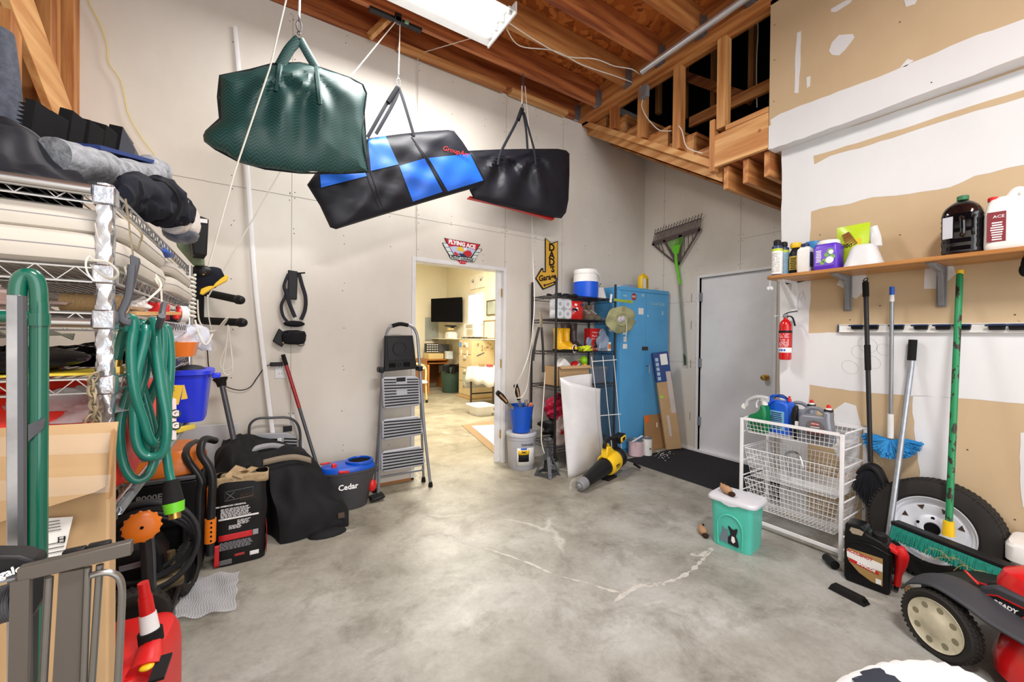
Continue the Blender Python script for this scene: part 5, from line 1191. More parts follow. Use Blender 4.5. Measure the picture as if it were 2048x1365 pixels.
obj('ratchet_bar', mb, 'gunmetal', t); obj('saddle', MB().tube([(-.04,0,.355),(-.02,0,.335),(.02,0,.335),(.04,0,.355)], .012, 8, smooth=3, flat=((0,1,0),1.8,.8)), 'gunmetal', t); obj('lever', MB().tube([(.03,0,.27),(.06,0,.26),(.07,0,.22)], .006, 6, smooth=3), 'gunmetal', t)
# --- curled white sheet
bot = catmull([PZ(0,1136,957),PZ(0,1150,955),PZ(0,1172,946),PZ(0,1196,937),PZ(0,1217,930)], 6)
top = catmull([PY(2.96,1120,755),PY(2.90,1140,765),PY(2.88,1165,771),PY(2.90,1188,776),PY(2.94,1201,778)], 6)
mid = catmull([PY(2.95,1128,860),PY(2.88,1150,862),PY(2.86,1172,862),PY(2.88,1192,862),PY(2.92,1203,862)], 6)
def shf(u, v):
    i = u*(len(bot)-1); k = min(int(i),len(bot)-2); f_ = i-k
    b_, m_, t_ = (q[k].lerp(q[k+1],f_) for q in (bot,mid,top)); 
    return b_*(1-v)*(1-2*v) + m_*4*v*(1-v) + t_*v*(2*v-1) if v > 0 else b_
t = thing('vinyl_sheet', 'tall curled white vinyl sheet standing in front of the rack', 'sheet', (2.7,2.93,0), world=True)
M('vinyl',(222,222,224),.35)
obj('front_curl', MB().grid(shf, 25, 22), 'vinyl', t, solid=.004)
B0, B1 = PZ(0,1136,957), V((2.95,3.09,0)); T0, T1 = PY(2.965,1121,756), PY(3.06,1184,748)
obj('back_fold', MB().grid(lambda u,v: (B0.lerp(B1,u)).lerp(T0.lerp(T1,u),v)+V((0,.03*math.sin(PI*u),0)), 12, 8), 'vinyl', t, solid=.004)
obj('edge_line', MB().tube([shf(.82+.02*math.sin(v*5),v)+V((-.003,-.004,0)) for v in [k/20 for k in range(21)]], .0012, 4), 'grey_plastic', t)
# --- wire grid leaning
t = thing('wire_grid', 'long narrow white wire grid leaning against the blue cabinet', 'wire grid', (3.1,3.05,0), world=True)
a0, a1, b0, b1 = PY(3.10,1183,714), PY(3.10,1227,711), PZ(.01,1226,911)*0+PY(3.02,1205,905), PY(3.02,1243,902)
b0.z = max(b0.z,.05)
mb = MB()
for u in (0,.5,1): mb.cyl(a0.lerp(a1,u), b0.lerp(b1,u), .0045, n=8)
for v in (.05,.62): 
    p, q = a0.lerp(b0,v), a1.lerp(b1,v); d = (q-p); mb.cyl(p, q+d*.12, .005, n=8)
mb2 = MB()
for k in range(96): v = k/95; mb2.cyl(a0.lerp(b0,v), a1.lerp(b1,v), .0024, n=4)
obj('frame', mb, 'white_metal', t); obj('cross_wires', mb2, 'gunmetal', t)['kind'] = 'stuff'
# --- blue cabinet
M('cabinet_blue',(84,166,222),.38,vary=.07,scale=3)
CX0, CX1, CY0, CH = 3.50, 4.385, 3.19, 1.93
t = thing('metal_cabinet', 'tall blue two-door metal cabinet covered in stickers in the corner', 'cabinet', (3.94,3.4,0), world=True)
obj('body', MB().box2((CX0,CY0+.02,.0),(CX1,YB-.02,CH)), 'cabinet_blue', t, bevel=.004)
obj('top_rail', MB().box2((CX0,CY0-.001,CH-.045),(CX1,CY0+.03,CH)), 'cabinet_blue', t, bevel=.003)
xm = 3.955
for a,b in ((CX0+.005,xm-.0015),(xm+.0015,CX1-.005)): d = obj('door', MB().box2((a,CY0,.05),(b,CY0+.02,CH-.048)), 'cabinet_blue', t, bevel=.002)
obj('seam', MB().box2((xm-.002,CY0+.002,.05),(xm+.002,CY0+.012,CH-.05)), 'dark_void', t)
c = PY(CY0-.002,1290,697.5); obj('name_plate', MB().box(c,(.105,.006,.045)), M('bronze',(70,60,52),.5,.4), t)
c = PY(CY0-.012,1297,732); hd = obj('handle', MB().cyl(c+V((-.05,0,0)),c+V((.015,0,0)),.005).cyl(c+V((.012,0,.01)),c+V((.012,0,-.095)),.007), 'chrome', t); obj('lock', MB().disc(PY(CY0-.003,1301,723),(0,-1,0),.010,14,.006), 'chrome', t)
def sticker(px, py, w_, h, m, nm='sticker', round_=False):
    c = PY(CY0-.0012, px, py)
    return obj(nm, MB().disc(c,(0,-1,0),w_/2,20,.0008) if round_ else MB().box(c,(w_,.001,h)), m, t)
M('stickerteal',(150,200,214),.5)
sticker(1268,594,.085,.02,'brick','sticker',True); text('lettering','RED',.035, frame(PY(CY0-.003,1268,594),(1,0,0),(0,-1,0)), 'ink_white', t)
sticker(1282,623,.09,.075,'paper_white'); sticker(1249,664,.06,.065,'paper_white'); sticker(1250,679,.05,.06,'paper_white'); sticker(1250,693,.07,.055,'paper_white'); sticker(1250,592,.06,.018,'stickerteal'); sticker(1286,591,.05,.03,'stickerteal'); sticker(1260,604,.09,.03,M('limest',(180,200,60),.5)); sticker(1325,627,.03,.05,'stickerteal'); sticker(1296,632,.015,.02,'paper_white')
text('lettering','Coca-Cola',.060, frame(PY(CY0-.002,1315,608),(1,0,0),(0,-1,0)), 'stickerteal', t, shear=.35, bold=.001); 
c = PY(3.3,1219,666); obj('sticker', MB().box((CX0-.0008,3.33,1.44),(.001,.05,.06)), 'paper_white', t)
mb = MB()
for k in range(26):
    c = PY(CY0-.001, random.uniform(1300,1334), random.uniform(600,690)); mb.box(c,(random.uniform(.004,.02),.0006,.003),Matrix.Rotation(random.uniform(-1,1),3,'Y'))
obj('scratches', mb, 'stickerteal', t)
t = thing('squeeze_bottle', 'yellow squeeze bottle standing on the blue cabinet', 'bottle', (4.10,3.36,CH+.001))
obj('body', MB().rlathe([(.9,0),(1,.01),(1,.16),(.8,.19),(.35,.205),(.3,.22)], d=(.075,.045), e=3, n=28), 'yellow_plastic', t); obj('label_patch', MB().box((-.03,-.0455,.09),(.055,.001,.12)), 'paper_white', t); text('lettering','CHAMPS',.032, frame((.02,-.0475,.09),(0,0,1),(0,-1,0)), 'ink_black', t)
t = thing('clear_box', 'low clear plastic box on the blue cabinet', 'box', (3.84,3.38,CH+.001)); obj('shell', MB().rlathe([(1,0),(1,.05),(.95,.055)], d=(.09,.06), e=6), 'bagblue', t, bevel=0); t2 = thing('clear_box', 'heap of clear wrapping left on the cabinet top', 'wrapping', (3.70,3.38,CH+.001)); obj('wrap', MB().rlathe([(1,0),(.8,.03),(.3,.05)], d=(.08,.05), e=2.4), 'clear_plastic', t2)
# --- sun hat hanging on the rack corner
t = thing('sun_hat', 'olive floppy sun hat hanging on the corner post of the rack', 'hat', (3.30,3.0,1.5), world=True)
M('olive',(150,150,112),.85,bmp=.4,bscale=200,vary=.12,scale=20)
hc = PY(3.02,1243,638); hn = V((-.25,-1,.1)).normalized(); ha = V((1,-.25,0)).normalized(); hb = hn.cross(ha)
def brim(u, v):
    a = 2*PI*u; R_ = (.062+.105*v)*(1+.10*math.sin(a*2+.5)+.06*math.sin(3*a)); wv = .02*math.sin(5*a)*v
    dx = math.cos(a)*R_*1.0+ (.05*v if math.cos(a)>.3 and math.sin(a)<0 else 0); dz = math.sin(a)*R_*.92
    return hc + ha*dx + V((0,0,1))*dz + hn*(wv - .03*v)
obj('brim', MB().grid(brim, 60, 10, True), 'olive', t, solid=.002); obj('crown', MB().lathe([(.078,0),(.075,-.03),(.06,-.075),(.03,-.09)], hc, hn, 30), 'olive', t)
obj('stuffing', MB().ball(hc+hn*.005-ha*.02-V((0,0,.01)),(.035,.012,.035)).ball(hc+hn*.005+ha*.02,(.03,.012,.03)), M('lilacgrey',(190,184,196),.8), t); obj('chin_cord', MB().tube([hc+ha*.05,hc+ha*.055+hn*.02-V((0,0,.1)),hc+ha*.05+hn*.01-V((0,0,.2))],.003,5,smooth=4), 'white_rope', t)
c = PY(3.05,1222,597); t = thing('tag_strip', 'white paper tag clipped to the right post of the rack', 'tag', c, world=True); obj('card', MB().box(c,(.03,.002,.09),Matrix.Rotation(.15,3,'Y')), 'paper_white', t)
t = thing('strap_tie', 'short green and brown strap tied across the rack post above the hat', 'strap', (3.3,3.05,1.62), world=True); obj('strap', MB().tube([PY(3.08,1228,600),PY(3.05,1250,603),PY(3.05,1262,603)],.010,6,flat=((0,0,1),1.5,.4)), M('limest2',(150,170,60),.6), t)
# --- leaning boxes
t = thing('long_carton', 'long narrow cardboard carton with a dark blue end leaning in the corner by the door', 'carton', (4.2,3.0,0), world=True)
A = V((4.19,2.95,.0)); T_ = V((4.06,3.065,1.17)); d = (T_-A).normalized(); rx = V((.78,-.62,0)); rx = (rx-d*rx.dot(d)).normalized(); ry = d.cross(rx)
L = (T_-A).length
def slab(s0, s1, w0, w1, th, off=0): 
    m_ = MB(); p = A+d*s0; q = A+d*s1
    vs = [p+rx*w0+ry*off, p+rx*w1+ry*off, p+rx*w1+ry*(off+th), p+rx*w0+ry*(off+th), q+rx*w0+ry*off, q+rx*w1+ry*off, q+rx*w1+ry*(off+th), q+rx*w0+ry*(off+th)]
    return m_._add(vs, [(3,2,1,0),(4,5,6,7),(0,1,5,4),(1,2,6,5),(2,3,7,6),(3,0,4,7)])
obj('body', slab(.02,L*.70,-.088,.088,.06), 'cardboard', t, bevel=.003); obj('blue_end', slab(L*.70,L,-.09,.09,.06,.0), M('boxblue',(28,64,130),.55), t, bevel=.003)
yo = -.0012
obj('label_patch', slab(L*.87,L*.98,-.01,.07,.001,yo), 'paper_white', t)
for k in range(5): obj('icon', slab(L*(.72+.048*k),L*(.755+.048*k),-.07,-.035,.001,yo), M('iconblue',(170,196,222),.5), t)
obj('torn_patch', slab(L*.38,L*.80,.03,.085,.001,yo), M('torn',(196,184,180),.9), t); obj('torn_patch', slab(L*.15,L*.36,-.03,.0,.001,yo), 'torn', t); obj('green_dot', slab(L*.54,L*.565,-.07,-.04,.001,yo), 'limetoy', t)
t = thing('flat_carton', 'flattened brown cardboard box with orange tape leaning against the cabinet', 'carton', (4.05,3.12,0), world=True)
q0, q1, q2, q3 = PZ(.005,1306,908), PZ(.005,1342,895), PY(3.17,1340,826), PY(3.17,1289,832)
q0 = V((3.86,3.10,.004)); q1 = V((4.34,3.10,.004)); q3 = PY(3.175,1289,832); q2 = PY(3.175,1338,826)
mb = MB()._add([q0,q1,q2,q3,q0+V((0,.012,0)),q1+V((0,.012,0)),q2+V((0,.012,0)),q3+V((0,.012,0))],[(3,2,1,0),(4,5,6,7),(0,1,5,4),(1,2,6,5),(2,3,7,6),(3,0,4,7)]); obj('board', mb, 'cardboard_dark', t)
def onq(u, v, e=.002): return q0.lerp(q1,u).lerp(q3.lerp(q2,u),v)-V((0,e,0))
def qpatch(u0,u1,v0,v1,e=.0015): return MB().prism([onq(u0,v0,e),onq(u1,v0,e),onq(u1,v1,e),onq(u0,v1,e)],(0,-.001,0))
obj('orange_tape', qpatch(.02,.16,.80,1.0), M('tapeorange',(236,110,36),.4), t); obj('orange_tape', qpatch(.0,.12,.0,.32), 'tapeorange', t); obj('fold_line', qpatch(0,1,.50,.508), 'seam_line', t); obj('label_patch', qpatch(.45,.49,.62,.76), 'paper_white', t)
text('lettering','Complete', .045, frame(onq(.78,.80,.004),(1,0,.12),(0,-1,0)), 'ink_black', t); text('lettering','Alive', .045, frame(onq(.82,.68,.004),(1,0,.12),(0,-1,0)), 'ink_black', t)
# --- paint cans
def can(label, x, y, r, h, m):
    t = thing('paint_can', label, 'paint can', (x,y,.008)); obj('body', MB().lathe([(r,0),(r,h)], n=32), m, t); obj('lid', MB().lathe([(r*1.03,h-.004),(r*1.03,h+.006),(r*.9,h+.006),(r*.88,h+.001),(.001,h+.001)], n=32), 'grey_metal', t); return t
t = can('white and pink paint can beside the cardboard, behind the blower battery', 3.64,3.06,.082,.17,M('canpink',(226,196,204),.4)); 
t = can('slim white paint can standing on the edge of the black mat', 3.76,3.0,.055,.19,'paper_white'); obj('print', MB().box((-.01,-.056,.08),(.03,.002,.02)), 'grey_plastic', t)
t = thing('stir_stick', 'wooden stir stick lying across the paint cans', 'stick', (3.62,3.03,.20), world=True); obj('stick', MB().beam((3.52,3.0,.187),(3.74,3.05,.215),.025,.005), 'white_trim', t)
# --- doormat
M('mat_black',(40,40,43),.95,bmp=1.0,bscale=300,vary=.25,scale=60)
tag(obj('door_mat', MB().box2((3.40,1.50,.0005),(4.37,3.0,.008)), 'mat_black', bevel=.003), 'large black carpet mat in front of the outer door', 'mat')
mb = MB()
for k in range(40):
    c = PZ(.009, random.gauss(1326,9), random.gauss(910,4)); mb.box(c,(random.uniform(.004,.012),random.uniform(.004,.01),.004))
tag(obj('white_crumbs', mb, 'paper_white'), 'scatter of small white crumbs on the black door mat', 'crumbs', kind='stuff')
# --- leaf blower
t = thing('leaf_blower', 'yellow and black battery leaf blower lying on the floor', 'leaf blower', (2.75,2.65,0), world=True)
p0 = PZ(.055,1160,972); p1 = V((2.86,2.70,.15)); ax_ = (p1-p0).normalized(); sd = ax_.cross(V((0,0,1))).normalized(); upn = sd.cross(ax_)
L = (p1-p0).length
obj('tube', MB().lathe([(.045,.06),(.048,.07),(.075,L*.70),(.085,L*.9)], p0, ax_, 32), 'black_plastic', t)
obj('nozzle_ring', MB().lathe([(.040,-.01),(.048,0),(.050,.06),(.049,.075)], p0, ax_, 28), 'grey_plastic', t); obj('nozzle_cone', MB().lathe([(.0001,-.035),(.018,-.03),(.026,-.005),(.026,.0)], p0, ax_, 20), 'grey_plastic', t)
obj('motor_housing', MB().lathe([(.088,L*.80),(.100,L*.84),(.105,L*.98),(.098,L*1.1),(.088,L*1.14)], p0, ax_, 32), 'yellow_plastic', t)
obj('fan_guard', MB().lathe([(.085,L*1.12),(.10,L*1.15),(.10,L*1.26),(.07,L*1.30)], p0, ax_, 32), 'black_plastic', t)
c = p0+ax_*L*.92
obj('shroud', MB().prism([c+upn*.08-ax_*.08-sd*.035, c+upn*.08+ax_*.10-sd*.035, c+upn*.17+ax_*.02-sd*.035, c+upn*.185-ax_*.04-sd*.035], sd*.07), 'yellow_plastic', t, bevel=.012)
obj('handle', MB().tube([c+upn*.17-ax_*.05, c+upn*.215-ax_*.03, c+upn*.225+ax_*.06, c+upn*.19+ax_*.14, c+upn*.10+ax_*.16], .019, 10, smooth=5), 'black_plastic', t)
obj('trigger', MB().tube([c+upn*.20+ax_*.0, c+upn*.17+ax_*.03],.010,6), 'yellow_plastic', t)
bt = c+upn*.165+ax_*.24; RB = Matrix((ax_,sd,upn)).transposed()
obj('battery', MB().box(bt,(.12,.085,.07),RB), 'black_plastic', t, bevel=.008); obj('battery_panel', MB().box(bt-sd*.0+upn*.0+V((0,-.002,0)),(.10,.095,.055),RB), 'yellow_plastic', t, bevel=.01); obj('battery_window', MB().box(bt+sd*.049,(.05,.002,.032),RB), 'black_plastic', t)
obj('badge', MB().box(c+sd*.10,(.06,.012,.03),RB), 'black_plastic', t, bevel=.004); text('lettering','DEWALT',.018, frame(c+sd*.1065,ax_,sd), 'yellow_plastic', t)
obj('foot', MB().box(V((c.x,c.y,.012)),(.16,.10,.024),Matrix.Rotation(math.atan2(ax_.y,ax_.x),3,'Z')), 'black_plastic', t, bevel=.006)
obj('side_lever', MB().tube([PZ(.06,1268,928),PZ(.04,1280,936)], .014, 8), 'black_plastic', t)
# --- rake
t = thing('rake', 'dark brown plastic rake with a green hub hanging on the alcove wall', 'rake', (XD,3.1,2.3), world=True)
M('rakebrown',(88,74,74),.55); M('rakegreen',(104,196,40),.4); X_ = XD-.04
P = lambda x,y,e=0: PX(X_-e,x,y)
L0,L1,A0,A1,B0_ = P(1310,468),P(1402,437),P(1305,488),P(1400,458),P(1356,531)
def bar(a, b, w_=.018, th=.010, m='rakebrown', nm='spar'): return obj(nm, MB().beam(a,b,th,w_,(0,0,1)) if abs((b-a).normalized().z)<.9 else MB().beam(a,b,th,w_,(0,1,0)), m, t)
bar(A0,A1,.05); bar(A0,B0_,.022); bar(A1,B0_,.022); bar(A0.lerp(A1,.26),B0_,.03); bar(A0.lerp(A1,.62),B0_,.045); bar(L0,L1,.012); 
mb = MB()
for k in range(33):
    f_ = k/32; a, b_ = A0.lerp(A1,f_), L0.lerp(L1,f_); mb.beam(a,b_,.005,.006,(0,1,0))
    if k%1==0 and k%2==0: e = b_+V((0,-.015,.045)); mb.tube([b_,b_+V((-.01,-.004,.02)),e+V((-.0,0,0)),e+V((-.03,-.01,.0))],.0045,5)
obj('tines', mb, 'rakebrown', t)
for f_ in (.06,.12,.18,.70,.78,.86): bar(A0.lerp(A1,f_),A0.lerp(B0_,f_*2.6) if f_<.5 else A1.lerp(B0_,(1-f_)*2.4),.008,.006)
tr = [P(1337,483,.012),P(1365,474,.012),P(1357,508,.012),P(1348,508,.012)]
hub = obj('hub', MB().prism([tr[0].lerp(tr[3],.45),tr[1].lerp(tr[2],.45),tr[2],tr[3]],(-.01,0,0)), 'rakegreen', t)
mb = MB()
for k in range(9): f_ = k/8; mb.beam(tr[0].lerp(tr[1],f_), tr[3].lerp(tr[2],f_), .008,.007,(0,1,0))
obj('hub_fins', mb, 'rakegreen', t)
obj('neck', MB().tube([P(1352,505,.01),P(1353,528,.01),P(1356,545,.01),P(1360,570,.01)], [.020,.022,.018,.016], 10, smooth=4), 'rakegreen', t)
obj('handle', MB().cyl(P(1358,560,.008),P(1370,712,.0),.0115), M('rakepole',(132,134,120),.5), t); obj('grip', MB().cyl(P(1369,708,.0),P(1370.5,731,.0),.014), M('gripgreen',(50,72,40),.7), t)
# --- signs on the back wall
t = thing('arrow_sign', "yellow arrow-shaped sign reading DAD'S Garage above the rack", 'sign', (2.75,YB-.03,2.1), world=True)
Y_ = 3.40
P = lambda x,y,e=0: PY(YB-.02-e,x,y)
ol = [(1092,478),(1103,489),(1115,484),(1114.5,560),(1109,568),(1087,577),(1073,557),(1084.5,539),(1085.5,545),(1092,545)]
obj('edge', MB().prism([P(*p) for p in [(1091,476),(1103,487),(1116,482),(1116,561),(1110,570),(1086.5,579.5),(1071.5,557),(1083.5,536.5),(1086.5,536.5),(1087,543),(1091,543)]],(0,.01,0)), 'ink_black', t)
obj('plate', MB().prism([P(*p,.002) for p in ol],(0,.004,0)), M('signyellow',(226,176,62),.5), t)
for ch, y in (('D',496),('A',511),('D',525)): text('lettering',ch,.115, frame(P(1103.5,y,.003),(1,0,0),(0,-1,0)), 'ink_black', t, bold=.004)
text('lettering',"'S",.10, frame(P(1104.5,539,.003),(1,0,0),(0,-1,0)), 'ink_black', t, bold=.004)
text('lettering','Garage',.088, frame(P(1094.5,555.5,.003),(1,0,.22),(0,-1,0)), 'ink_black', t, bold=.003, shear=.2)
obj('wrench_outline', MB().tube([P(1090,571,.003),P(1108,565,.003)],.006,6).ball(P(1089,571,.003),(.014,.003,.014)).ball(P(1109,565,.003),(.014,.003,.014)), 'ink_black', t)
t = thing('winged_sign', 'red winged sign reading FLYING ACE PILOT LOUNGE above the doorway', 'sign', (1.7,YB-.02,2.16), world=True)
P = lambda x,y,e=0: PY(YB-.010-e, 860+x/13.65, 460+y/13.65)
def sg(nm, pts, m, e, th=.002): return obj(nm, MB().prism([P(*p,e) for p in pts],(0,th,0)), m, t)
sg('wing_outline', [(335,350),(480,370),(1300,512),(1420,525),(1410,570),(1345,620),(1300,700),(1250,800),(1215,870),(1170,885),(760,830),(600,800),(550,770),(500,660),(450,570),(390,470)], 'ink_black', 0, .006)
M('wingwhite',(214,222,222),.5)
for k,(a,b_) in enumerate((([(355,362),(475,380),(520,470),(410,475)],0),([(415,485),(530,482),(590,590),(470,580)],0),([(480,592),(600,600),(640,690),(530,680)],0),([(1310,525),(1405,535),(1360,610),(1240,605)],0),([(1235,618),(1345,630),(1300,690),(1190,685)],0),([(1185,698),(1290,705),(1250,785),(1140,770)],0))): sg('wing_feather', a, 'wingwhite', .002)
sg('name_band', [(540,695),(1240,795),(1205,860),(1165,872),(600,790),(565,765)], 'wingwhite', .002)
sg('shield', [(385,220),(1380,400),(1110,770),(660,700)], 'ink_black', .003); sg('red_field', [(425,240),(1350,405),(1275,520),(510,425)], M('signred',(200,16,50),.5), .004)
sg('red_field', [(510,425),(1275,520),(1105,752),(672,690)], M('skypale',(186,196,226),.5), .004)
sg('red_arc', [(505,415),(1280,515),(1250,555),(1100,500),(900,450),(700,440),(540,460)], 'signred', .005)
sg('yellow_shape', [(750,500),(800,460),(870,465),(930,560),(900,600),(820,580),(740,540)], 'yellow_plastic', .006); sg('red_plane', [(900,620),(1000,560),(1100,570),(1150,650),(1110,740),(1040,740),(960,690)], 'ink_red', .006); sg('dark_plane', [(770,640),(950,650),(1050,740),(840,715)], 'navy', .0055); sg('red_plane', [(650,610),(700,600),(800,690),(690,700)], 'ink_red', .006); sg('white_shape',[(930,500),(1000,490),(1000,570),(940,560)],'ink_white',.007)
sg('badge', [(755,828),(1020,865),(965,940),(820,930)], 'signred', .003); 
for x in (835,900,960): obj('star', MB().disc(P(x,885+(x-900)*.1,.004),(0,-1,0),.005,5,.001), 'ink_white', t)
text('lettering','FLYING ACE',.053, frame(P(880,400,.007),(1,0,-.06),(0,-1,0)), 'ink_white', t, bold=.003)
text('lettering','PILOT LOUNGE',.034, frame(P(885,788,.005),(1,0,-.03),(0,-1,0)), 'ink_black', t, bold=.001)
# ================================================================== hanging bags
def ctr(ol): return (sum(p[0] for p in ol)/len(ol), sum(p[1] for p in ol)/len(ol))
def vfrac(ol, c, p):
    dx, dy = p[0]-c[0], p[1]-c[1]; best = 0
    for i in range(len(ol)):
        a, b = ol[i], ol[(i+1)%len(ol)]; ex, ey = b[0]-a[0], b[1]-a[1]; D = dx*ey-dy*ex
        if abs(D) < 1e-9: continue
        t = ((a[0]-c[0])*ey-(a[1]-c[1])*ex)/D; s = ((a[0]-c[0])*dy-(a[1]-c[1])*dx)/D
        if t > 0 and -1e-6 <= s <= 1+1e-6: best = 1/t
    return min(best, 1)
def dense(ol, step=12):
    out = []
    for i in range(len(ol)):
        a, b = ol[i], ol[(i+1)%len(ol)]; L = math.hypot(b[0]-a[0],b[1]-a[1]); k = max(1,int(L/step))
        for j in range(k): out.append((a[0]+(b[0]-a[0])*j/k, a[1]+(b[1]-a[1])*j/k))
    return out
class Pillow:
    """a stuffed bag: flat outline at distance Y0 with bulging front and back faces"""
    def __init__(s, ol, Y0, front, back, fold=None, p=.45):
        s.ol = dense(ol); s.c = ctr(s.ol); s.Y0 = Y0; s.f = front; s.b = back; s.fold = fold; s.p = p
    def y(s, px, py, side=-1):
        v = vfrac(s.ol, s.c, (px,py)); h = max(0,1-v**2.4)**s.p
        d = s.f*h if side < 0 else s.b*h
        f_ = s.fold(px,py)*h if (s.fold and side < 0) else 0
        return s.Y0 + side*d - f_
    def pt(s, px, py, off=0): return PY(s.y(px,py)-off, px, py)
    def mesh(s, rings=26):
        mb = MB(); N = len(s.ol)
        P0 = [PY(s.Y0, *p) for p in s.ol]; c3 = PY(s.Y0, *s.c)
        for side in (-1,1):
            def f(u, v):
                k = int(round(u*N))%N; o_ = s.ol[k]; px = s.c[0]+(o_[0]-s.c[0])*v; py = s.c[1]+(o_[1]-s.c[1])*v
                if side < 0: return PY(s.y(px,py), px, py)
                q = PY(s.Y0, px, py); return V((q.x, s.y(px,py,1), q.z))
            mb.grid(f, N, rings, True)
        return mb
    def patch(s, quad, off=.003, n=10):
        a,b,c,d = quad; mb = MB()
        def f(u,v):
            px = (a[0]*(1-u)+b[0]*u)*(1-v)+(d[0]*(1-u)+c[0]*u)*v; py = (a[1]*(1-u)+b[1]*u)*(1-v)+(d[1]*(1-u)+c[1]*u)*v
            return s.pt(px,py,off)
        return mb.grid(f, n, n)
    def seam(s, pts, r=.004, off=.002):
        q = dense(pts+[pts[-1]], 8) if len(pts) > 1 else pts
        return MB().tube([s.pt(*p, off) for p in q[:len(q)-1]], r, 6)
def hook(label, px, py, Y_, top_px=None, Ztop=ZJ, rope_from=None):
    t = thing('carabiner', label, 'carabiner', PY(Y_,px,py), world=True); c = PY(Y_,px,py)
    obj('ring', MB().tube([c+V((.014*math.cos(a),.004*math.sin(a),.035*math.sin(a))) for a in [2*PI*k/16 for k in range(16)]], .0035, 6, True), 'gunmetal', t)
    obj('eye', MB().torus(c+V((0,0,.05)),(1,0,0),.010,.003,14,6).torus(c-V((0,0,.045)),(0,1,0),.009,.003,14,6), 'gunmetal', t); return c
def quilt():
    m, n, l, b = _base('green_quilt', srgb(28,74,72), .55)
    t = n.new('ShaderNodeTexCoord'); sp = n.new('ShaderNodeSeparateXYZ'); l.new(t.outputs['Object'], sp.inputs[0])
    def mth(op, a, b_=None, c=None):
        q = n.new('ShaderNodeMath'); q.operation = op
        for i, x in enumerate((a,b_,c)):
            if x is None: continue
            if isinstance(x,(int,float)): q.inputs[i].default_value = x
            else: l.new(x, q.inputs[i])
        return q.outputs[0]
    zx = mth('PINGPONG', sp.outputs[0], .035); ph = mth('MULTIPLY_ADD', zx, .9, sp.outputs[2])
    saw = mth('PINGPONG', ph, .0095); line = mth('LESS_THAN', saw, .0014)
    mx = n.new('ShaderNodeMix'); mx.data_type = 'RGBA'; l.new(line, mx.inputs[0]); mx.inputs[6].default_value = (*srgb(22,64,62),1); mx.inputs[7].default_value = (*srgb(60,104,100),1); l.new(mx.outputs[2], b.inputs['Base Color'])
    bump(n, l, b, saw, .9, .012); return m
quilt()
M('nylon_black',(34,35,42),.42,bmp=.15,bscale=60); M('nylon_blue',(34,104,216),.42,bmp=.15,bscale=60); M('webbing_black',(40,41,48),.7)
ol1 = [(440,152),(500,140),(545,128),(600,126),(636,134),(700,156),(726,170),(733,186),(728,225),(731,280),(737,344),(690,347),(600,346),(530,338),(475,322),(430,298),(413,285),(410,272),(414,262),(440,238),(436,195)]
def fold1(px, py):
    s = 0
    for (ax_,ay) in ((558,130),(630,136)):
        a = math.atan2(px-ax_, py-ay); r = math.hypot(px-ax_,py-ay); s += .034*math.sin(a*8+.6)*math.exp(-r/170.)*(1-math.exp(-r/28.))
    return s
pw = Pillow(ol1, 2.83, .13, .10, fold1)
t = thing('quilted_bag', 'large dark green quilted bag hanging on the left of the three bags', 'bag', (.2,2.83,2.2), world=True)
obj('body', pw.mesh(34).wrinkle(.012,5,2,(1.5,1,.7)), 'green_quilt', t)
obj('binding', MB().tube([PY(2.83,*p) for p in dense(ol1,20)], .006, 6, True), 'webbing_black', t)
obj('zip', pw.seam([(728,232),(722,262),(728,300),(736,340)], .006), 'webbing_black', t); 
obj('yellow_corner', MB().prism([PY(2.86,*p) for p in ((438,150),(462,149),(458,160),(452,190),(438,190))],(0,.02,0)), 'yellow_plastic', t)
for pts in ([(598,78),(578,100),(560,132)],[(599,78),(614,105),(632,136)]): obj('handle', MB().tube([PY(2.80,*p) for p in pts], .028, 10, smooth=5, flat=((1,0,0),1,.35)), 'green_quilt', t)
for pts in ([(560,132),(553,185)],[(632,136),(640,210)]): obj('handle_strip', pw.seam(pts,.016,-.008), 'green_quilt', t)
c = hook('steel carabiner holding the green quilted bag', 598, 52, 2.80)
def rope(label, pts, r=.0042): return tag(obj('rope', MB().tube(pts, r, 7), 'white_rope'), label, 'rope')
rope('short white rope from the ceiling to the green quilted bag', [PY(2.80,598,36), PY(2.80,601,-60)], .007)
anchor = V((-.30,3.40,1.60))
ol2 = [(735,277),(800,268),(860,262),(896,260),(908,262),(924,282),(950,322),(972,361),(960,368),(860,395),(760,422),(668,457),(660,455),(640,412),(614,372),(628,348),(680,345),(732,342)]
ol2b = [(735,277),(800,268),(860,262),(896,260),(908,262),(924,282),(950,322),(972,361),(964,372),(860,402),(760,432),(672,459),(660,455),(640,412),(614,370),(632,345),(690,325),(720,300)]
pw2 = Pillow(ol2b, 3.14, .075, .075, lambda x,y: .006*math.sin(x*.11+y*.07)+.005*math.sin(x*.05-y*.13)+.010*mnoise.noise(V((x*.02,y*.03,3))))
t = thing('checked_bag', 'black and blue checked equipment bag hanging in the middle of the three bags', 'bag', (.9,3.14,2.4), world=True)
obj('body', pw2.mesh(30), 'nylon_black', t)
Zp = lambda x,y: (400+x/2.626, y/2.626)
for q in ([(882,732),(975,714),(1043,864),(897,898)],[(630,918),(868,905),(876,925),(636,986)],[(1047,872),(1180,832),(1275,1008),(1118,1060)],[(1200,830),(1418,808),(1488,948),(1302,1006)]): obj('blue_panel', pw2.patch([Zp(*p) for p in q], .004, 14), 'nylon_blue', t)
for q in ([(1110,722),(1188,828),(1290,1012)],[(870,898),(905,1000),(940,1090)],[(895,898),(925,990),(955,1080)]): obj('strap_line', pw2.seam([Zp(*p) for p in q],.008,-.002), 'webbing_black', t)
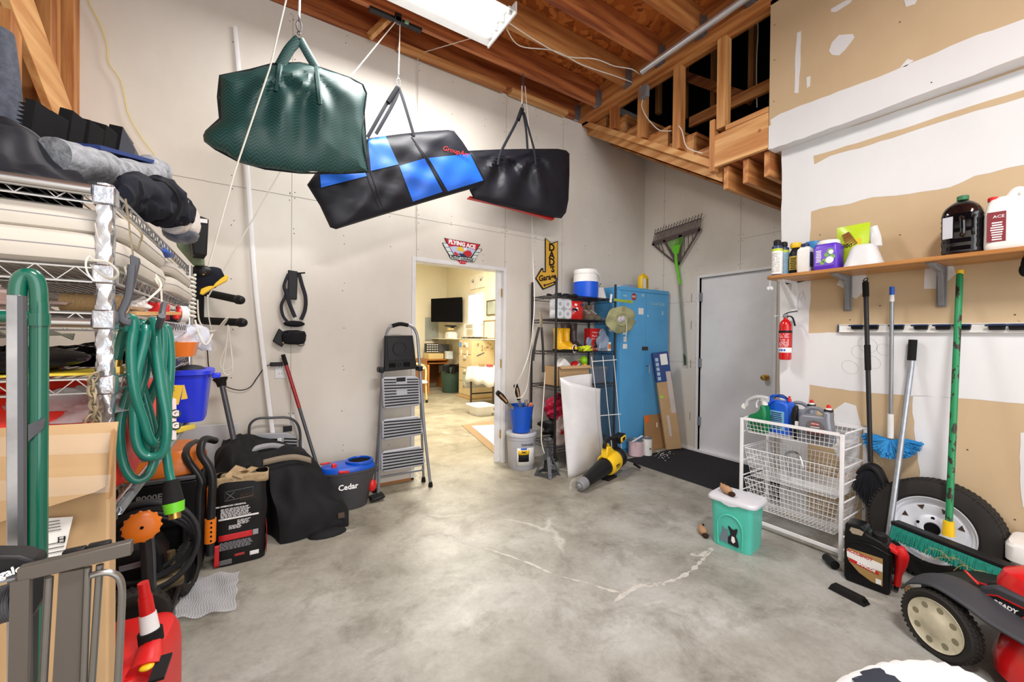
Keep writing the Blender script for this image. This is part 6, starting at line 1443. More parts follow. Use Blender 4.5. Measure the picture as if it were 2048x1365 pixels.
text('lettering','GroupArt',.058, frame(pw2.pt(911,303,.006),(1,0,.02),(0,-1,0)), 'ink_red', t, shear=.35)
for pts in ([(797,174),(780,196),(735,275)],[(797,174),(790,200),(752,268)],[(797,174),(808,205),(828,272)]): obj('handle', MB().tube([PY(3.10,*p) for p in pts], .013, 8, smooth=4, flat=((1,0,0),1,.25)), 'webbing_black', t)
obj('grip_wrap', MB().cyl(PY(3.10,795,176),PY(3.10,776,206),.018), 'black_fabric', t)
c = hook('small steel carabiner holding the checked bag', 797, 165, 3.12)
rope('white rope from the ceiling pulley to the checked bag', [V((.955,3.20,ZJ-.06)), PY(3.12,797,158)])
rope('white rope slanting from the ceiling pulley behind the green bag down to the wall hooks', [V((.93,3.20,ZJ-.05)), V((.25,3.30,2.74)), anchor+V((.02,.03,-.02))])
t = thing('pulley', 'small black pulley block screwed under the second ceiling joist', 'pulley', (.94,3.22,ZJ), world=True)
obj('bracket', MB().box((.94,3.25,ZJ-.012),(.42,.05,.02)).box((.94,3.2,ZJ-.03),(.05,.03,.07)), 'black_plastic', t, bevel=.004); obj('sheave', MB().cyl((.94,3.185,ZJ-.055),(.94,3.205,ZJ-.055),.028), 'gunmetal', t); obj('green_clip', MB().box((1.01,3.2,ZJ-.03),(.03,.02,.02)), M('clipgreen',(110,150,120),.5), t)
ol3 = [(936,303),(1000,300),(1060,299),(1115,299),(1132,302),(1138,308),(1138,350),(1136,400),(1131,425),(1122,436),(1104,434),(1050,422),(990,408),(948,396),(940,380)]
def fold3(px, py):
    s = 0
    for (ax_,ay) in ((1003,302),(1068,303)):
        a = math.atan2(px-ax_, py-ay); r = math.hypot(px-ax_,py-ay); s += .040*math.sin(a*8)*math.exp(-r/90.)*(1-math.exp(-r/22.))
    return s
pw3 = Pillow(ol3, 3.27, .07, .06, fold3)
t = thing('black_bag', 'plain black equipment bag with a red strip below, hanging rightmost of three bags', 'bag', (2.2,3.27,2.6), world=True)
obj('body', pw3.mesh(26).wrinkle(.006,9,4), 'nylon_black', t); obj('binding', MB().tube([PY(3.27,*p) for p in dense(ol3,14)], .006, 6, True), 'webbing_black', t)
obj('red_strip', MB().prism([PY(3.29,*p) for p in ((940,392),(1000,404),(1110,432),(1108,440),(1000,410),(938,396))],(0,.05,0)), 'red_plastic', t, bevel=.003)
for pts in ([(1043,220),(1030,250),(1003,302),(996,330)],[(1045,220),(1052,260),(1055,300)],[(1048,225),(1058,262),(1069,303),(1072,330)]): obj('handle', MB().tube([PY(3.17,*p) for p in pts], .013, 8, smooth=4, flat=((1,0,0),1,.25)), 'webbing_black', t)
obj('grip_wrap', MB().cyl(PY(3.17,1044,218),PY(3.17,1036,240),.02), 'black_fabric', t)
hook('steel carabiner screwed under the joist above the plain black bag', 1046, 160, 3.22); hook('second steel carabiner at the handles of the plain black bag', 1045, 218, 3.20)
rope('short white doubled rope between the two carabiners of the plain black bag', [PY(3.21,1044,172), PY(3.20,1044,208)], .006)
rope('thin white cord running down behind the plain black bag', [PY(3.24,1050,172), PY(3.45,1062,300), PY(3.5,1064,432)], .004)
wire('cord', 'thin white cord from the light fixture down the wall left of the plain black bag', [PZ(3.80,965,70), PY(3.56,836,108), PY(YB-.012,834,200), PY(YB-.012,832,460)], .003, cat='cord', sm=0)
# ================================================================== back wall, left part
t = thing('pvc_strip', 'very long white plastic strip leaning against the back wall behind the green bag', 'strip', (-.1,3.55,0), world=True)
a, b_, c_ = PY(3.585,470,52), PY(3.57,510,560), PY(3.50,545,862)
pts = catmull([a, PY(3.58,492,300), b_, PY(3.53,530,740), c_, c_+(c_-PY(3.53,530,740))*.9], 6); pts[-1].z = .55
mb = MB().tube(pts, .0115, 4, flat=((1,0,0),1.2,.35)); obj('strip', mb, 'white_trim', t)
# black padded wall hooks
t = thing('wall_rack', 'black foam-padded two-armed rack screwed to the back wall beside the metal shelves', 'rack', (-.33,YB,1.5), world=True)
obj('upright', MB().cyl((-.34,YB-.03,1.40),(-.34,YB-.03,1.68),.028), 'black_rubber', t)
for p, q in ((PY(3.56,408,585),PY(3.22,487,602)),(PY(3.56,410,642),PY(3.22,492,646))): obj('arm', MB().cyl(p,q-(q-p)*.12,.026,n=16), 'black_rubber', t); obj('arm_end', MB().ball(q-(q-p)*.08,(.03,.032,.03)).torus(q-(q-p)*.13,(q-p),.026,.006,20,6), 'black_plastic', t)
# ropes draped on it
rope('white rope bundle wound round the lower arm of the padded wall rack', catmull([PY(3.3,395,600),PY(3.3,398,640),PY(3.3,412,660),PY(3.3,432,660),PY(3.25,450,640),PY(3.25,456,636),PY(3.3,445,652),PY(3.3,425,664),PY(3.3,408,656)],6), .005)
rope('white rope loops dangling below the padded wall rack', catmull([PY(3.3,456,650),PY(3.3,452,690),PY(3.3,440,725),PY(3.3,447,740),PY(3.3,460,738),PY(3.3,465,725),PY(3.3,460,680),PY(3.3,457,652),PY(3.3,452,700),PY(3.3,446,740),PY(3.3,455,751),PY(3.3,465,742),PY(3.3,462,700),PY(3.3,458,655)],6), .004)
rope('white cord hanging straight between the arms of the padded rack', catmull([PY(3.35,415,590),PY(3.35,417,630),PY(3.35,423,660)],5), .0035)
# belt
t = thing('tool_belt', 'black harness belt with pouches hanging from a hook on the back wall', 'belt', (.29,3.55,1.5), world=True)
P = lambda x,y,e=0: PY(YB-.07-e,x,y)
obj('strap', MB().tube([P(577,548),P(568,572),P(572,590),P(563,610),P(566,632),P(576,645)], .011, 8, smooth=6, flat=((1,0,0),1,.3)), 'webbing_black', t)
obj('strap', MB().tube([P(598,548),P(604,570),P(611,595),P(610,620),P(602,640)], .014, 8, smooth=6, flat=((1,0,0),1,.3)), 'webbing_black', t)
obj('strap', MB().tube([P(572,578,.01),P(578,605,.01),P(590,635,.01)], .014, 8, smooth=5, flat=((1,0,0),1,.3)), 'webbing_black', t)
obj('pouch', MB().prism([P(576,540),P(596,543),P(594,600),P(576,598)],(0,.03,0)), 'black_plastic', t, bevel=.006)
obj('pouch', MB().prism([P(558,657),P(577,672),P(564,695),P(545,683)],(0,.035,0)), 'black_plastic', t, bevel=.006)
obj('waist_pad', MB().lathe([(.058,0),(.066,.02),(.068,.06),(.060,.085)], P(588,678)-V((0,0,.03))+V((0,.0,0)), (0,-.25,1), 24, 1.15, .8, caps=False), 'black_fabric', t, solid=.012)
obj('pad_lining', MB().ball(P(589,648)+V((0,.02,0)),(.075,.03,.025)), 'black_fabric', t)
obj('lower_pouch', MB().ball(P(592,672),(.07,.04,.045)), 'nylon_black', t); obj('cord_loop', MB().tube([P(587,683,.02),P(598,692,.02),P(608,690,.02),P(607,678,.02)],.003,5,smooth=4), 'webbing_black', t); obj('label_patch', MB().box(P(569,682,.02),(.01,.002,.045),Matrix.Rotation(.5,3,'Y')), M('gold2',(170,140,70),.5), t)
obj('hook', MB().cyl(P(580,546,.0)+V((0,.06,0)),P(610,546,.0),.006), 'black_metal', t)
# outlet with adaptor and cord
c = PY(YB-.004,561,742); t = thing('wall_outlet', 'white double wall outlet on the back wall seam', 'outlet', (c.x,YB,c.z), world=True)
obj('plate', MB().box(c,(.075,.006,.118)), 'white_trim', t, bevel=.003)
for dz in (-.026,.026): f_ = obj('socket', MB().box(c+V((0,-.004,dz)),(.034,.003,.034)), 'white_plastic', t, bevel=.004); obj('slot', MB().box(c+V((-.007,-.006,dz+.004)),(.003,.001,.010)).box(c+V((.007,-.006,dz+.004)),(.003,.001,.010)), 'ink_black', f_)
c2 = PY(YB-.035,553,729); t = thing('power_adaptor', 'black power adaptor plugged into the wall outlet', 'adaptor', c2, world=True); obj('body', MB().box(c2,(.085,.035,.030)), 'black_plastic', t, bevel=.005)
wire('cable', 'black cable looping along the wall from the adaptor to the metal shelves', [PY(3.575,*p) for p in ((543,729),(530,735),(515,755),(500,775),(480,781),(455,775),(430,760),(418,735),(415,705),(410,660))], .0035, 'black_rubber')
# red and grey pole
t = thing('mop_pole', 'red and grey mop pole with a black grip leaning against the back wall', 'pole', (.3,3.5,.6), world=True)
a, b_ = PY(3.56,566,710), PY(3.36,632,925); 
obj('grip', MB().cyl(a,a.lerp(b_,.10),.015), 'black_rubber', t); obj('upper_pole', MB().cyl(a.lerp(b_,.10),a.lerp(b_,.5),.0135), M('polered',(150,28,34),.35), t); obj('lower_pole', MB().cyl(a.lerp(b_,.5),b_+(b_-a)*.15,.012), M('polegrey',(78,80,86),.4,.4), t)
# small step stool
t = thing('step_stool', 'folded grey step stool with a curved black handle behind the dark tarp', 'step stool', (.12,3.5,0), world=True)
P = lambda x,y,e=0: PY(3.50-e,x,y)
obj('handle', MB().tube([P(498,870),P(500,850),P(515,838),P(545,836),P(575,836),P(592,845),P(600,865),P(601,905)], .009, 8, smooth=6), M('stoolgrey',(70,72,78),.45,.3), t)
obj('tread', MB().prism([P(508,872,.02),P(520,868,.02),P(575,866,.02),P(592,874,.02),P(598,900,.02),P(508,898,.02)],(0,.03,0)), M('treadgrey',(160,162,168),.5), t, bevel=.006)
mb = MB()
for k in range(6): mb.beam(P(568,878+k*6,.022),P(594,879+k*6,.022),.004,.010)
obj('grip_strips', mb, 'black_rubber', t); obj('brand_plate', MB().prism([P(535,878,.022),P(562,878,.022),P(562,888,.022),P(535,888,.022)],(0,.003,0)), 'ink_black', t)
obj('leg', MB().cyl(P(505,870),(P(505,870).x-.03,3.46,.012),.010).cyl(P(600,880),(P(600,880).x+.03,3.46,.012),.010), 'stoolgrey', t); obj('hinge', MB().box(P(575,858,-.01),(.06,.03,.04)), 'black_plastic', t)
t = thing('white_lath', 'short white strip leaning behind the step stool', 'strip', (.35,3.55,.5), world=True); a, b_ = PY(3.57,585,830), PY(3.50,618,925); obj('strip', MB().beam(a,b_+(b_-a)*.8,.02,.012,(0,1,0)), 'white_trim', t)
# white foam board
t = thing('foam_board', 'white board edge standing behind the generator', 'board', (-.4,3.5,.6), world=True)
obj('panel', MB().prism([PY(3.50,350,856),PY(3.50,476,848),PY(3.50,470,890),V((PY(3.50,470,890).x,3.50,.02)),V((PY(3.50,350,890).x,3.50,.02)),PY(3.50,350,890)],(0,.03,0)), M('foam',(196,196,200),.7), t, bevel=.002)
# plunger-headed pole
t = thing('plunger', 'grey pole with a black flared cup upside down behind the dark tarp', 'plunger', (-.2,3.35,.7), world=True)
a, b_ = PY(3.35,444,770), PY(3.25,466,872)
obj('pole', MB().cyl(a,b_+(b_-a)*1.5,.017), 'polegrey', t); obj('cup', MB().lathe([(.026,0),(.030,.03),(.042,.050),(.044,.055)], a-V((0,0,.01)), (a-b_), 20), 'black_rubber', t)
# ladder
def ladder():
    t = thing('step_ladder', 'grey three-step folding ladder with a black tool tray beside the doorway', 'ladder', (1.08,3.4,0), world=True)
    M('ladder_grey',(140,144,152),.35,.5); r = .0125
    F = lambda x,y: PY(3.37,x,y)
    fl = [PY(3.33,756,992),PY(3.37,762,850),PY(3.42,769,700),PY(3.43,772,672),PY(3.43,780,655),PY(3.43,800,649),PY(3.43,818,651),PY(3.43,832,664),PY(3.42,837,700),PY(3.38,848,850),PY(3.35,861,970)]
    obj('front_frame', MB().tube(fl, r, 10, smooth=6), 'ladder_grey', t); obj('top_grip', MB().tube([PY(3.43,784,652.5),PY(3.43,800,648.5),PY(3.43,816,651)], .017, 10, smooth=4), 'black_rubber', t)
    bl = [PY(3.47,749,978),PY(3.45,758,850),PY(3.45,767,700),PY(3.45,770,675)]; br = [PY(3.50,847,955),PY(3.47,843,850),PY(3.45,838,700),PY(3.45,834,670)]
    obj('rear_leg', MB().tube(bl, r*.9, 8, smooth=4), 'ladder_grey', t); obj('rear_leg', MB().tube(br, r*.9, 8, smooth=4), 'ladder_grey', t); obj('rear_brace', MB().cyl(PY(3.46,760,955),PY(3.48,846,940),.010), 'ladder_grey', t)
    for p in (fl[0],fl[-1],bl[0],br[0]): obj('foot', MB().lathe([(.020,0),(.019,.02),(.014,.045)], (p.x,p.y,0.0), n=16), 'black_rubber', t)
    for k, q in enumerate(([(764,760),(770,755),(832,753),(839,758),(842,806),(836,812),(772,819),(766,814)],[(764,846),(770,840),(835,833),(843,838),(847,864),(841,871),(770,882),(764,876)],[(762,912),(768,904),(838,893),(846,899),(851,925),(844,933),(768,946),(762,939)])):
        P = lambda x,y,e=0: PY(3.35-.012*k-e,x,y)
        st = obj('step', MB().prism([P(*p) for p in q],(0,.03,0)), M('stepgrey',(166,168,176),.45), t, bevel=.008)
        n = (10,6,6)[k]; (xa,ya),(xb,yb) = (q[0][0]+4,(q[1][1]+5)),(q[4][0]-5,(q[2][1]+6)); (xc,yc) = (q[7][0]+4,q[6][1]-6)
        mb = MB()
        for j in range(n):
            f_ = j/(n-1); l_ = P(xa+(xc-xa)*f_, ya+(yc-ya)*f_, .0035); r_ = P(xb+(.5*f_), yb+(q[5][1]-6-yb)*f_, .0035)
            if k == 0 and j in (0,1,4,5): m1, m2 = l_.lerp(r_,.34), l_.lerp(r_,.66); mb.beam(l_,m1,.004,.008); mb.beam(m2,r_,.004,.008)
            else: mb.beam(l_,r_,.004,.009)
        obj('grip_strips', mb, 'black_rubber', st)
        if k == 0: obj('handle_slot', MB().prism([P(793,756,.003),P(811,755,.003),P(811,763,.003),P(793,764,.003)],(0,.002,0)), 'black_plastic', st, bevel=.002)
    P = lambda x,y,e=0: PY(3.38-e,x,y)
    tr = obj('tool_tray', MB().prism([P(770,672),P(826,671),P(834,738),P(768,744)],(0,.035,0)), M('tray_black',(22,22,24),.4), t, bevel=.006)
    obj('tray_panel', MB().prism([P(775,678,.004),P(823,677,.004),P(827,720,.004),P(776,722,.004)],(0,.003,0)), M('tray_dark',(22,22,24),.3), tr, bevel=.003)
    for c in ((785,731),(814,729)): obj('tray_pocket', MB().box(P(*c,.006),(.055,.006,.035)), 'dark_void', tr, bevel=.003)
    obj('tray_ring', MB().torus(P(799,698,.008),(0,1,0),.055,.0025,30,5).torus(P(800,730,.009),(0,1,0),.014,.003,18,5), 'tray_black', tr)
    for p in ((761,740),(838,737)): obj('hinge', MB().box(PY(3.40,*p),(.045,.09,.045)), 'black_plastic', t, bevel=.01)
ladder()
# mop bucket
t = thing('mop_bucket', 'oval charcoal mop bucket with a blue spinner lid beside the ladder', 'bucket', (.61,3.32,0))
M('charcoal',(62,62,66),.5)
bl_ = MB().rlathe([((.66,.9),0),((.70,.92),.01),((1.0,1.0),.27),((1.05,1.05),.275),((1.05,1.05),.29)], d=(.205,.125), e=2.4, n=44); obj('tub', bl_, 'charcoal', t)
obj('lid', MB().rlathe([((1.0,1.0),.285),((1.0,1.0),.31),((.95,.95),.325),((.8,.8),.33)], d=(.2,.12), e=2.4, n=44), M('lidblue',(18,84,200),.25), t)
obj('spinner_well', MB().lathe([(.105,.322),(.10,.345),(.088,.347),(.080,.335)], (.085,0,0), n=36, caps=False), 'lidblue', t, solid=.004); obj('well_dark', MB().disc((.085,0,.334),(0,0,1),.082,32,.002), 'dark_void', t)
obj('latch', MB().box((-.05,-.115,.30),(.075,.02,.02),Matrix.Rotation(.1,3,'Y')).box((-.11,-.06,.34),(.035,.035,.035)).box((-.16,.02,.345),(.07,.02,.012)), 'red_plastic', t, bevel=.004)
obj('foot_pedal', MB().box((.215,-.03,.03),(.11,.10,.025),Matrix.Rotation(-.15,3,'Y')), 'black_plastic', t, bevel=.008); obj('pedal_lever', MB().ball((.17,-.06,.14),(.035,.03,.05)), 'red_plastic', t); obj('side_lug', MB().box((.205,-.01,.25),(.05,.05,.035)), 'charcoal', t, bevel=.008)
text('lettering','Cedar',.056, frame((-.02,-.128,.185),(1,.0,.0),(0,-1,.25)), 'ink_white', t, bold=.0015)
# ================================================================== tarp heap, generator, washer, sack
def drape(rows, Yr=None, mat='black_fabric', name='cover', parent=None, amp=.008, seed=1, floor=True, n=8):
    """cover sheet through rows of room points, with a skirt down to the floor"""
    R = [catmull([V(p) for p in row], n) for row in rows]; m_ = len(R[0]); cols = [catmull([r[i] for r in R], n) for i in range(m_)]
    k_ = len(cols[0]); rnd = random.Random(seed); ph = [rnd.uniform(0,6) for _ in range(6)]
    def f(i, j):
        p = cols[i][j].copy(); u, v = i/(m_-1), j/(k_-1)
        p.z += amp*(math.sin(9*u+5*v+ph[0])+.6*math.sin(17*u-8*v+ph[1])+.5*math.sin(25*v+ph[2]+6*u)); p.y += amp*.5*math.sin(14*u+ph[3]+9*v); p.z = max(p.z,.004); return p
    mb = MB(); vs = [f(i,j) for j in range(k_) for i in range(m_)]
    fs = [(j*m_+i, j*m_+i+1, (j+1)*m_+i+1, (j+1)*m_+i) for j in range(k_-1) for i in range(m_-1)]
    if floor:
        per = [(i,0) for i in range(m_)]+[(m_-1,j) for j in range(1,k_)]+[(i,k_-1) for i in range(m_-2,-1,-1)]+[(0,j) for j in range(k_-2,0,-1)]
        o = len(vs)
        for (i,j) in per: p = vs[j*m_+i]; vs.append(V((p.x,p.y,.002)))
        L = len(per)
        for k in range(L): a = per[k]; b = per[(k+1)%L]; fs.append((a[1]*m_+a[0], b[1]*m_+b[0], o+(k+1)%L, o+k))
    mb._add(vs, fs); mb.wrinkle(amp*1.6, 7, seed, (1,1,.5)); return obj(name, mb, mat, parent)
t = thing('grill_cover', 'big black fabric cover with grey and tan bands slumped on the floor', 'cover', (.3,3.1,0), world=True)
Q = lambda y,x,py: PY(y,x,py)
M('cover_black',(25,25,28),.7,bmp=.3,bscale=180,vary=.12,scale=8)
rows = [[Q(3.40,470,880),Q(3.42,510,866),Q(3.42,560,885),Q(3.42,600,900),Q(3.40,620,915)],
        [Q(3.24,500,905),Q(3.24,530,898),Q(3.26,570,895),Q(3.28,605,900),Q(3.30,632,925)],
        [Q(3.12,533,930),Q(3.13,560,924),Q(3.15,592,920),Q(3.18,620,925),Q(3.20,650,950)],
        [Q(3.02,545,985),Q(3.02,575,975),Q(3.04,610,965),Q(3.06,640,972),Q(3.08,672,985)],
        [Q(2.94,556,1035),Q(2.93,590,1030),Q(2.95,630,1015),Q(2.97,668,1012),Q(2.99,694,1022)],
        [Q(2.90,560,1078),Q(2.90,600,1072),Q(2.91,640,1060),Q(2.93,675,1052),Q(2.95,697,1040)]]
drape(rows, mat='cover_black', parent=t, seed=4, amp=.010)
def band(name, pts, w_, m, par):
    P_ = catmull([PY(*p) for p in pts], 6); mb = MB(); vs=[]
    for i,p in enumerate(P_): vs += [p+V((0,-.016,.010)), p+V((0,-.026,-w_))]
    mb._add(vs, [(2*i,2*i+2,2*i+3,2*i+1) for i in range(len(P_)-1)]); return obj(name, mb, m, par, solid=.002)
band('tan_band', [(3.10,526,922),(3.12,560,914),(3.13,592,911),(3.16,622,918)], .026, M('tanband',(136,124,106),.8), t)
band('grey_band', [(3.2,503,906),(3.22,512,894),(3.26,545,888),(3.30,575,893)], .024, M('greyband',(150,150,156),.7), t)
obj('label_patch', MB().box(PY(2.955,681,1028)+V((0,-.03,.0)),(.04,.004,.035),Matrix.Rotation(-.5,3,'X')), M('brownlab',(70,54,40),.8), t)
obj('folded_corner', MB().ball(PY(2.90,655,1068),(.12,.07,.035)), 'cover_black', t)
t = thing('generator_cover', 'black crumpled cloth cover lying over the frame left of the grill cover', 'cover', (-.05,3.1,0), world=True)
rows = [[Q(3.4,445,880),Q(3.4,475,868),Q(3.38,500,868),Q(3.36,520,890)],[Q(3.2,432,905),Q(3.2,465,885),Q(3.2,495,890),Q(3.2,520,910)],[Q(3.08,430,930),Q(3.05,465,915),Q(3.06,500,925),Q(3.08,530,940)],[Q(2.98,432,962),Q(2.96,470,955),Q(2.98,500,948),Q(3.0,528,955)]]
drape(rows, mat='cover_black', parent=t, seed=9, amp=.012)
# generator
t = thing('generator', 'orange and black portable generator in a black tube frame on the floor', 'generator', (-.45,2.95,0), world=True)
M('gen_black',(17,17,19),.4); M('gen_orange',(226,120,24),.35)
obj('body', MB().box2((-.86,2.76,.05),(-.24,3.2,.52)), 'gen_black', t, bevel=.02)
obj('control_panel', MB().box2((-.80,2.735,.30),(-.26,2.77,.54)), 'gen_black', t, bevel=.01); obj('panel_lip', MB().beam((-.80,2.735,.555),(-.27,2.735,.555),.03,.02), 'gunmetal', t, bevel=.004)
obj('fuel_tank', MB().rlathe([(1,.56),(1,.60),(.95,.64),(.8,.68),(.4,.69)], o=(-.55,2.98,0), d=(.30,.21), e=5, n=40), 'gen_orange', t)
obj('orange_side', MB().box2((-.235,2.85,.20),(-.225,2.93,.44)), 'gen_orange', t, bevel=.003)
text('lettering','8000E',.042, frame((-.46,2.733,.475),(1,0,0),(0,-1,0)), 'grey_plastic', t, bold=.001)
for dx in (0,):
    obj('frame_tube', MB().tube([(-.26,2.74,.06),(-.255,2.74,.45),PY(2.74,402,960),PY(2.80,372,915),PY(2.95,378,893),PY(3.1,392,885)], .019, 12, smooth=5), 'black_metal', t)
    obj('handle_tube', MB().tube([PY(2.72,420,1110)*1.0,PY(2.72,422,1030),PY(2.72,424,950),PY(2.76,402,908),PY(2.84,408,880),PY(2.98,430,882)], .020, 12, smooth=6), 'black_metal', t)
a, b_ = PY(2.72,420,1085), PY(2.72,421,1038); gsl = obj('grip_sleeve', MB().cyl(a,b_,.0265,n=18), 'gen_orange', t)
mb = MB()
for k in range(5): mb.box(a.lerp(b_,.12+.19*k)+V((.006,-.0265,0)),(.008,.004,.010))
obj('grip_slots', mb, 'dark_void', gsl)
for x in (-.8,-.3): obj('foot', MB().box2((x-.03,2.8,0),(x+.03,3.15,.05)), 'black_rubber', t)
# pressure washer
t = thing('pressure_washer', 'black pressure washer with orange handle knob and coiled hose', 'pressure washer', (-.45,2.35,0), world=True)
def tw(label, c, ax_, R, w_):
    o = obj('wheel', MB().lathe([(R*.62,-w_*.9),(R*.92,-w_),(R,-w_*.6),(R,w_*.6),(R*.92,w_),(R*.62,w_*.9)], c, ax_, 44, caps=False), 'tyre_rubber', t, solid=.004)
    obj('hub', MB().lathe([(R*.63,-w_*.5),(R*.6,w_*.5),(R*.3,w_*.2),(.0001,w_*.2)], c, ax_, 36), 'gen_black', o)
    axv = V(ax_).normalized(); a = axv.orthogonal().normalized(); bb = axv.cross(a); mb = MB()
    for k in range(28):
        an = 2*PI*k/28; e_ = a*math.cos(an)+bb*math.sin(an); tn = bb*math.cos(an)-a*math.sin(an); mb.box(V(c)+e_*R,(.008,.010,w_*1.6),Matrix((e_,tn,axv)).transposed())
    obj('tread_block', mb, 'tyre_rubber', o)['kind'] = 'stuff'; return o
tw('', V((-.435,2.17,.145)), (.35,-1,.0), .142, .03); tw('', V((-.30,2.62,.12)), (1,-.25,0), .12, .028)
mb = MB()
for x in (-.56,-.31): mb.tube([(x,2.2,.13),(x,2.30,.12),(x,2.66,.12),(x,2.70,.2),(x,2.70,.35)], .014, 8, smooth=3)
mb.cyl((-.56,2.30,.12),(-.31,2.30,.12),.013); mb.cyl((-.56,2.66,.12),(-.31,2.66,.12),.013); obj('frame_tube', mb, 'black_metal', t)
obj('engine', MB().rlathe([(1,.16),(1,.30),(.8,.36),(.5,.38)], o=(-.47,2.48,0), d=(.12,.12), e=4, n=28), 'gen_black', t); obj('pump', MB().cyl((-.38,2.36,.19),(-.29,2.40,.19),.035).cyl((-.33,2.42,.25),(-.33,2.42,.31),.016), M('pumpbrass',(110,96,70),.4,.6), t)
obj('silver_plate', MB().beam(PY(2.26,238,1140),PY(2.26,302,1124),.004,.022), 'grey_metal', t)
h0 = obj('handle', MB().tube([PY(2.20,288,1062),PY(2.20,293,1110),V((PY(2.20,296,1165).x,2.20,.25)),V((-.375,2.22,.14))], .019, 12, smooth=4), 'black_metal', t)
obj('handle', MB().tube([PY(2.24,300,1075),PY(2.24,303,1120),V((PY(2.24,305,1180).x,2.24,.23)),V((-.35,2.26,.13))], .015, 12, smooth=4), 'polegrey', t)
kc = PY(2.15,284,1054); kn = V((.15,-1,.12)).normalized(); mb = MB().lathe([(.052,-.012),(.058,-.006),(.058,.010),(.052,.016),(.03,.02),(.0001,.02)], kc, kn, 30)
for k in range(14): an = 2*PI*k/14; a = kn.orthogonal().normalized(); bb = kn.cross(a); mb.ball(kc+(a*math.cos(an)+bb*math.sin(an))*.056,(.008,.008,.008),8)
kb = obj('knob', mb, 'gen_orange', t); obj('knob_hole', MB().disc(kc+kn*.02,kn,.006,12,.002), 'dark_void', kb)
t = thing('hose_coil', 'coiled black high-pressure hose hanging over the pressure washer', 'hose', (-.45,2.35,.4), world=True)
for k,(R_,dy,dx,dz) in enumerate(((.185,0,0,0),(.178,.035,.005,.01),(.19,-.03,0,-.02),(.170,.06,-.01,.015),(.183,.0,.0,-.05),(.175,-.02,.01,-.035),(.19,.03,-.01,-.06))):
    c = PY(2.33+dy,298,1085)+V((dx-.02,0,dz-.0)); tl = .12*(k%3-1)
    obj('loop', MB().tube([c+V((R_*math.cos(a),tl*R_*math.sin(a),R_*.98*math.sin(a))) for a in [2*PI*j/44 for j in range(44)]], .0095, 8, True), M('hoseblack',(44,45,48),.5), t)
# charcoal sack
t = thing('charcoal_sack', 'open black and red paper sack printed with white text standing on the floor', 'sack', (-.07,2.86,0), world=True)
M('sackblack',(26,25,26),.35,bmp=.3,bscale=30); c0 = V((-.072,2.86,0))
def sk(u, v):
    a = 2*PI*u; c, q = math.cos(a), math.sin(a); w_, d_ = .125, .075*(1-.35*v); x = math.copysign(abs(c)**.45,c)*w_*(1-.02*math.sin(v*9)); y = math.copysign(abs(q)**.45,q)*d_
    return c0+V((x+.003*math.sin(v*14+a*3)+.008*v, y+.002*math.sin(v*11+a*2), .505*v+.004*math.sin(a*3)*v))
obj('paper', MB().grid(sk, 48, 20, True), 'sackblack', t)
def ring(u, v):
    p = sk(u, 1); return p+V((0,0,.0))+ (V((p.x-c0.x,p.y-c0.y,0))*.03) - V((0,0,.055*v))
obj('folded_rim', MB().grid(ring, 48, 4, True), M('sackrim',(176,152,116),.8,vary=.2,scale=30), t, solid=.003)
mb = MB()
for k in range(5): a_ = random.uniform(0,6); mb.box(c0+V((math.cos(a_)*.05,math.sin(a_)*.02,.50+k*.004)),(.09,.05,.003),Euler((random.uniform(-.6,.6),random.uniform(-.5,.5),a_)).to_matrix())
obj('crumpled_top', mb, 'sackrim', t)
fy = c0.y-.0815
def spatch(nm, x0, x1, z0, z1, m, e=0): 
    def f(u,v): 
        z = z0+(z1-z0)*v; return V((c0.x+x0+(x1-x0)*u+.008*z/.5, fy-e+ .075*.35*(z/.505) - .002*math.sin(z/.505*11) +.0045, z))
    return obj(nm, MB().grid(f, 6, 8), m, t, solid=.001)
spatch('red_panel',-.105,.055,.145,.178,'ink_red'); spatch('red_corner',-.123,-.10,.01,.13,'ink_red'); spatch('white_stripe',-.108,.085,.262,.272,'paper_white',.001)
mb_ = spatch('barcode',.045,.09,.035,.058,'paper_white'); spatch('qr_patch',.057,.085,.148,.178,'greyband'); spatch('red_logo',-.03,.02,.048,.062,'brick'); spatch('pale_panel',-.10,-.04,.012,.04,'greydark')
def tl(z, n, w_, h, m='ink_white', x=-.1):
    mb = MB()
    for k in range(n):
        zz = z-k*h*2.1; yy = fy+.075*.35*(zz/.505)-.002*math.sin(zz/.505*11)+.0035; xx = c0.x+x
        while xx < c0.x+x+w_: l_ = random.uniform(.008,.024); mb.box((xx+l_/2+.008*zz/.5,yy,zz),(l_*.8,.001,h)); xx += l_
    obj('small_print', mb, m, t)
tl(.325,8,.13,.0032); tl(.25,5,.05,.0028,x=-.02); tl(.225,4,.05,.0028,x=-.06); tl(.135,8,.14,.0026,'greyband'); tl(.395,7,.07,.0026,'brownlab',x=-.01)
text('lettering','AN AMERICAN ORIGINAL',.0125, frame((c0.x-.045,fy+.017,.342),(1,0,0),(0,-1,0)), 'ink_white', t, bold=.0004)
obj('warning_frame', MB().tube([(c0.x+a,fy+.021,b) for a,b in ((-.075,.37),(.06,.378),(.062,.43),(-.073,.422))],.0008,4,True).tube([(c0.x+a,fy+.0215,b) for a,b in ((-.068,.378),(-.03,.415))],.001,4).tube([(c0.x+a,fy+.0215,b) for a,b in ((-.068,.415),(-.03,.378))],.001,4), 'greyband', t)
c = V((c0.x+.128,2.84,.12)); obj('red_side', MB().grid(lambda u,v: V((c0.x+.1285+.003*math.sin(v*3),2.80+.11*u,.02+.17*v)),4,6), 'ink_red', t, solid=.002)
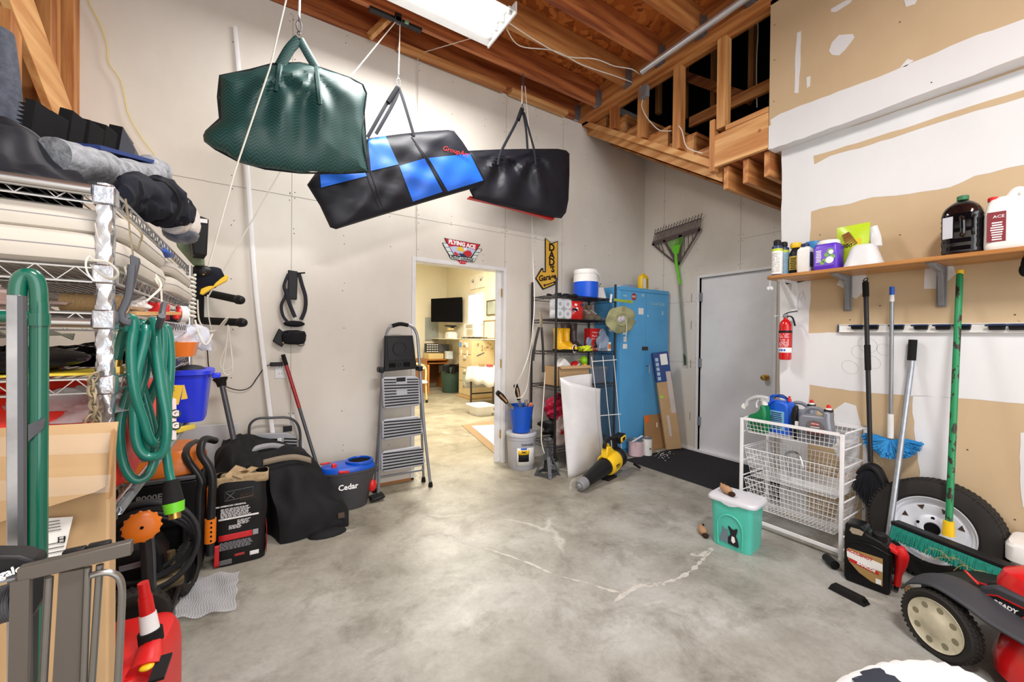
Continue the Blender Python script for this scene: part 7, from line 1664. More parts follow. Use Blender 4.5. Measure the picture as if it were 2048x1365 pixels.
# bubble wrap
t = thing('bubble_wrap', 'crumpled sheet of clear bubble wrap lying on the floor', 'bubble wrap', (-.15,2.5,0), world=True)
q = [PZ(.006,345,1245),PZ(.006,470,1222),PZ(.006,478,1145),PZ(.006,372,1158)]
M('bubblefilm',(205,208,214),.12,alpha=.55)
def bw(u,v):
    p = (q[0].lerp(q[1],u)).lerp(q[3].lerp(q[2],u),v); n_ = 22; 
    return p+V((.004*math.sin(v*20),.008*math.sin(u*14),.006+.007*math.sin(u*11+v*7)+.005*abs(math.sin(u*PI*n_)*math.sin(v*PI*26))))
obj('film', MB().grid(bw, 110, 110), 'bubblefilm', t, smooth=60)
# red gas can in front
t = thing('gas_can', 'red plastic fuel can with a red and white spout in the left foreground', 'gas can', (-.36,1.72,0), world=True)
g0 = V((-.375,1.70,0)); Rg = -.12
obj('body', MB().rlathe([(.92,0),(1,.015),(1,.25),(.97,.30),(.88,.335),(.70,.35)], o=g0, d=(.15,.19), e=4.5, n=44, Rz=Rg), 'red_plastic', t)
obj('spout_base', MB().tube([PZ(.34,292,1345),PZ(.36,300,1310),PZ(.375,305,1272)], [.045,.034,.026], 12, smooth=4), 'red_plastic', t)
s0, s1, s2, s3 = PZ(.375,303,1285), PZ(.41,300,1262), PZ(.46,295,1228), PZ(.56,286,1166)
obj('collar', MB().cyl(s0,s1,.030,n=20), 'black_rubber', t); obj('sleeve', MB().cyl(s1,s2,.0235,.021,n=20), 'white_trim', t); obj('spout', MB().cyl(s2,s2.lerp(s3,.55),.019,.017,n=20).cyl(s2.lerp(s3,.55),s3,.015,.0135,n=20), 'red_plastic', t)
obj('yellow_vent', MB().ball(PZ(.365,294,1335),(.018,.014,.008)), 'yellow_plastic', t); obj('black_tape', MB().beam(PZ(.365,330,1312),PZ(.36,312,1362),.035,.008), 'black_plastic', t)
# ================================================================== left: chrome wire rack and what is on it
M('chrome_wire',(196,198,200),.22,.9); M('foil',(196,200,210),.22,.95,vary=.25,scale=24,bmp=.9,bscale=45)
LX1, LX0, LY0, LY1 = -.262, -.86, 1.20, 2.37
LZ = (1.63,1.462,1.365,1.225,.945)
t = thing('metal_rack', 'chrome wire shelving rack with foil-wrapped post along the left wall', 'rack', (-.56,1.8,0), world=True)
for x, y in ((LX1-.012,LY0),(LX0,LY0),(LX1,LY1),(LX0,LY1)):
    p = obj('post', MB().cyl((x,y,.92 if (x,y) == (LX1,LY1) else 0.0),(x,y,1.642),.0125), 'chrome_wire', t)
    if (x,y) == (LX1-.012,LY0):
        mb = MB(); n = 60; rnd = random.Random(3)
        def ff(u,v): a = 2*PI*u; r = .0142*(1+.06*math.sin(a*4+v*60)+.05*math.sin(a*7-v*110)); return V((x+math.copysign(abs(math.cos(a))**.6,math.cos(a))*r, y+math.copysign(abs(math.sin(a))**.6,math.sin(a))*r, .95+v*.69))
        obj('foil_wrapping', MB().grid(ff, 24, 120, True), 'foil', p)
        for z in LZ[:5]: obj('clamp', MB().box((x,y,z-.014),(.036,.036,.042)), 'foil', p, bevel=.004)
for k, z in enumerate(LZ): wire_shelf(t, 'shelf', LX0, LX1, LY0, LY1, z, 'chrome_wire', dense=.022, th=.030, wire=.0018, rim=.0034)
obj('front_tube', MB().cyl((LX0,LY0-.012,LZ[0]-.008),(LX1-.03,LY0-.012,LZ[0]-.008),.012,n=16), 'chrome_wire', t); obj('front_tube', MB().cyl((LX0,LY0-.012,LZ[2]-.022),(LX1-.03,LY0-.012,LZ[2]-.022),.010,n=16), 'chrome_wire', t)
# side edge strip: the pale plastic-edged shelf edge
# --- top shelf
M('soft_black',(34,36,43),.6,bmp=.2,bscale=60)
t = thing('fabric_bag', 'slumped black fabric bag with a zip on top of the metal rack', 'bag', (-.5,1.4,1.64), world=True)
Q = lambda y,x,py: PY(y,x,py)
def cover(label_pts, parent, mat, amp, seed, zf):
    R = [catmull([V(p) for p in r], 7) for r in label_pts]; m_ = len(R[0]); cols = [catmull([r[i] for r in R], 7) for i in range(m_)]; k_ = len(cols[0]); rnd = random.Random(seed); ph = [rnd.uniform(0,6) for _ in range(4)]; vs=[]
    for j in range(k_):
        for i in range(m_):
            u, v = i/(m_-1), j/(k_-1); p = cols[i][j].copy(); p.z += amp*(math.sin(8*u+7*v+ph[0])+.6*math.sin(15*u-11*v+ph[1])); p.y += amp*.6*math.sin(12*u+9*v+ph[2]); p.z = max(p.z,zf+.002); vs.append(p)
    fs = [(j*m_+i,j*m_+i+1,(j+1)*m_+i+1,(j+1)*m_+i) for j in range(k_-1) for i in range(m_-1)]
    per = [(i,0) for i in range(m_)]+[(m_-1,j) for j in range(1,k_)]+[(i,k_-1) for i in range(m_-2,-1,-1)]+[(0,j) for j in range(k_-2,0,-1)]
    for (i,j) in per: p = vs[j*m_+i]; vs.append(V((p.x,p.y,zf)))
    L = len(per); o = m_*k_
    for k in range(L): a = per[k]; b = per[(k+1)%L]; fs.append((a[1]*m_+a[0], b[1]*m_+b[0], o+(k+1)%L, o+k))
    return obj('body', MB()._add(vs,fs).wrinkle(amp*2.5,8,seed), mat, parent)
zt = LZ[0]+.006
cover([[Q(1.75,-60,225),Q(1.75,0,237),Q(1.7,45,255),Q(1.66,90,290),Q(1.62,120,322),Q(1.55,150,345)],
       [Q(1.45,-60,262),Q(1.45,0,262),Q(1.42,45,280),Q(1.40,90,312),Q(1.38,125,340),Q(1.36,165,352)],
       [Q(1.26,-60,310),Q(1.26,0,318),Q(1.25,45,332),Q(1.24,90,348),Q(1.24,130,360),Q(1.24,180,368)],
       [Q(1.20,-60,348),Q(1.20,0,352),Q(1.20,45,360),Q(1.20,90,362),Q(1.20,130,368),Q(1.20,186,372)]], t, 'soft_black', .006, 5, zt)
obj('zip', MB().tube([Q(1.72,12,240),Q(1.66,60,262),Q(1.60,100,296),Q(1.50,140,335)], .004, 6, smooth=5), 'grey_metal', t)
t = thing('felt_blanket', 'rolled grey speckled moving blanket on top of the metal rack', 'blanket', (-.3,1.7,1.7), world=True)
M('felt',(150,154,160),.95,vary=.42,scale=38,bmp=.9,bscale=120)
a, b_ = Q(1.55,150,318), Q(2.05,300,346)
mb = MB().tube([Q(1.50,100,312),Q(1.55,150,325),Q(1.70,200,338),Q(1.85,250,345),Q(1.98,296,348)], [.060,.060,.058,.058,.058], 28, smooth=12, flat=((0,0,1),.8,1.1)).wrinkle(.012,12,6); obj('roll', mb, 'felt', t)
obj('roll_end', MB().ball(Q(2.02,305,345),(.06,.075,.055),28).wrinkle(.012,12,7), 'felt', t)
t = thing('blue_board', 'thin dark blue board edge under the black foam blocks', 'board', (-.5,1.9,1.8), world=True)
obj('board', MB().beam(Q(1.75,95,284),Q(2.05,248,322),.26,.012), M('boardblue',(34,58,120),.5), t)
M('foam_black',(17,17,19),.9,bmp=.2,bscale=200)
blocks = [('tallest black foam block with a jagged left edge, at the left of the row',[(48,195),(72,201),(62,262),(38,254)],.08,True),('black foam block behind the jagged one',[(78,212),(106,222),(96,290),(70,262)],.06,False),('black foam block third from the left of the row',[(119,213),(147,221),(134,292),(103,284)],.10,False),('shorter black foam block in the middle of the row',[(150,232),(182,240),(172,300),(139,292)],.08,False),('black foam block with a small mark, fourth from the left',[(180,240),(214,250),(203,310),(172,303)],.09,False),('rightmost black foam block with a pointed end face',[(219,248),(246,254),(235,316),(204,310)],.16,False)]
for k, (lb, q, dp, jag) in enumerate(blocks):
    y = 1.78+.075*k; t = thing('foam_block', lb, 'foam block', PY(y,*q[3]), world=True, group='black foam blocks on top of the metal rack')
    P = [PY(y,*p) for p in q]
    if jag:
        pts = [P[1],P[2],P[3]]; n = 7
        for j in range(1,n): f_ = j/n; pts.append(P[3].lerp(P[0],f_-.04)+V((-.010,0,0))); pts.append(P[3].lerp(P[0],f_)+V((.006,0,0)))
        pts.append(P[0]); obj('block', MB().prism(pts, (.02,dp,0)), 'foam_black', t)
    elif k == 5:
        e = [PY(y,246,254),PY(y,270,300),PY(y,266,316),PY(y,250,322),PY(y,235,316)]; obj('block', MB().prism(P,(.0,dp,0)), 'foam_black', t); obj('end_face', MB().prism([P[1],PY(y+.02,270,300),PY(y+.02,266,318),P[2]],(0,.09,0)), M('foam_end',(72,74,82),.9), t)
    else: obj('block', MB().prism(P, (.02,dp,0)), 'foam_black', t, bevel=.003)
t = thing('foam_roller', 'dark grey textured foam roll standing at the left picture edge above the rack', 'roll', (-.65,1.9,1.9), world=True)
obj('roll', MB().tube([PY(1.95,-16,60),PY(1.95,-6,130),PY(1.95,2,210),PY(1.95,4,262)], .046, 24, smooth=4), M('rollgrey',(74,80,94),.8,vary=.3,scale=60,bmp=.8,bscale=120), t)
# dark navy jacket bundle hanging over the side
t = thing('jacket_bundle', 'dark navy cloth bundle hanging over the side of the top shelf', 'bundle', (-.22,1.6,1.7), world=True)
obj('body', MB().tube([Q(1.36,246,386),Q(1.45,268,386),Q(1.6,300,400),Q(1.75,335,412),Q(1.88,362,425)], [.022,.044,.056,.062,.050], 30, smooth=12, flat=((0,0,1),1.15,.8)).wrinkle(.022,14,3), M('navycloth',(24,27,38),.85,bmp=.6,bscale=50), t)
obj('strap', MB().torus(Q(1.62,306,401),(Q(1.75,335,412)-Q(1.5,280,390)),.064,.005,24,6), 'ink_black', t)
obj('pale_edge', MB().tube([Q(1.40,240,372),Q(1.45,252,362)], .008, 6), 'greywhite', t)
t = thing('printed_bag', 'white printed plastic bag end stuffed beside the navy bundle', 'bag', (-.2,1.85,1.7), world=True)
obj('body', MB().tube([Q(1.80,336,425),Q(1.86,352,432),Q(1.92,366,440),Q(1.97,376,446)], [.052,.060,.058,.040], 24, smooth=8, flat=((0,0,1),1.2,.8)).wrinkle(.014,16,5), M('bagprint',(212,206,202),.4,vary=.08,scale=20,bmp=.4,bscale=60), t)
mb = MB()
for k,(px,py) in enumerate(((345,436),(352,441),(358,434),(365,437),(350,449),(362,446))): mb.box(Q(1.76,px,py),(.009,.002,.009),Matrix.Rotation(.6,3,'Y'))
obj('print', mb, 'ink_black', t); obj('stuffing', MB().ball(Q(1.93,362,468),(.055,.08,.035)), M('mixstuff',(90,96,110),.4,vary=.5,scale=30), t)
t = thing('red_strap', 'bright red strap end hanging beside the white printed bag', 'strap', Q(1.95,385,460), world=True); obj('strap', MB().prism([Q(1.95,386,432),Q(1.95,393,455),Q(1.95,392,480),Q(1.95,378,478),Q(1.95,383,455)],(0,.015,0)), 'red_plastic', t, bevel=.003)
t = thing('black_case', 'flat black case with a white sticker standing on the far end of the top shelf', 'case', (-.3,2.3,1.8), world=True)
obj('shell', MB().prism([Q(2.28,383,425),Q(2.28,418,438),Q(2.28,414,512),Q(2.28,386,508),Q(2.28,380,455)],(-.02,.12,0)), 'black_plastic', t, bevel=.006); obj('sticker', MB().prism([Q(2.275,398,437),Q(2.275,415,439),Q(2.275,415,447),Q(2.275,398,445)],(0,-.001,0)), 'paper_white', t)
t = thing('camouflage_bag', 'green camouflage-patterned bag hanging at the far end of the metal rack', 'bag', (-.2,2.45,1.65), world=True)
M('camo',(120,134,104),.6,vary=.5,scale=16); obj('body', MB().prism([Q(2.45,352,478),Q(2.45,398,466),Q(2.45,406,482),Q(2.45,408,532),Q(2.45,385,530),Q(2.45,352,492)],(0,.05,0)), 'camo', t, bevel=.01)
# --- second shelf: two layers of cream cushions
M('cushion',(202,196,186),.75,bmp=.25,bscale=18)
def cushion(label, z, h, x1, y0, y1, rz=0):
    t = thing('seat_cushion', label, 'cushion', ((LX0+x1)/2,(y0+y1)/2,z), group='cream cushions on the second shelf')
    w_, d_ = (x1-LX0), (y1-y0)
    obj('body', MB().rlathe([(.93,0),(.985,h*.12),(1,h*.35),(1,h*.65),(.985,h*.88),(.93,h)], d=(w_/2,d_/2), e=9, n=72), 'cushion', t)
    mb = MB().rlathe([(1.002,h*.50),(1.004,h*.515),(1.002,h*.53)], d=(w_/2,d_/2), e=9, n=72); obj('seam', mb, 'greyband', t); return t
z2 = LZ[1]+.004
cushion('lower cream cushion on the second shelf, front half', z2, .068, LX1+.012, LY0-.02, 1.80); cushion('lower cream cushion on the second shelf, back half', z2, .066, LX1+.018, 1.81, LY1+.02)
cushion('upper cream cushion on the second shelf, front half', z2+.069, .058, LX1+.012, LY0+.01, 1.78); cushion('upper cream cushion on the second shelf, back half', z2+.067, .050, LX1+.015, 1.79, LY1)
t = thing('blue_disc', 'bright blue round plastic lid lying on the cushions under the top shelf', 'lid', (-.36,1.80,z2+.13)); obj('dome', MB().lathe([(.0001,.022),(.06,.022),(.10,.016),(.12,.0),(.0001,0)], n=40), 'blue_plastic', t)
def tie(label, pts, w_=.007): return tag(obj('fabric_tie', MB().tube([Q(*p) for p in pts], w_*.42, 6, smooth=6, flat=((0,0,1),1,.35)), 'white_rope'), label, 'tie', 'white cushion ties')
tie('looped white fabric tie in front of the foil-wrapped post', [(1.14,178,508),(1.13,186,520),(1.12,215,525),(1.11,236,545),(1.13,225,558),(1.15,205,552),(1.16,180,530)])
tie('white fabric tie hanging from the lower cushion in front of the rack', [(1.14,180,512),(1.13,172,525),(1.13,175,545),(1.13,188,563)])
tie('knotted white tie between the two cushions by the post', [(1.15,190,448),(1.14,193,465),(1.14,198,485),(1.15,205,492)])
tie('white tie curving down beside the foil-wrapped post', [(1.24,232,490),(1.25,240,505),(1.26,248,530),(1.27,254,550)])
tie('long white tie hanging from the side of the cushions', [(1.55,302,540),(1.56,312,560),(1.57,322,580),(1.58,324,615)])
tie('white tie slanting to the third shelf', [(1.56,310,548),(1.56,322,572),(1.55,305,592),(1.50,275,616)])
t = thing('cord_bundle', 'white cord wound round the far post of the metal rack', 'cord', (LX1,LY1,1.5), world=True)
obj('wraps', MB().tube([(LX1+.022*math.cos(a),LY1-.01+.022*math.sin(a),1.60-a*.0031) for a in [k*.45 for k in range(150)]], .006, 5), 'white_rope', t)
obj('tail', MB().tube([Q(2.34,390,640),Q(2.34,398,670),Q(2.34,412,690),Q(2.36,425,668)], .004, 5, smooth=5), 'white_rope', t)
rope('long white rope slanting in front of the green quilted bag down to the metal rack', [PY(2.60,578,-25), PY(2.58,540,135), PY(2.55,470,342), PY(2.50,402,588)])
t = thing('work_tool', 'black and yellow power tool hanging at the far end of the metal rack', 'tool', (-.15,2.55,1.5), world=True)
obj('body', MB().tube([Q(2.5,398,575),Q(2.5,412,560),Q(2.5,432,550),Q(2.5,446,546)], [.03,.055,.045,.02], 14, smooth=5, flat=((0,1,0),.6,1)), 'navycloth', t); obj('yellow_guard', MB().prism([Q(2.48,399,588),Q(2.48,402,578),Q(2.48,430,565),Q(2.48,452,550),Q(2.48,457,552),Q(2.48,453,562),Q(2.48,425,577),Q(2.48,405,590)],(0,.03,0)), 'yellow_plastic', t, bevel=.003)
obj('bolt_heads', MB().ball(Q(2.46,404,541),.006).ball(Q(2.46,410,545),.006).ball(Q(2.46,407,549),.006), 'brass', t); obj('motor', MB().ball(Q(2.5,405,545),(.05,.05,.035)), 'black_plastic', t)
# hanging adjustable clamp
t = thing('bar_clamp', 'dark grey metal clamp hanging on a wire from the side of the top shelf', 'clamp', (-.22,1.25,1.5), world=True)
P = lambda x,y: PY(1.22,x,y)
obj('jaw', MB().prism([P(259,512),(P(262,509)),P(278,516),P(279,525),P(270,560),P(266,572),P(266,545),P(260,535)],(0,.012,0)), 'gunmetal', t, bevel=.002)
obj('handle', MB().tube([P(264,530),P(261,560),P(257,590),P(250,610),P(243,625),P(244,638),P(252,644),P(262,646)], .0062, 8, smooth=5, flat=((1,0,0),1.2,.5)), 'gunmetal', t)
obj('hang_wire', MB().tube([P(251,398),P(256,430),P(260,470),P(266,510)], .0018, 5, smooth=4).tube([P(248,432),P(262,445),P(283,468),P(280,485),P(275,500)], .0022, 5, smooth=4), 'rustmetal', t)
# --- third shelf
z3 = LZ[2]+.004
t = thing('twine_spool', 'roll of brown jute twine on the third shelf', 'twine', (-.34,1.34,z3+.034), world=True)
a, b_ = V((-.385,1.36,z3+.024)), V((-.275,1.36,z3+.024)); M('jute',(176,146,104),.9,bmp=1,bscale=220)
obj('roll', MB().cyl(a,b_,.021,n=24), 'jute', t)
mb = MB()
for k in range(22): c = a.lerp(b_,(k+.5)/22); mb.torus(c,(b_-a)+V((0,.03*(-1)**k,0)),.021,.0018,22,5)
obj('windings', mb, 'jute', t)
crumple('plastic_bag', 'crumpled white and pink plastic bag beside the roll of twine', 'bag', (-.47,1.34,z3),(.09,.06,.025),M('pinkwhite',(220,196,188),.4,vary=.15,scale=14),seed=21,amp=.4)
crumple('plastic_bag', 'crumpled clear white bag behind the foil-wrapped post', 'bag', (-.32,1.55,z3),(.06,.08,.03),'bagprint',seed=22,amp=.4)
t = thing('wood_lath', 'short yellow pine lath lying on the third shelf', 'lath', (-.26,1.6,z3), world=True); obj('lath', MB().beam(Q(1.45,258,627),Q(1.85,352,627),.03,.010), 'fir_pale_y', t)
t = thing('red_toolcase', 'ribbed red plastic case standing on the third shelf', 'case', (-.33,1.72,z3), world=True); obj('case', MB().box((-.30,1.75,z3+.028),(.09,.14,.052)), 'red_plastic', t, bevel=.006); obj('ribs', MB().box((-.253,1.70,z3+.028),(.004,.01,.05)).box((-.253,1.73,z3+.028),(.004,.01,.05)).box((-.253,1.76,z3+.028),(.004,.01,.05)).box((-.253,1.79,z3+.028),(.004,.01,.05)), 'red_plastic', t)
t = thing('tape_reel', 'white round reel next to a red and black spray head on the third shelf', 'reel', (-.25,1.95,z3), world=True); obj('disc', MB().cyl((-.245,1.94,z3+.030),(-.225,1.95,z3+.030),.030,n=28), 'white_plastic', t); obj('red_arm', MB().tube([(-.25,1.90,z3+.01),(-.24,1.92,z3+.04),(-.25,1.98,z3+.055)], .010, 8, smooth=4), 'red_plastic', t)
crumple('rag', 'small black cloth between the red case and the white reel', 'cloth', (-.30,2.05,z3),(.05,.08,.022),'soft_black',seed=23,amp=.3)
t = thing('clear_bag', 'clear plastic bag hanging off the far end of the third shelf', 'bag', (-.2,2.3,1.3), world=True)
rows = [[Q(2.1,330,655),Q(2.2,350,650),Q(2.3,375,650),Q(2.4,395,648)],[Q(2.1,330,680),Q(2.2,355,676),Q(2.32,388,668),Q(2.42,420,664)],[Q(2.1,332,690),Q(2.2,360,692),Q(2.32,392,698),Q(2.42,424,704)]]
R = [catmull(r,6) for r in rows]; cols = [catmull([r[i] for r in R],6) for i in range(len(R[0]))]; m_, k_ = len(cols), len(cols[0])
mb = MB()._add([cols[i][j]+V((.003*math.sin(i*1.3+j),.012*math.sin(j*1.1+i*.5),.004*math.sin(i*2.1-j))) for j in range(k_) for i in range(m_)], [(j*m_+i,j*m_+i+1,(j+1)*m_+i+1,(j+1)*m_+i) for j in range(k_-1) for i in range(m_-1)])
obj('film', mb, M('milky',(214,218,232),.2,alpha=.75), t, solid=.0015)
# --- fourth shelf
z4 = LZ[3]+.004
t = thing('orange_box', 'translucent orange plastic box on the far end of the fourth shelf', 'box', (-.27,2.22,z4)); obj('body', MB().rlathe([(.8,0),(1,.06)], d=(.055,.09), e=6), M('orangebox',(232,122,40),.3), t)
crumple('dark_bag', 'glossy black plastic bag filling the fourth shelf', 'bag', (-.48,1.38,z4),(.13,.12,.030),M('glossblack',(22,22,24),.18),seed=31,amp=.4)
crumple('dark_bag', 'black crumpled plastic bag at the back of the fourth shelf', 'bag', (-.42,1.75,z4),(.13,.18,.032),'glossblack',seed=32,amp=.4)
t = thing('cord_hank', 'hank of olive grey cord lying on the black bag', 'cord', (-.43,1.26,z4+.085), world=True)
mb = MB()
for k in range(9): o_ = random.uniform(-.006,.006); mb.tube([(-.50,1.25+o_,z4+.083+o_),(-.46,1.25-o_,z4+.092+.5*o_*k),(-.425,1.25,z4+.085),(-.38,1.25+o_,z4+.094+o_),(-.335,1.25-o_,z4+.084-o_)], .0022, 5, smooth=4)
obj('strands', mb, M('olivecord',(92,92,80),.8), t)
t = thing('yellow_sheet', 'yellow plastic sheet lying on the front of the fourth shelf', 'sheet', (-.4,1.3,z4)); obj('sheet', MB().box((0,.02,.003),(.24,.16,.005)), M('sheetyellow',(222,196,56),.5), t)
t = thing('dark_tray', 'dark grey tray with pens tilting at the side of the fourth shelf', 'tray', (-.24,2.0,1.18), world=True); obj('tray', MB().prism([Q(1.9,336,733),Q(1.9,352,716),Q(1.95,358,722),Q(1.95,340,742)],(0,.12,0)), 'gunmetal', t, bevel=.003)
# --- fifth shelf
z5 = LZ[4]+.004
t = thing('gas_can', 'large red fuel can behind the cardboard box on the fifth shelf', 'gas can', (-.43,1.42,z5))
obj('body', MB().rlathe([(.95,0),(1,.02),(1,.12),((.95,.9),.17),((.8,.7),.21),((.5,.5),.235)], d=(.165,.12), e=3.6, n=44), M('canred',(226,44,30),.35), t); obj('handle', MB().tube([(-.12,-.02,.17),(-.10,-.02,.235),(0,-.02,.25),(.09,-.02,.23),(.12,-.02,.17)], .017, 10, smooth=6), 'canred', t)
t = thing('gas_can', 'red fuel can at the side of the rack behind the green hose', 'gas can', (-.325,1.76,z5)); obj('body', MB().rlathe([(.95,-.0),(1,.02),(1,.17),(.9,.21),(.4,.225)], d=(.062,.20), e=3.6, n=36), 'canred', t)
crumple('clear_wrap', 'crumpled clear plastic wrap lying on the red fuel can', 'wrap', (-.35,1.36,z5+.17),(.09,.06,.035),'bubblefilm',seed=41,amp=.5)
t = thing('recycling_bin', 'bright blue plastic bin at the far end of the fifth shelf', 'bin', (-.245,2.24,z5-.0)); M('binblue',(24,48,214),.35)
obj('body', MB().rlathe([(.72,0),(.76,.01),(1,.20)], d=(.075,.11), e=5, n=36), 'binblue', t); obj('rim', MB().rlathe([(1.0,.198),(1.14,.203),(1.14,.218),(1.0,.222)], d=(.075,.11), e=5, n=36), 'binblue', t); obj('dark_cloth', MB().ball((0,0,.215),(.06,.09,.025)), 'soft_black', t); obj('side_grip', MB().box((.095,0,.19),(.03,.07,.02)), 'binblue', t, bevel=.004)
t = thing('yellow_sign', 'folded yellow plastic sign in front of the blue bin', 'sign', (-.2,1.95,1.1), world=True); P = lambda x,y,e=0: PY(1.98-e,x,y)
obj('panel', MB().prism([P(335,771),P(367,771),P(357,810),P(335,808)],(0,.004,0)), 'sheetyellow', t); obj('side_flap', MB().prism([P(367,771),P(374,798),P(362,800)],(0,.02,0)), 'sheetyellow', t); text('lettering','LC',.018, frame(P(343,779,.003),(1,0,0),(0,-1,0)), 'ink_black', t)
t = thing('yellow_sponge', 'flat yellow block lying at the edge of the fifth shelf below the blue bin', 'block', (-.2,2.0,.97), world=True); obj('block', MB().beam(PY(1.98,350,862),PY(2.15,382,854),.03,.018), 'sheetyellow', t, bevel=.002)
t = thing('team_sign', 'white board with dark green G badges behind the hose', 'sign', (-.2,1.85,1.0), world=True); P = lambda x,y,e=0: PY(1.88-e,x,y)
obj('board', MB().prism([P(330,792),P(352,800),P(352,880),P(330,880)],(0,.01,0)), 'paper_white', t)
for y in (828,852): obj('badge', MB().lathe([(.016,0),(.016,.003)], P(351,y,.0), (0,-1,0), 8, 1, 1.1), M('badgegreen',(24,74,50),.5), t); text('lettering','G',.026, frame(P(351,y,.004),(1,0,0),(0,-1,0)), 'ink_white', t, bold=.002)
# chains
def chain(label, pts, link=.020, r=.0026, m='rustmetal'):
    t = thing('chain', label, 'chain', pts[0], world=True); P_ = catmull(pts, 30); d = 0; last = P_[0]; mb = MB(); k = 0
    for p, q in zip(P_, P_[1:]):
        d += (q-p).length
        if d >= link*.72:
            d = 0; k += 1; tn = (q-p).normalized(); a = tn.orthogonal().normalized(); bb = tn.cross(a); s = a if k%2 else bb
            mb.tube([p+tn*math.cos(x)*link*.6+s*math.sin(x)*link*.32 for x in [2*PI*j/12 for j in range(12)]], r, 5, True)
    obj('links', mb, m, t); return t
chain('rusty steel chain hanging from the fourth shelf in front of the red can', [PY(1.17,196,745),PY(1.17,183,765),PY(1.16,186,800),PY(1.15,186,822),PY(1.15,175,850)])
chain('short rusty chain hanging beside the foil-wrapped post', [PY(1.16,187,820),PY(1.16,195,838),PY(1.16,198,852)])
chain('grey chain hanging below the green hose at the side of the rack', [PY(1.42,243,940),PY(1.42,241,960),PY(1.42,243,985),PY(1.42,244,1015)])
# spring-like shelf edge seen below the hose
t = thing('coil_spring', 'grey corrugated edge rising from the chain towards the blue bin', 'spring', (LX1,1.7,.93), world=True)
mb = MB(); a, b_ = V((LX1+.004,1.22,.925)), V((LX1+.004,2.3,.925)); n = 120
mb.tube([a.lerp(b_,k/n/6)+V((.007*math.cos(k*PI/3),0,.011*math.sin(k*PI/3))) for k in range(n*6)], .0022, 4); obj('coil', mb, 'grey_metal', t)
# --- green hose
M('hose_green',(18,110,96),.28,coat=.3,bmp=.15,bscale=300)
t = thing('garden_hose', 'coiled dark green garden hose hanging from bent hooks on the side of the metal rack', 'hose', (-.25,1.45,1.1), world=True)
loops = [((252,652),(240,800),(262,945),(292,950),(305,900),(290,760)),((268,650),(262,800),(285,900),(310,905),(322,850),(300,720)),((283,652),(275,790),(290,900),(305,915),(335,860),(318,740)),((300,650),(305,780),(325,890),(340,900),(345,820),(330,700))]
yy = 1.34
pts = [PY(yy,228,735),PY(yy,236,705),PY(yy+.0,243,665),PY(yy,252,646)]
path = [(1.33,232,722),(1.33,240,690),(1.32,256,646),(1.34,268,665),(1.34,262,760),(1.32,240,850),(1.32,246,925),(1.32,270,960),(1.33,300,945),(1.35,310,880),(1.37,282,760),(1.37,272,680),(1.38,284,648),
  (1.38,294,662),(1.36,292,740),(1.34,268,820),(1.34,272,880),(1.35,290,915),(1.37,310,900),(1.40,322,840),(1.42,318,740),(1.42,306,670),(1.42,314,648),(1.42,325,664),(1.40,322,740),(1.36,290,830),(1.35,300,905),(1.37,325,905),(1.40,335,830),(1.44,330,740),(1.46,322,680),(1.46,330,655),(1.46,338,672),(1.44,341,740),(1.42,330,860),(1.40,336,930),(1.38,343,968)]
obj('coil', MB().tube([PY(*p) for p in path], .0102, 12, smooth=8), 'hose_green', t)
path2 = [(1.30,250,655),(1.29,244,720),(1.29,262,800),(1.30,285,880),(1.31,300,870),(1.33,318,860),(1.35,300,780),(1.37,300,700),(1.40,302,648),(1.38,300,655),(1.34,314,720),(1.30,330,820),(1.30,322,900),(1.31,295,900),(1.32,262,850),(1.32,270,740),(1.33,285,655)]
path2 = [(1.28,252,660),(1.27,248,640),(1.28,268,642),(1.27,262,700),(1.27,268,780),(1.28,286,840),(1.29,300,880),(1.31,315,885),(1.33,328,840),(1.34,318,760),(1.35,303,690),(1.36,300,650),(1.34,309,645),(1.31,312,690),(1.29,322,770),(1.28,334,850),(1.28,325,905),(1.28,290,912),(1.28,270,870),(1.28,272,760),(1.29,290,680),(1.30,291,652)]
obj('coil', MB().tube([PY(*p) for p in path2], .0102, 12, smooth=8), 'hose_green', t)
obj('collar', MB().cyl(PY(1.38,342,962),PY(1.36,347,1008),.017,.023,n=16), 'black_rubber', t); obj('green_collar', MB().cyl(PY(1.36,347,1005),PY(1.355,349,1025),.0235,.021,n=16), 'rakegreen', t); obj('fitting', MB().cyl(PY(1.355,349,1024),PY(1.35,350,1038),.013,n=16), 'brass', t)
obj('brass_fitting', MB().cyl(PY(1.30,232,720),PY(1.30,230,733),.012,n=14).cyl(PY(1.30,230,733),PY(1.30,229,748),.016,n=8), 'brass', t)
for x in (249,322): tag(obj('bike_hook', MB().tube([PY(1.50,x+6,608),PY(1.40,x+2,628),PY(1.34,x-2,650),PY(1.28,x-4,652),PY(1.24,x+2,632)], .0075, 8, smooth=5), 'gunmetal'), 'bent dark metal hook holding the '+('left' if x < 300 else 'right')+' side of the green hose coil', 'hook', 'hooks carrying the green hose')
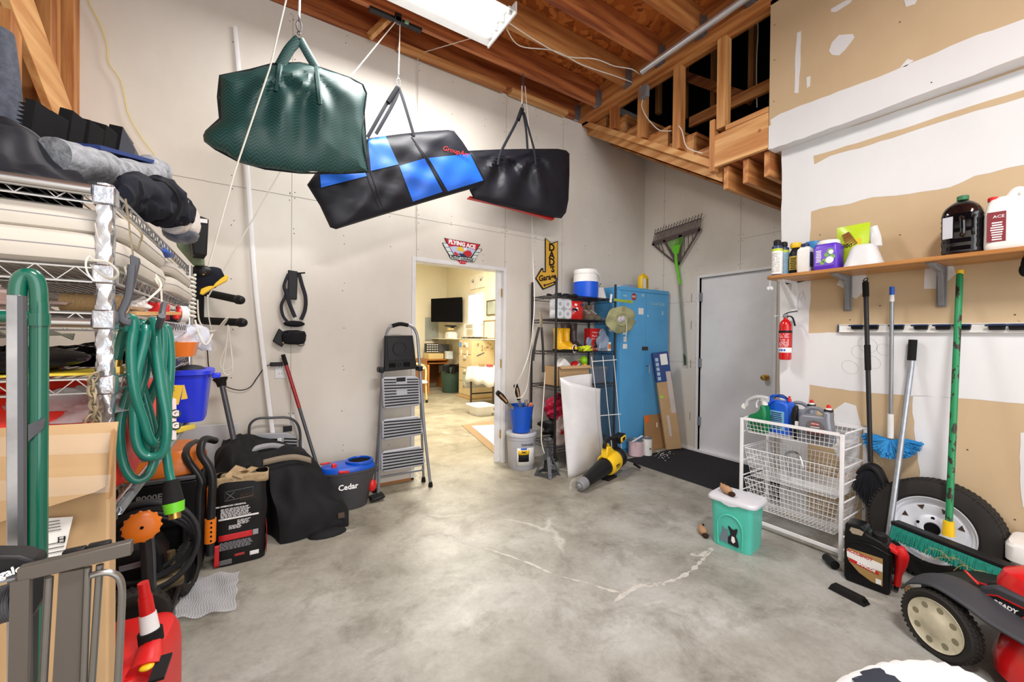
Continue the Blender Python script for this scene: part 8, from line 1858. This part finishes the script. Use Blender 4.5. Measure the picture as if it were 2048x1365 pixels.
# ================================================================== left foreground
t = thing('shipping_box', 'tall taped cardboard box with a folded top flap and shipping label in the left foreground', 'box', (-.5,1.06,0), world=True)
bx = PY(1.03,233,1000).x; zb_ = PY(.98,200,870).z
obj('carton', MB().box2((-.92,.985,0),(bx,1.03,zb_)), 'cardboard', t, bevel=.004)
fl = [PY(.97,-160,862),PY(.97,0,858),PY(.97,236,845),PY(.955,222,940),PY(.95,222,968),PY(.95,190,985),PY(.945,0,1045),PY(.945,-160,1080)]
obj('top_flap', MB().prism(fl,(0,.006,0)), M('flapcard',(190,158,118),.8), t)
obj('flap_edge', MB().prism([PY(.94,222,862),PY(.94,228,872),PY(.94,222,945),PY(.94,218,1000),PY(.94,212,998),PY(.94,217,940)],(0,.02,0)), 'cardboard_dark', t)
obj('clear_tape', MB().prism([PY(.944,-100,880),PY(.944,226,866),PY(.944,218,906),PY(.944,-100,918)],(0,.001,0)), 'tape_clear', t); obj('clear_tape', MB().prism([PY(.938,-100,968),PY(.938,222,950),PY(.938,218,985),PY(.938,-100,1010)],(0,.001,0)), 'tape_clear', t)
lb = obj('shipping_label', MB().prism([PY(.978,54,1040),PY(.978,146,1034),PY(.978,122,1136),PY(.978,52,1136)],(0,.001,0)), 'paper_white', t)
mb = MB()
for k in range(4): mb.box(PY(.9765,80+k,1048+6*k),(.045,.0006,.0008))
for k in range(4): mb.box(PY(.9765,85,1092+9*k),(.05,.0006,.0010))
mb.tube([PY(.9765,118,1075),PY(.9765,131,1074),PY(.9765,129,1086),PY(.9765,116,1086)], .0005, 4, True); obj('print', mb, 'ink_black', lb); text('lettering','H',.014, frame(PY(.9765,123,1080),(1,0,0),(0,-1,0)), 'ink_black', lb, ext=.0002)
M('truckgreen',(8,92,74),.25,coat=.4)
def down(p, q): # extend the line p->q to the floor
    d = q-p; return q + d*((.004-q.z)/d.z) if abs(d.z) > 1e-6 else q
t = thing('hand_truck', 'dark green tubular hand truck standing in front of the cardboard box', 'hand truck', (-.27,.85,0), world=True)
y = .85
lo = down(PY(y,78,700), PY(y,76,1130)); lo2 = down(PY(y,36,700), PY(y,38,1130))
obj('frame_tube', MB().tube([lo, PY(y,78,800), PY(y,78,620), PY(y,76,575), PY(y,68,555), PY(y,57,550), PY(y,44,556), PY(y,36,578), PY(y,35,640), PY(y,36,800), lo2], .0096, 14, smooth=8), 'truckgreen', t)
obj('cross_tube', MB().cyl(PY(y+.005,-150,634),PY(y,76,634),.0085,n=14), 'truckgreen', t); obj('weld_collar', MB().cyl(PY(y,78,628),PY(y,78,652),.0115,n=16), 'truckgreen', t)
obj('bracket', MB().prism([PY(y-.012,56,850),PY(y-.012,90,836),PY(y-.012,86,858),PY(y-.012,56,884)],(0,.004,0)), 'gunmetal', t)
obj('toe_plate', MB().box2((lo.x-.22,y-.22,.0),(lo.x+.08,y+.02,.006)), 'truckgreen', t)
t = thing('aluminium_rail', 'brushed aluminium channel standing upright in front of the hand truck', 'rail', (-.28,.8,0), world=True)
y = .78; a, b_ = PY(y,29,590), PY(y,30,1110)
obj('channel', MB().beam(a, down(a,b_), .0125, .008, (0,1,0)), M('brushed',(170,172,176),.3,.9,vary=.2,scale=20), t, bevel=.001); a2, b2 = PY(y,44,592), PY(y,45,1110); obj('dark_strip', MB().beam(a2, down(a2,b2), .005, .010, (0,1,0)), 'gunmetal', t)
t = thing('folded_gate', 'black plastic folded safety gate with white lettering at the left picture edge', 'gate', (-.25,.7,0), world=True)
y = .70
obj('top_bar', MB().prism([PY(y,-120,1112),PY(y,40,1112),PY(y,74,1122),PY(y,76,1140),PY(y,30,1152),PY(y,-120,1190)],(0,.03,0)), 'black_plastic', t, bevel=.004)
text('lettering','regalo',.0120, frame(PY(y-.006,8,1149),(1,0,.2),(0,-1,0)), 'ink_white', t, bold=.0003)
a = PY(y+.02,-10,1180); b_ = down(PY(y+.02,-10,1150), PY(y+.02,-10,1250)); obj('grey_strip', MB().prism([PY(y-.002,-120,1180),PY(y-.002,30,1156),PY(y-.002,30,1161),PY(y-.002,-120,1196)],(0,.004,0)), 'grey_metal', t)
obj('corrugated_hose', MB().tube([PY(y+.03,-60,1225),PY(y+.03,0,1215),PY(y+.03,30,1200)], .019, 14, smooth=5), 'polegrey', t)
mb = MB()
for k in range(16): c = PY(y+.03,-55,1225).lerp(PY(y+.03,28,1203),k/15); mb.torus(c,(1,0,.1),.0195,.002,16,5)
obj('hose_rib', mb, 'gunmetal', t); obj('leg', MB().beam(PY(y+.03,52,1150), down(PY(y+.03,52,1150),PY(y+.03,48,1300)), .018,.018,(0,1,0)), 'black_plastic', t)
obj('clamp', MB().prism([PY(y-.01,60,1150),PY(y-.01,88,1150),PY(y-.01,86,1195),PY(y-.01,62,1238),PY(y-.01,57,1225)],(0,.02,0)), 'black_plastic', t)
t = thing('bronze_frame', 'brown-bronze metal railing frame with round and flat bars in the left foreground', 'frame', (-.16,.62,0), world=True)
M('bronzegrey',(98,92,86),.4,.5); M('steelround',(128,126,122),.28,.8); y = .62
obj('top_rail', MB().prism([PY(y,33,1140),PY(y,262,1085),PY(y,262,1112),PY(y,32,1168)],(0,.012,0)), 'bronzegrey', t, bevel=.001)
def leg(nm, xt, yt, xb, r=None, w_=None, m='steelround', yy=y+.008):
    a, b_ = PY(yy,xt,yt), PY(yy,xb,1365); e = down(a,b_)
    obj(nm, MB().cyl(a,e,r,n=14) if r else MB().beam(a,e,w_,.006,(0,1,0)), m, t)
leg('flat_post', 42, 1160, 38, w_=.0135, m='bronzegrey', yy=y+.002); leg('square_post', 55, 1160, 55, w_=.006, m='gunmetal', yy=y+.02); leg('round_bar', 98, 1155, 86, r=.0036); leg('wide_flat_bar', 149, 1140, 136, w_=.0225, m='bronzegrey', yy=y+.012); leg('round_bar', 176, 1135, 167, r=.0034); leg('round_bar', 200, 1130, 184, r=.0033)
yy = y+.004; p_ = [PY(yy,182,1152),PY(yy,200,1147),PY(yy,220,1146),PY(yy,236,1154),PY(yy,243,1172),PY(yy,244,1200)]; e = down(PY(yy,244,1200),PY(yy,236,1365)); obj('hooped_bar', MB().tube(catmull(p_,6)+[PY(yy,236,1365),e], .0035, 10), 'steelround', t)
for (x0,x1,ya,yb) in ((122,170,1106,1096),(172,220,1094,1084)): obj('slot_cover', MB().prism([PY(y+.02,x0,ya),PY(y+.02,x1,yb),PY(y+.02,x1,yb+22),PY(y+.02,x0,ya+22)],(0,.01,0)), 'black_plastic', t, bevel=.002)
# ================================================================== room beyond the doorway
XR2 = 4.45
# window with blind, air conditioner
def onX(px, py, x=XR2-.01): return PX(x, px, py)
a, b_ = onX(939,592), onX(966,646)
mb = MB(); y1w, y0w, z1w, z0w = 8.93, 8.22, 2.36, 1.68
mb.box2((XR2-.03,y0w-.04,z0w-.03),(XR2,y1w+.04,z0w)); mb.box2((XR2-.03,y0w-.04,z1w),(XR2,y1w+.04,z1w+.04)); mb.box2((XR2-.03,y0w-.04,z0w),(XR2,y0w,z1w)); mb.box2((XR2-.03,y1w,z0w),(XR2,y1w+.04,z1w))
wo = struct('window_1', mb, 'white_trim')
mb = MB(); n = 26
for k in range(n): z = z0w+(z1w-z0w)*(k+.5)/n; mb.box((XR2-.016,(y0w+y1w)/2,z),(.004,y1w-y0w,(z1w-z0w)/n*.92))
_base('blind_white',(.86,.88,.92),.6,emit=((.92,.95,1),.75)); struct('blind', mb, 'blind_white', wo)
t = thing('air_conditioner', 'white window air conditioner below the blind in the back room', 'air conditioner', (XR2-.1,8.5,1.35), world=True)
obj('case', MB().box2((XR2-.22,8.22,1.34),(XR2,8.80,1.66)), 'white_plastic', t, bevel=.01)
obj('grille', MB().box2((XR2-.225,8.30,1.37),(XR2-.22,8.62,1.52)), M('grillebeige',(196,186,160),.6), t); obj('vent', MB().box2((XR2-.225,8.32,1.55),(XR2-.22,8.66,1.63)), 'grillebeige', t)
mb = MB()
for k in range(8): mb.box2((XR2-.228,8.34+.04*k,1.555),(XR2-.225,8.345+.04*k,1.625))
obj('vent_slats', mb, 'grey_plastic', t)
# frames on the wall
def picture(label, y0, y1, z0, z1, fm, im, w_=.02):
    t = thing('picture_frame', label, 'picture', (XR2,(y0+y1)/2,z0), world=True, group=None)
    mb = MB()
    for q in (((y0,z0),(y1,z0+w_)),((y0,z1-w_),(y1,z1)),((y0,z0),(y0+w_,z1)),((y1-w_,z0),(y1,z1))): mb.box2((XR2-.025,q[0][0],q[0][1]),(XR2,q[1][0],q[1][1]))
    obj('frame', mb, fm, t); obj('print', MB().box2((XR2-.012,y0+w_,z0+w_),(XR2-.006,y1-w_,z1-w_)), im, t); return t
M('olivegrey',(166,172,156),.7,vary=.2,scale=5); M('brownframe',(92,72,48),.6)
picture('dark-framed grey-green print on the back room wall beside the window', 7.3, 8.02, 1.83, 2.17, 'brownframe','olivegrey'); picture('tall pale picture with a thin brown frame above the shelf end in the back room', 7.62, 8.15, 1.30, 1.72, M('tanframe',(150,124,84),.6),'wall_cream')
for k,(ya,yb,lb) in enumerate(((8.52,8.86,'left of two pale canvases with a grey helicopter picture above the window'),(8.12,8.46,'right of two pale canvases with a grey helicopter picture above the window'))):
    t = thing('canvas_print', lb, 'picture', (XR2,(ya+yb)/2,2.48), world=True, group='canvas prints above the back room window')
    obj('canvas', MB().box2((XR2-.03,ya,2.50),(XR2,yb,2.84)), M('canvascream',(236,230,214),.8), t, bevel=.002); c = V((XR2-.032,(ya+yb)/2,2.68))
    obj('helicopter', MB().ball(c,(.002,.05,.03)).box(c+V((0,-.06 if k else .06,.03)),(.002,.10,.012),Matrix.Rotation(-.5,3,'X')).box(c+V((0,0,.05)),(.002,.12,.006),Matrix.Rotation(.3,3,'X')), M('helgrey',(140,136,128),.8), t)
# TV
t = thing('television', 'large black wall-mounted television in the corner of the back room', 'television', (4.0,9.6,1.9), world=True)
A, B = PY(9.9,862,598), PX(4.36,924.5,594.5); A2 = PY(9.9,862,644); B2 = PX(4.36,925,645)
A = V((A.x,A.y,(A.z))); mb = MB()._add([A,B,B2,A2]+[p+V((.03,.05,0)) for p in (A,B,B2,A2)],[(0,1,2,3),(7,6,5,4),(0,4,5,1),(1,5,6,2),(2,6,7,3),(3,7,4,0)])
obj('screen', mb, 'screen_black', t); obj('wall_arm', MB().beam((A+B2)/2+V((.02,.03,0)),(4.44,10.0,1.95),.06,.06), 'black_metal', t)
# grey panel, organisers, desk
t = thing('electrical_box', 'grey electrical panel door on the far wall of the back room', 'panel', (4.0,10.35,1.2), world=True); obj('door', MB().box2((3.83,10.31,1.24),(4.20,10.35,1.86)), M('panelgrey',(160,164,160),.5,vary=.12,scale=8), t, bevel=.004); obj('handle', MB().box2((4.02,10.30,1.5),(4.05,10.31,1.56)), 'grey_metal', t)
def organiser(label, x0, x1, z0, z1, nx, nz, m, fm):
    t = thing('parts_organiser', label, 'organiser', ((x0+x1)/2,9.95,z0), world=True, group='small-parts drawer cabinets on the desk')
    obj('case', MB().box2((x0,9.93,z0),(x1,10.08,z1)), m, t)
    for j in range(nz):
        for i in range(nx): w_ = (x1-x0)/nx; h = (z1-z0)/nz; obj('drawer', MB().box((x0+w_*(i+.5),9.925,z0+h*(j+.42)),(w_*.72,.012,h*.45)), fm, t)
    return t
organiser('black small-parts cabinet with pale drawer fronts on the back room desk', 3.72, 4.05, .93, 1.16, 5, 4, 'black_plastic', 'white_plastic')
organiser('grey small-parts cabinet with clear drawers beside the black one', 4.06, 4.36, .95, 1.14, 5, 4, 'gunmetal', 'grey_plastic')
t = thing('desk', 'brown wooden computer desk against the far wall of the back room', 'desk', (3.9,9.8,0), world=True); M('deskwood',(168,106,44),.5)
obj('top', MB().box2((3.55,9.5,.74),(4.15,10.25,.77)), 'deskwood', t); obj('side_panel', MB().box2((4.12,9.5,0),(4.15,10.25,.74)), 'deskwood', t); obj('side_panel', MB().box2((3.55,9.5,0),(3.58,10.25,.74)), 'deskwood', t); obj('back_panel', MB().box2((3.58,10.2,.1),(4.12,10.22,.74)), M('deskdark',(120,72,30),.6), t); obj('keyboard_tray', MB().box2((3.6,9.45,.66),(4.1,9.6,.68)), 'deskwood', t)
t = thing('printer', 'cream printer box lying on the desk under the parts cabinets', 'printer', (3.85,9.75,.77)); obj('body', MB().box((0,0,.07),(.40,.34,.14)), M('beigebox',(216,190,130),.6), t, bevel=.006)
t = thing('wipes_tub', 'white and pale blue square tub standing by the bin in the back room', 'tub', (4.16,9.5,.77)); obj('body', MB().rlathe([(.9,0),(1,.01),(1,.17),(1.05,.18),(1.05,.2)], d=(.09,.09), e=5), M('paletub',(222,228,228),.4), t)
# shelf with white machine
t = thing('shelf_board', 'cream shelf with a wavy edge running round the corner of the back room', 'shelf', (4.2,9.0,1.28), world=True); obj('board', MB().box2((4.0,8.9,1.28),(4.45,10.3,1.30)).box2((4.12,7.2,1.28),(4.45,8.9,1.30)), 'wall_cream', t)
t = thing('shop_machine', 'white rounded machine on the shelf under the television', 'machine', (4.22,9.5,1.30)); obj('body', MB().rlathe([(1,0),(1,.10),(.9,.15),(.7,.17)], d=(.13,.16), e=4), 'white_plastic', t); obj('arm', MB().box((0,.05,.24),(.16,.10,.05)).box((.04,.06,.2),(.03,.03,.1)), 'beigebox', t, bevel=.004)
t = thing('cable_box', 'flat black box on a bracket under the television', 'box', (4.22,9.55,1.60)); obj('body', MB().box((0,0,.02),(.26,.16,.035)), 'black_plastic', t, bevel=.003); obj('bracket', MB().box((.1,.1,-.03),(.02,.2,.08)), 'black_metal', t)
mb = MB()
for k in range(10): mb.tube([(4.2+random.uniform(-.04,.1),8.8-.12*k,1.31),(4.24+random.uniform(-.08,.08),8.72-.12*k,1.33)], .010, 6)
tag(obj('hand_tools', mb, 'bronze'), 'jumble of small dark tools on the back room shelf below the air conditioner', 'tools', kind='stuff')
# trash bin
t = thing('trash_can', 'dark green round trash can with a black bag in the back room', 'trash can', (3.98,8.95,0)); obj('body', MB().lathe([(.20,0),(.21,.02),(.26,.62)], n=40), M('bingreen',(48,70,56),.6,vary=.12,scale=10), t)
def bagf(u,v): a = 2*PI*u; r = .268+.012*math.sin(a*7)+.01*math.sin(a*11+2)-.0*v; return V((math.cos(a)*r, math.sin(a)*r, .50+.03*math.sin(a*4)+(.155-.03*math.sin(a*4))*v))
obj('bin_bag', MB().grid(bagf, 60, 6, True).grid(lambda u,v: V((math.cos(2*PI*u)*(.27-.10*v), math.sin(2*PI*u)*(.27-.10*v), .655+.02*math.sin(9*u*PI)*(1-v)-.02*v)), 50, 5, True), 'glossblack', t)
# filing cabinets
t = thing('filing_cabinet', 'tan four-drawer filing cabinet in the back room', 'filing cabinet', (3.9,7.9,0), world=True); M('filetan',(200,178,134),.5,vary=.05)
fx0, fy0, fy1 = 3.86, 7.62, 8.25
obj('body', MB().box2((fx0,fy0,.04),(4.42,fy1,1.27)), 'filetan', t, bevel=.005); obj('base', MB().box2((fx0-.05,fy0-.05,0),(4.42,fy1+.05,.04)), M('filebase',(176,142,92),.6), t)
for k in range(4): z = .08+.295*k; dr_ = obj('drawer', MB().box2((fx0-.012,fy0+.03,z),(fx0,fy1-.03,z+.275)), 'filetan', t, bevel=.003); obj('handle', MB().box2((fx0-.03,fy0+.25,z+.17),(fx0-.012,fy1-.25,z+.19)), 'grey_metal', dr_); obj('card', MB().box2((fx0-.014,fy0+.26,z+.22),(fx0-.012,fy1-.28,z+.25)), 'paper_white', dr_)
for (y_,z_,w_,h,m) in ((8.15,1.17,.10,.10,'cup_blue'),(7.82,1.16,.10,.10,'canvascream'),(8.10,.99,.05,.12,'canvascream'),(7.8,.98,.05,.12,'canvascream'),(7.95,.42,.10,.26,'olivegrey')): obj('magnet', MB().box((fx0-.016,y_,z_),(.004,w_,h)), m, t)
for k in range(12): obj('sticker', MB().box((random.uniform(3.95,4.36),fy0-.003,random.uniform(1.0,1.22)),(random.uniform(.02,.05),.004,random.uniform(.015,.04))), 'tanframe', t)
obj('steel_rule', MB().beam((3.98,fy0-.004,.93),(4.16,fy0-.004,1.0),.004,.022), 'gunmetal', t)
# table with cloth
t = thing('folding_table', 'folding table with dark legs under the white cloth in the back room', 'table', (3.95,6.9,0), world=True)
obj('top', MB().box2((3.62,6.3,.70),(4.42,7.35,.73)), 'white_plastic', t)
for x,y in ((3.68,7.28),(3.68,6.38),(4.36,7.28),(4.36,6.38)): obj('leg', MB().cyl((x,y,0),(x,y,.70),.018), 'bronze', t)
obj('foot_bar', MB().cyl((3.68,7.28,.18),(4.36,7.28,.18),.014), 'bronze', t)
def cloth(u, v):
    x = 3.55+.88*u; y = 6.2+1.25*v; ed = min((x-3.62)/.02 if x < 3.62 else 1, 1); z = .735
    if x < 3.62 : z = .735-.30*(3.62-x)/.07-.02*math.sin(y*14)
    if y > 7.35: z = min(z,.735-.45*(y-7.35)/.10)
    return V((x if x > 3.62 else 3.62-(3.62-x)*.5, y if y < 7.35 else 7.35+(y-7.35)*.4, z))
tag(obj('table_cloth', MB().grid(cloth, 40, 50), M('clothwhite',(232,230,222),.8), solid=.003), 'white cloth draped over the folding table in the back room', 'tablecloth')
for k,(x,y,w_,h,m,lb) in enumerate(((4.15,6.8,.14,.16,'paper_white','white carton'),(3.95,7.0,.10,.05,'duskred','reddish packet'),(3.85,7.15,.09,.06,'tanframe','small tan packet'),(4.05,6.55,.2,.05,'greywhite','flat grey packet'))):
    t = thing('table_clutter', lb+' lying on the white tablecloth in the back room', 'packet', (x,y,.738)); obj('body', MB().box((0,0,h/2),(w_,w_*1.2,h)), m, t, bevel=.004)
t = thing('white_basin', 'white plastic basin on the floor of the back room', 'basin', (3.27,6.15,0)); c = PZ(0,963,832); t.location = (c.x+.06,c.y+.15,0)
obj('tub_wall', MB().rlathe([(.72,.004),(.78,.0),(.97,.15),(1.05,.155),(1.05,.165),(.95,.165),(.74,.01)], d=(.19,.24), e=5, n=40), 'white_plastic', t)
t = thing('tool_bag', 'black tool bag on the floor behind the white basin', 'bag', (3.95,6.5,0)); obj('body', MB().rlathe([(1,0),(1,.12),(.7,.2)], d=(.16,.2), e=3), 'black_fabric', t); obj('handle', MB().tube([(-.08,0,.18),(0,0,.26),(.08,0,.18)],.012,6,smooth=4), 'black_fabric', t)
t = thing('floor_sheet', 'brown cardboard sheet lying on the floor just beyond the doorway', 'sheet', (2.8,4.9,0), world=True); obj('sheet', MB().prism([PZ(.002,923,851),PZ(.002,985,843),PZ(.002,1030,860),PZ(.002,1010,925),PZ(.002,985,905)],(0,0,.004)), M('sheetbrown',(150,124,92),.9), t)
t = thing('floor_sheet', 'white board lying on top of the brown cardboard sheet beyond the doorway', 'sheet', (2.9,4.8,0), world=True); obj('sheet', MB().prism([PZ(.008,943,853),PZ(.008,1000,850),PZ(.008,1060,880),PZ(.008,1010,925),PZ(.008,985,888)],(0,0,.005)), 'paper_white', t)
t = thing('cardboard_tube', 'cardboard cylinder standing inside the back room by the door jamb', 'tube', (2.35,3.95,0)); c = PZ(0,990,905); t.location = (c.x+.10,c.y+.02,0); obj('tube', MB().lathe([(.05,0),(.05,.30)], n=24), 'cardboard_dark', t); obj('cap', MB().disc((0,0,.30),(0,0,1),.05,24,.004), 'gunmetal', t)
# shop stool / chair at the left of the doorway
t = thing('office_chair', 'cream tubular chair with wooden seat and castors in the back room, left of the doorway', 'chair', (2.9,7.4,0), world=True)
c = PZ(0,853,806); cx, cy = c.x, c.y
for dx in (-.35,0): obj('frame_tube', MB().tube([(cx+dx,cy,.06),(cx+dx-.02,cy,.40),(cx+dx-.03,cy+.02,.72),(cx+dx-.25,cy+.05,.80)], .020, 8, smooth=5), 'beigebox', t)
obj('seat', MB().box((cx-.25,cy+.15,.42),(.5,.4,.05)), 'white_plastic', t, bevel=.01); obj('back_panel', MB().box((cx+.10,cy+.3,.45),(.03,.3,.6)), 'deskwood', t, bevel=.004); obj('castor', MB().cyl((cx-.01,cy,.035),(cx+.02,cy,.035),.033), 'black_plastic', t); obj('shelf', MB().box((cx-.25,cy+.15,.70),(.4,.3,.03)), 'white_plastic', t)
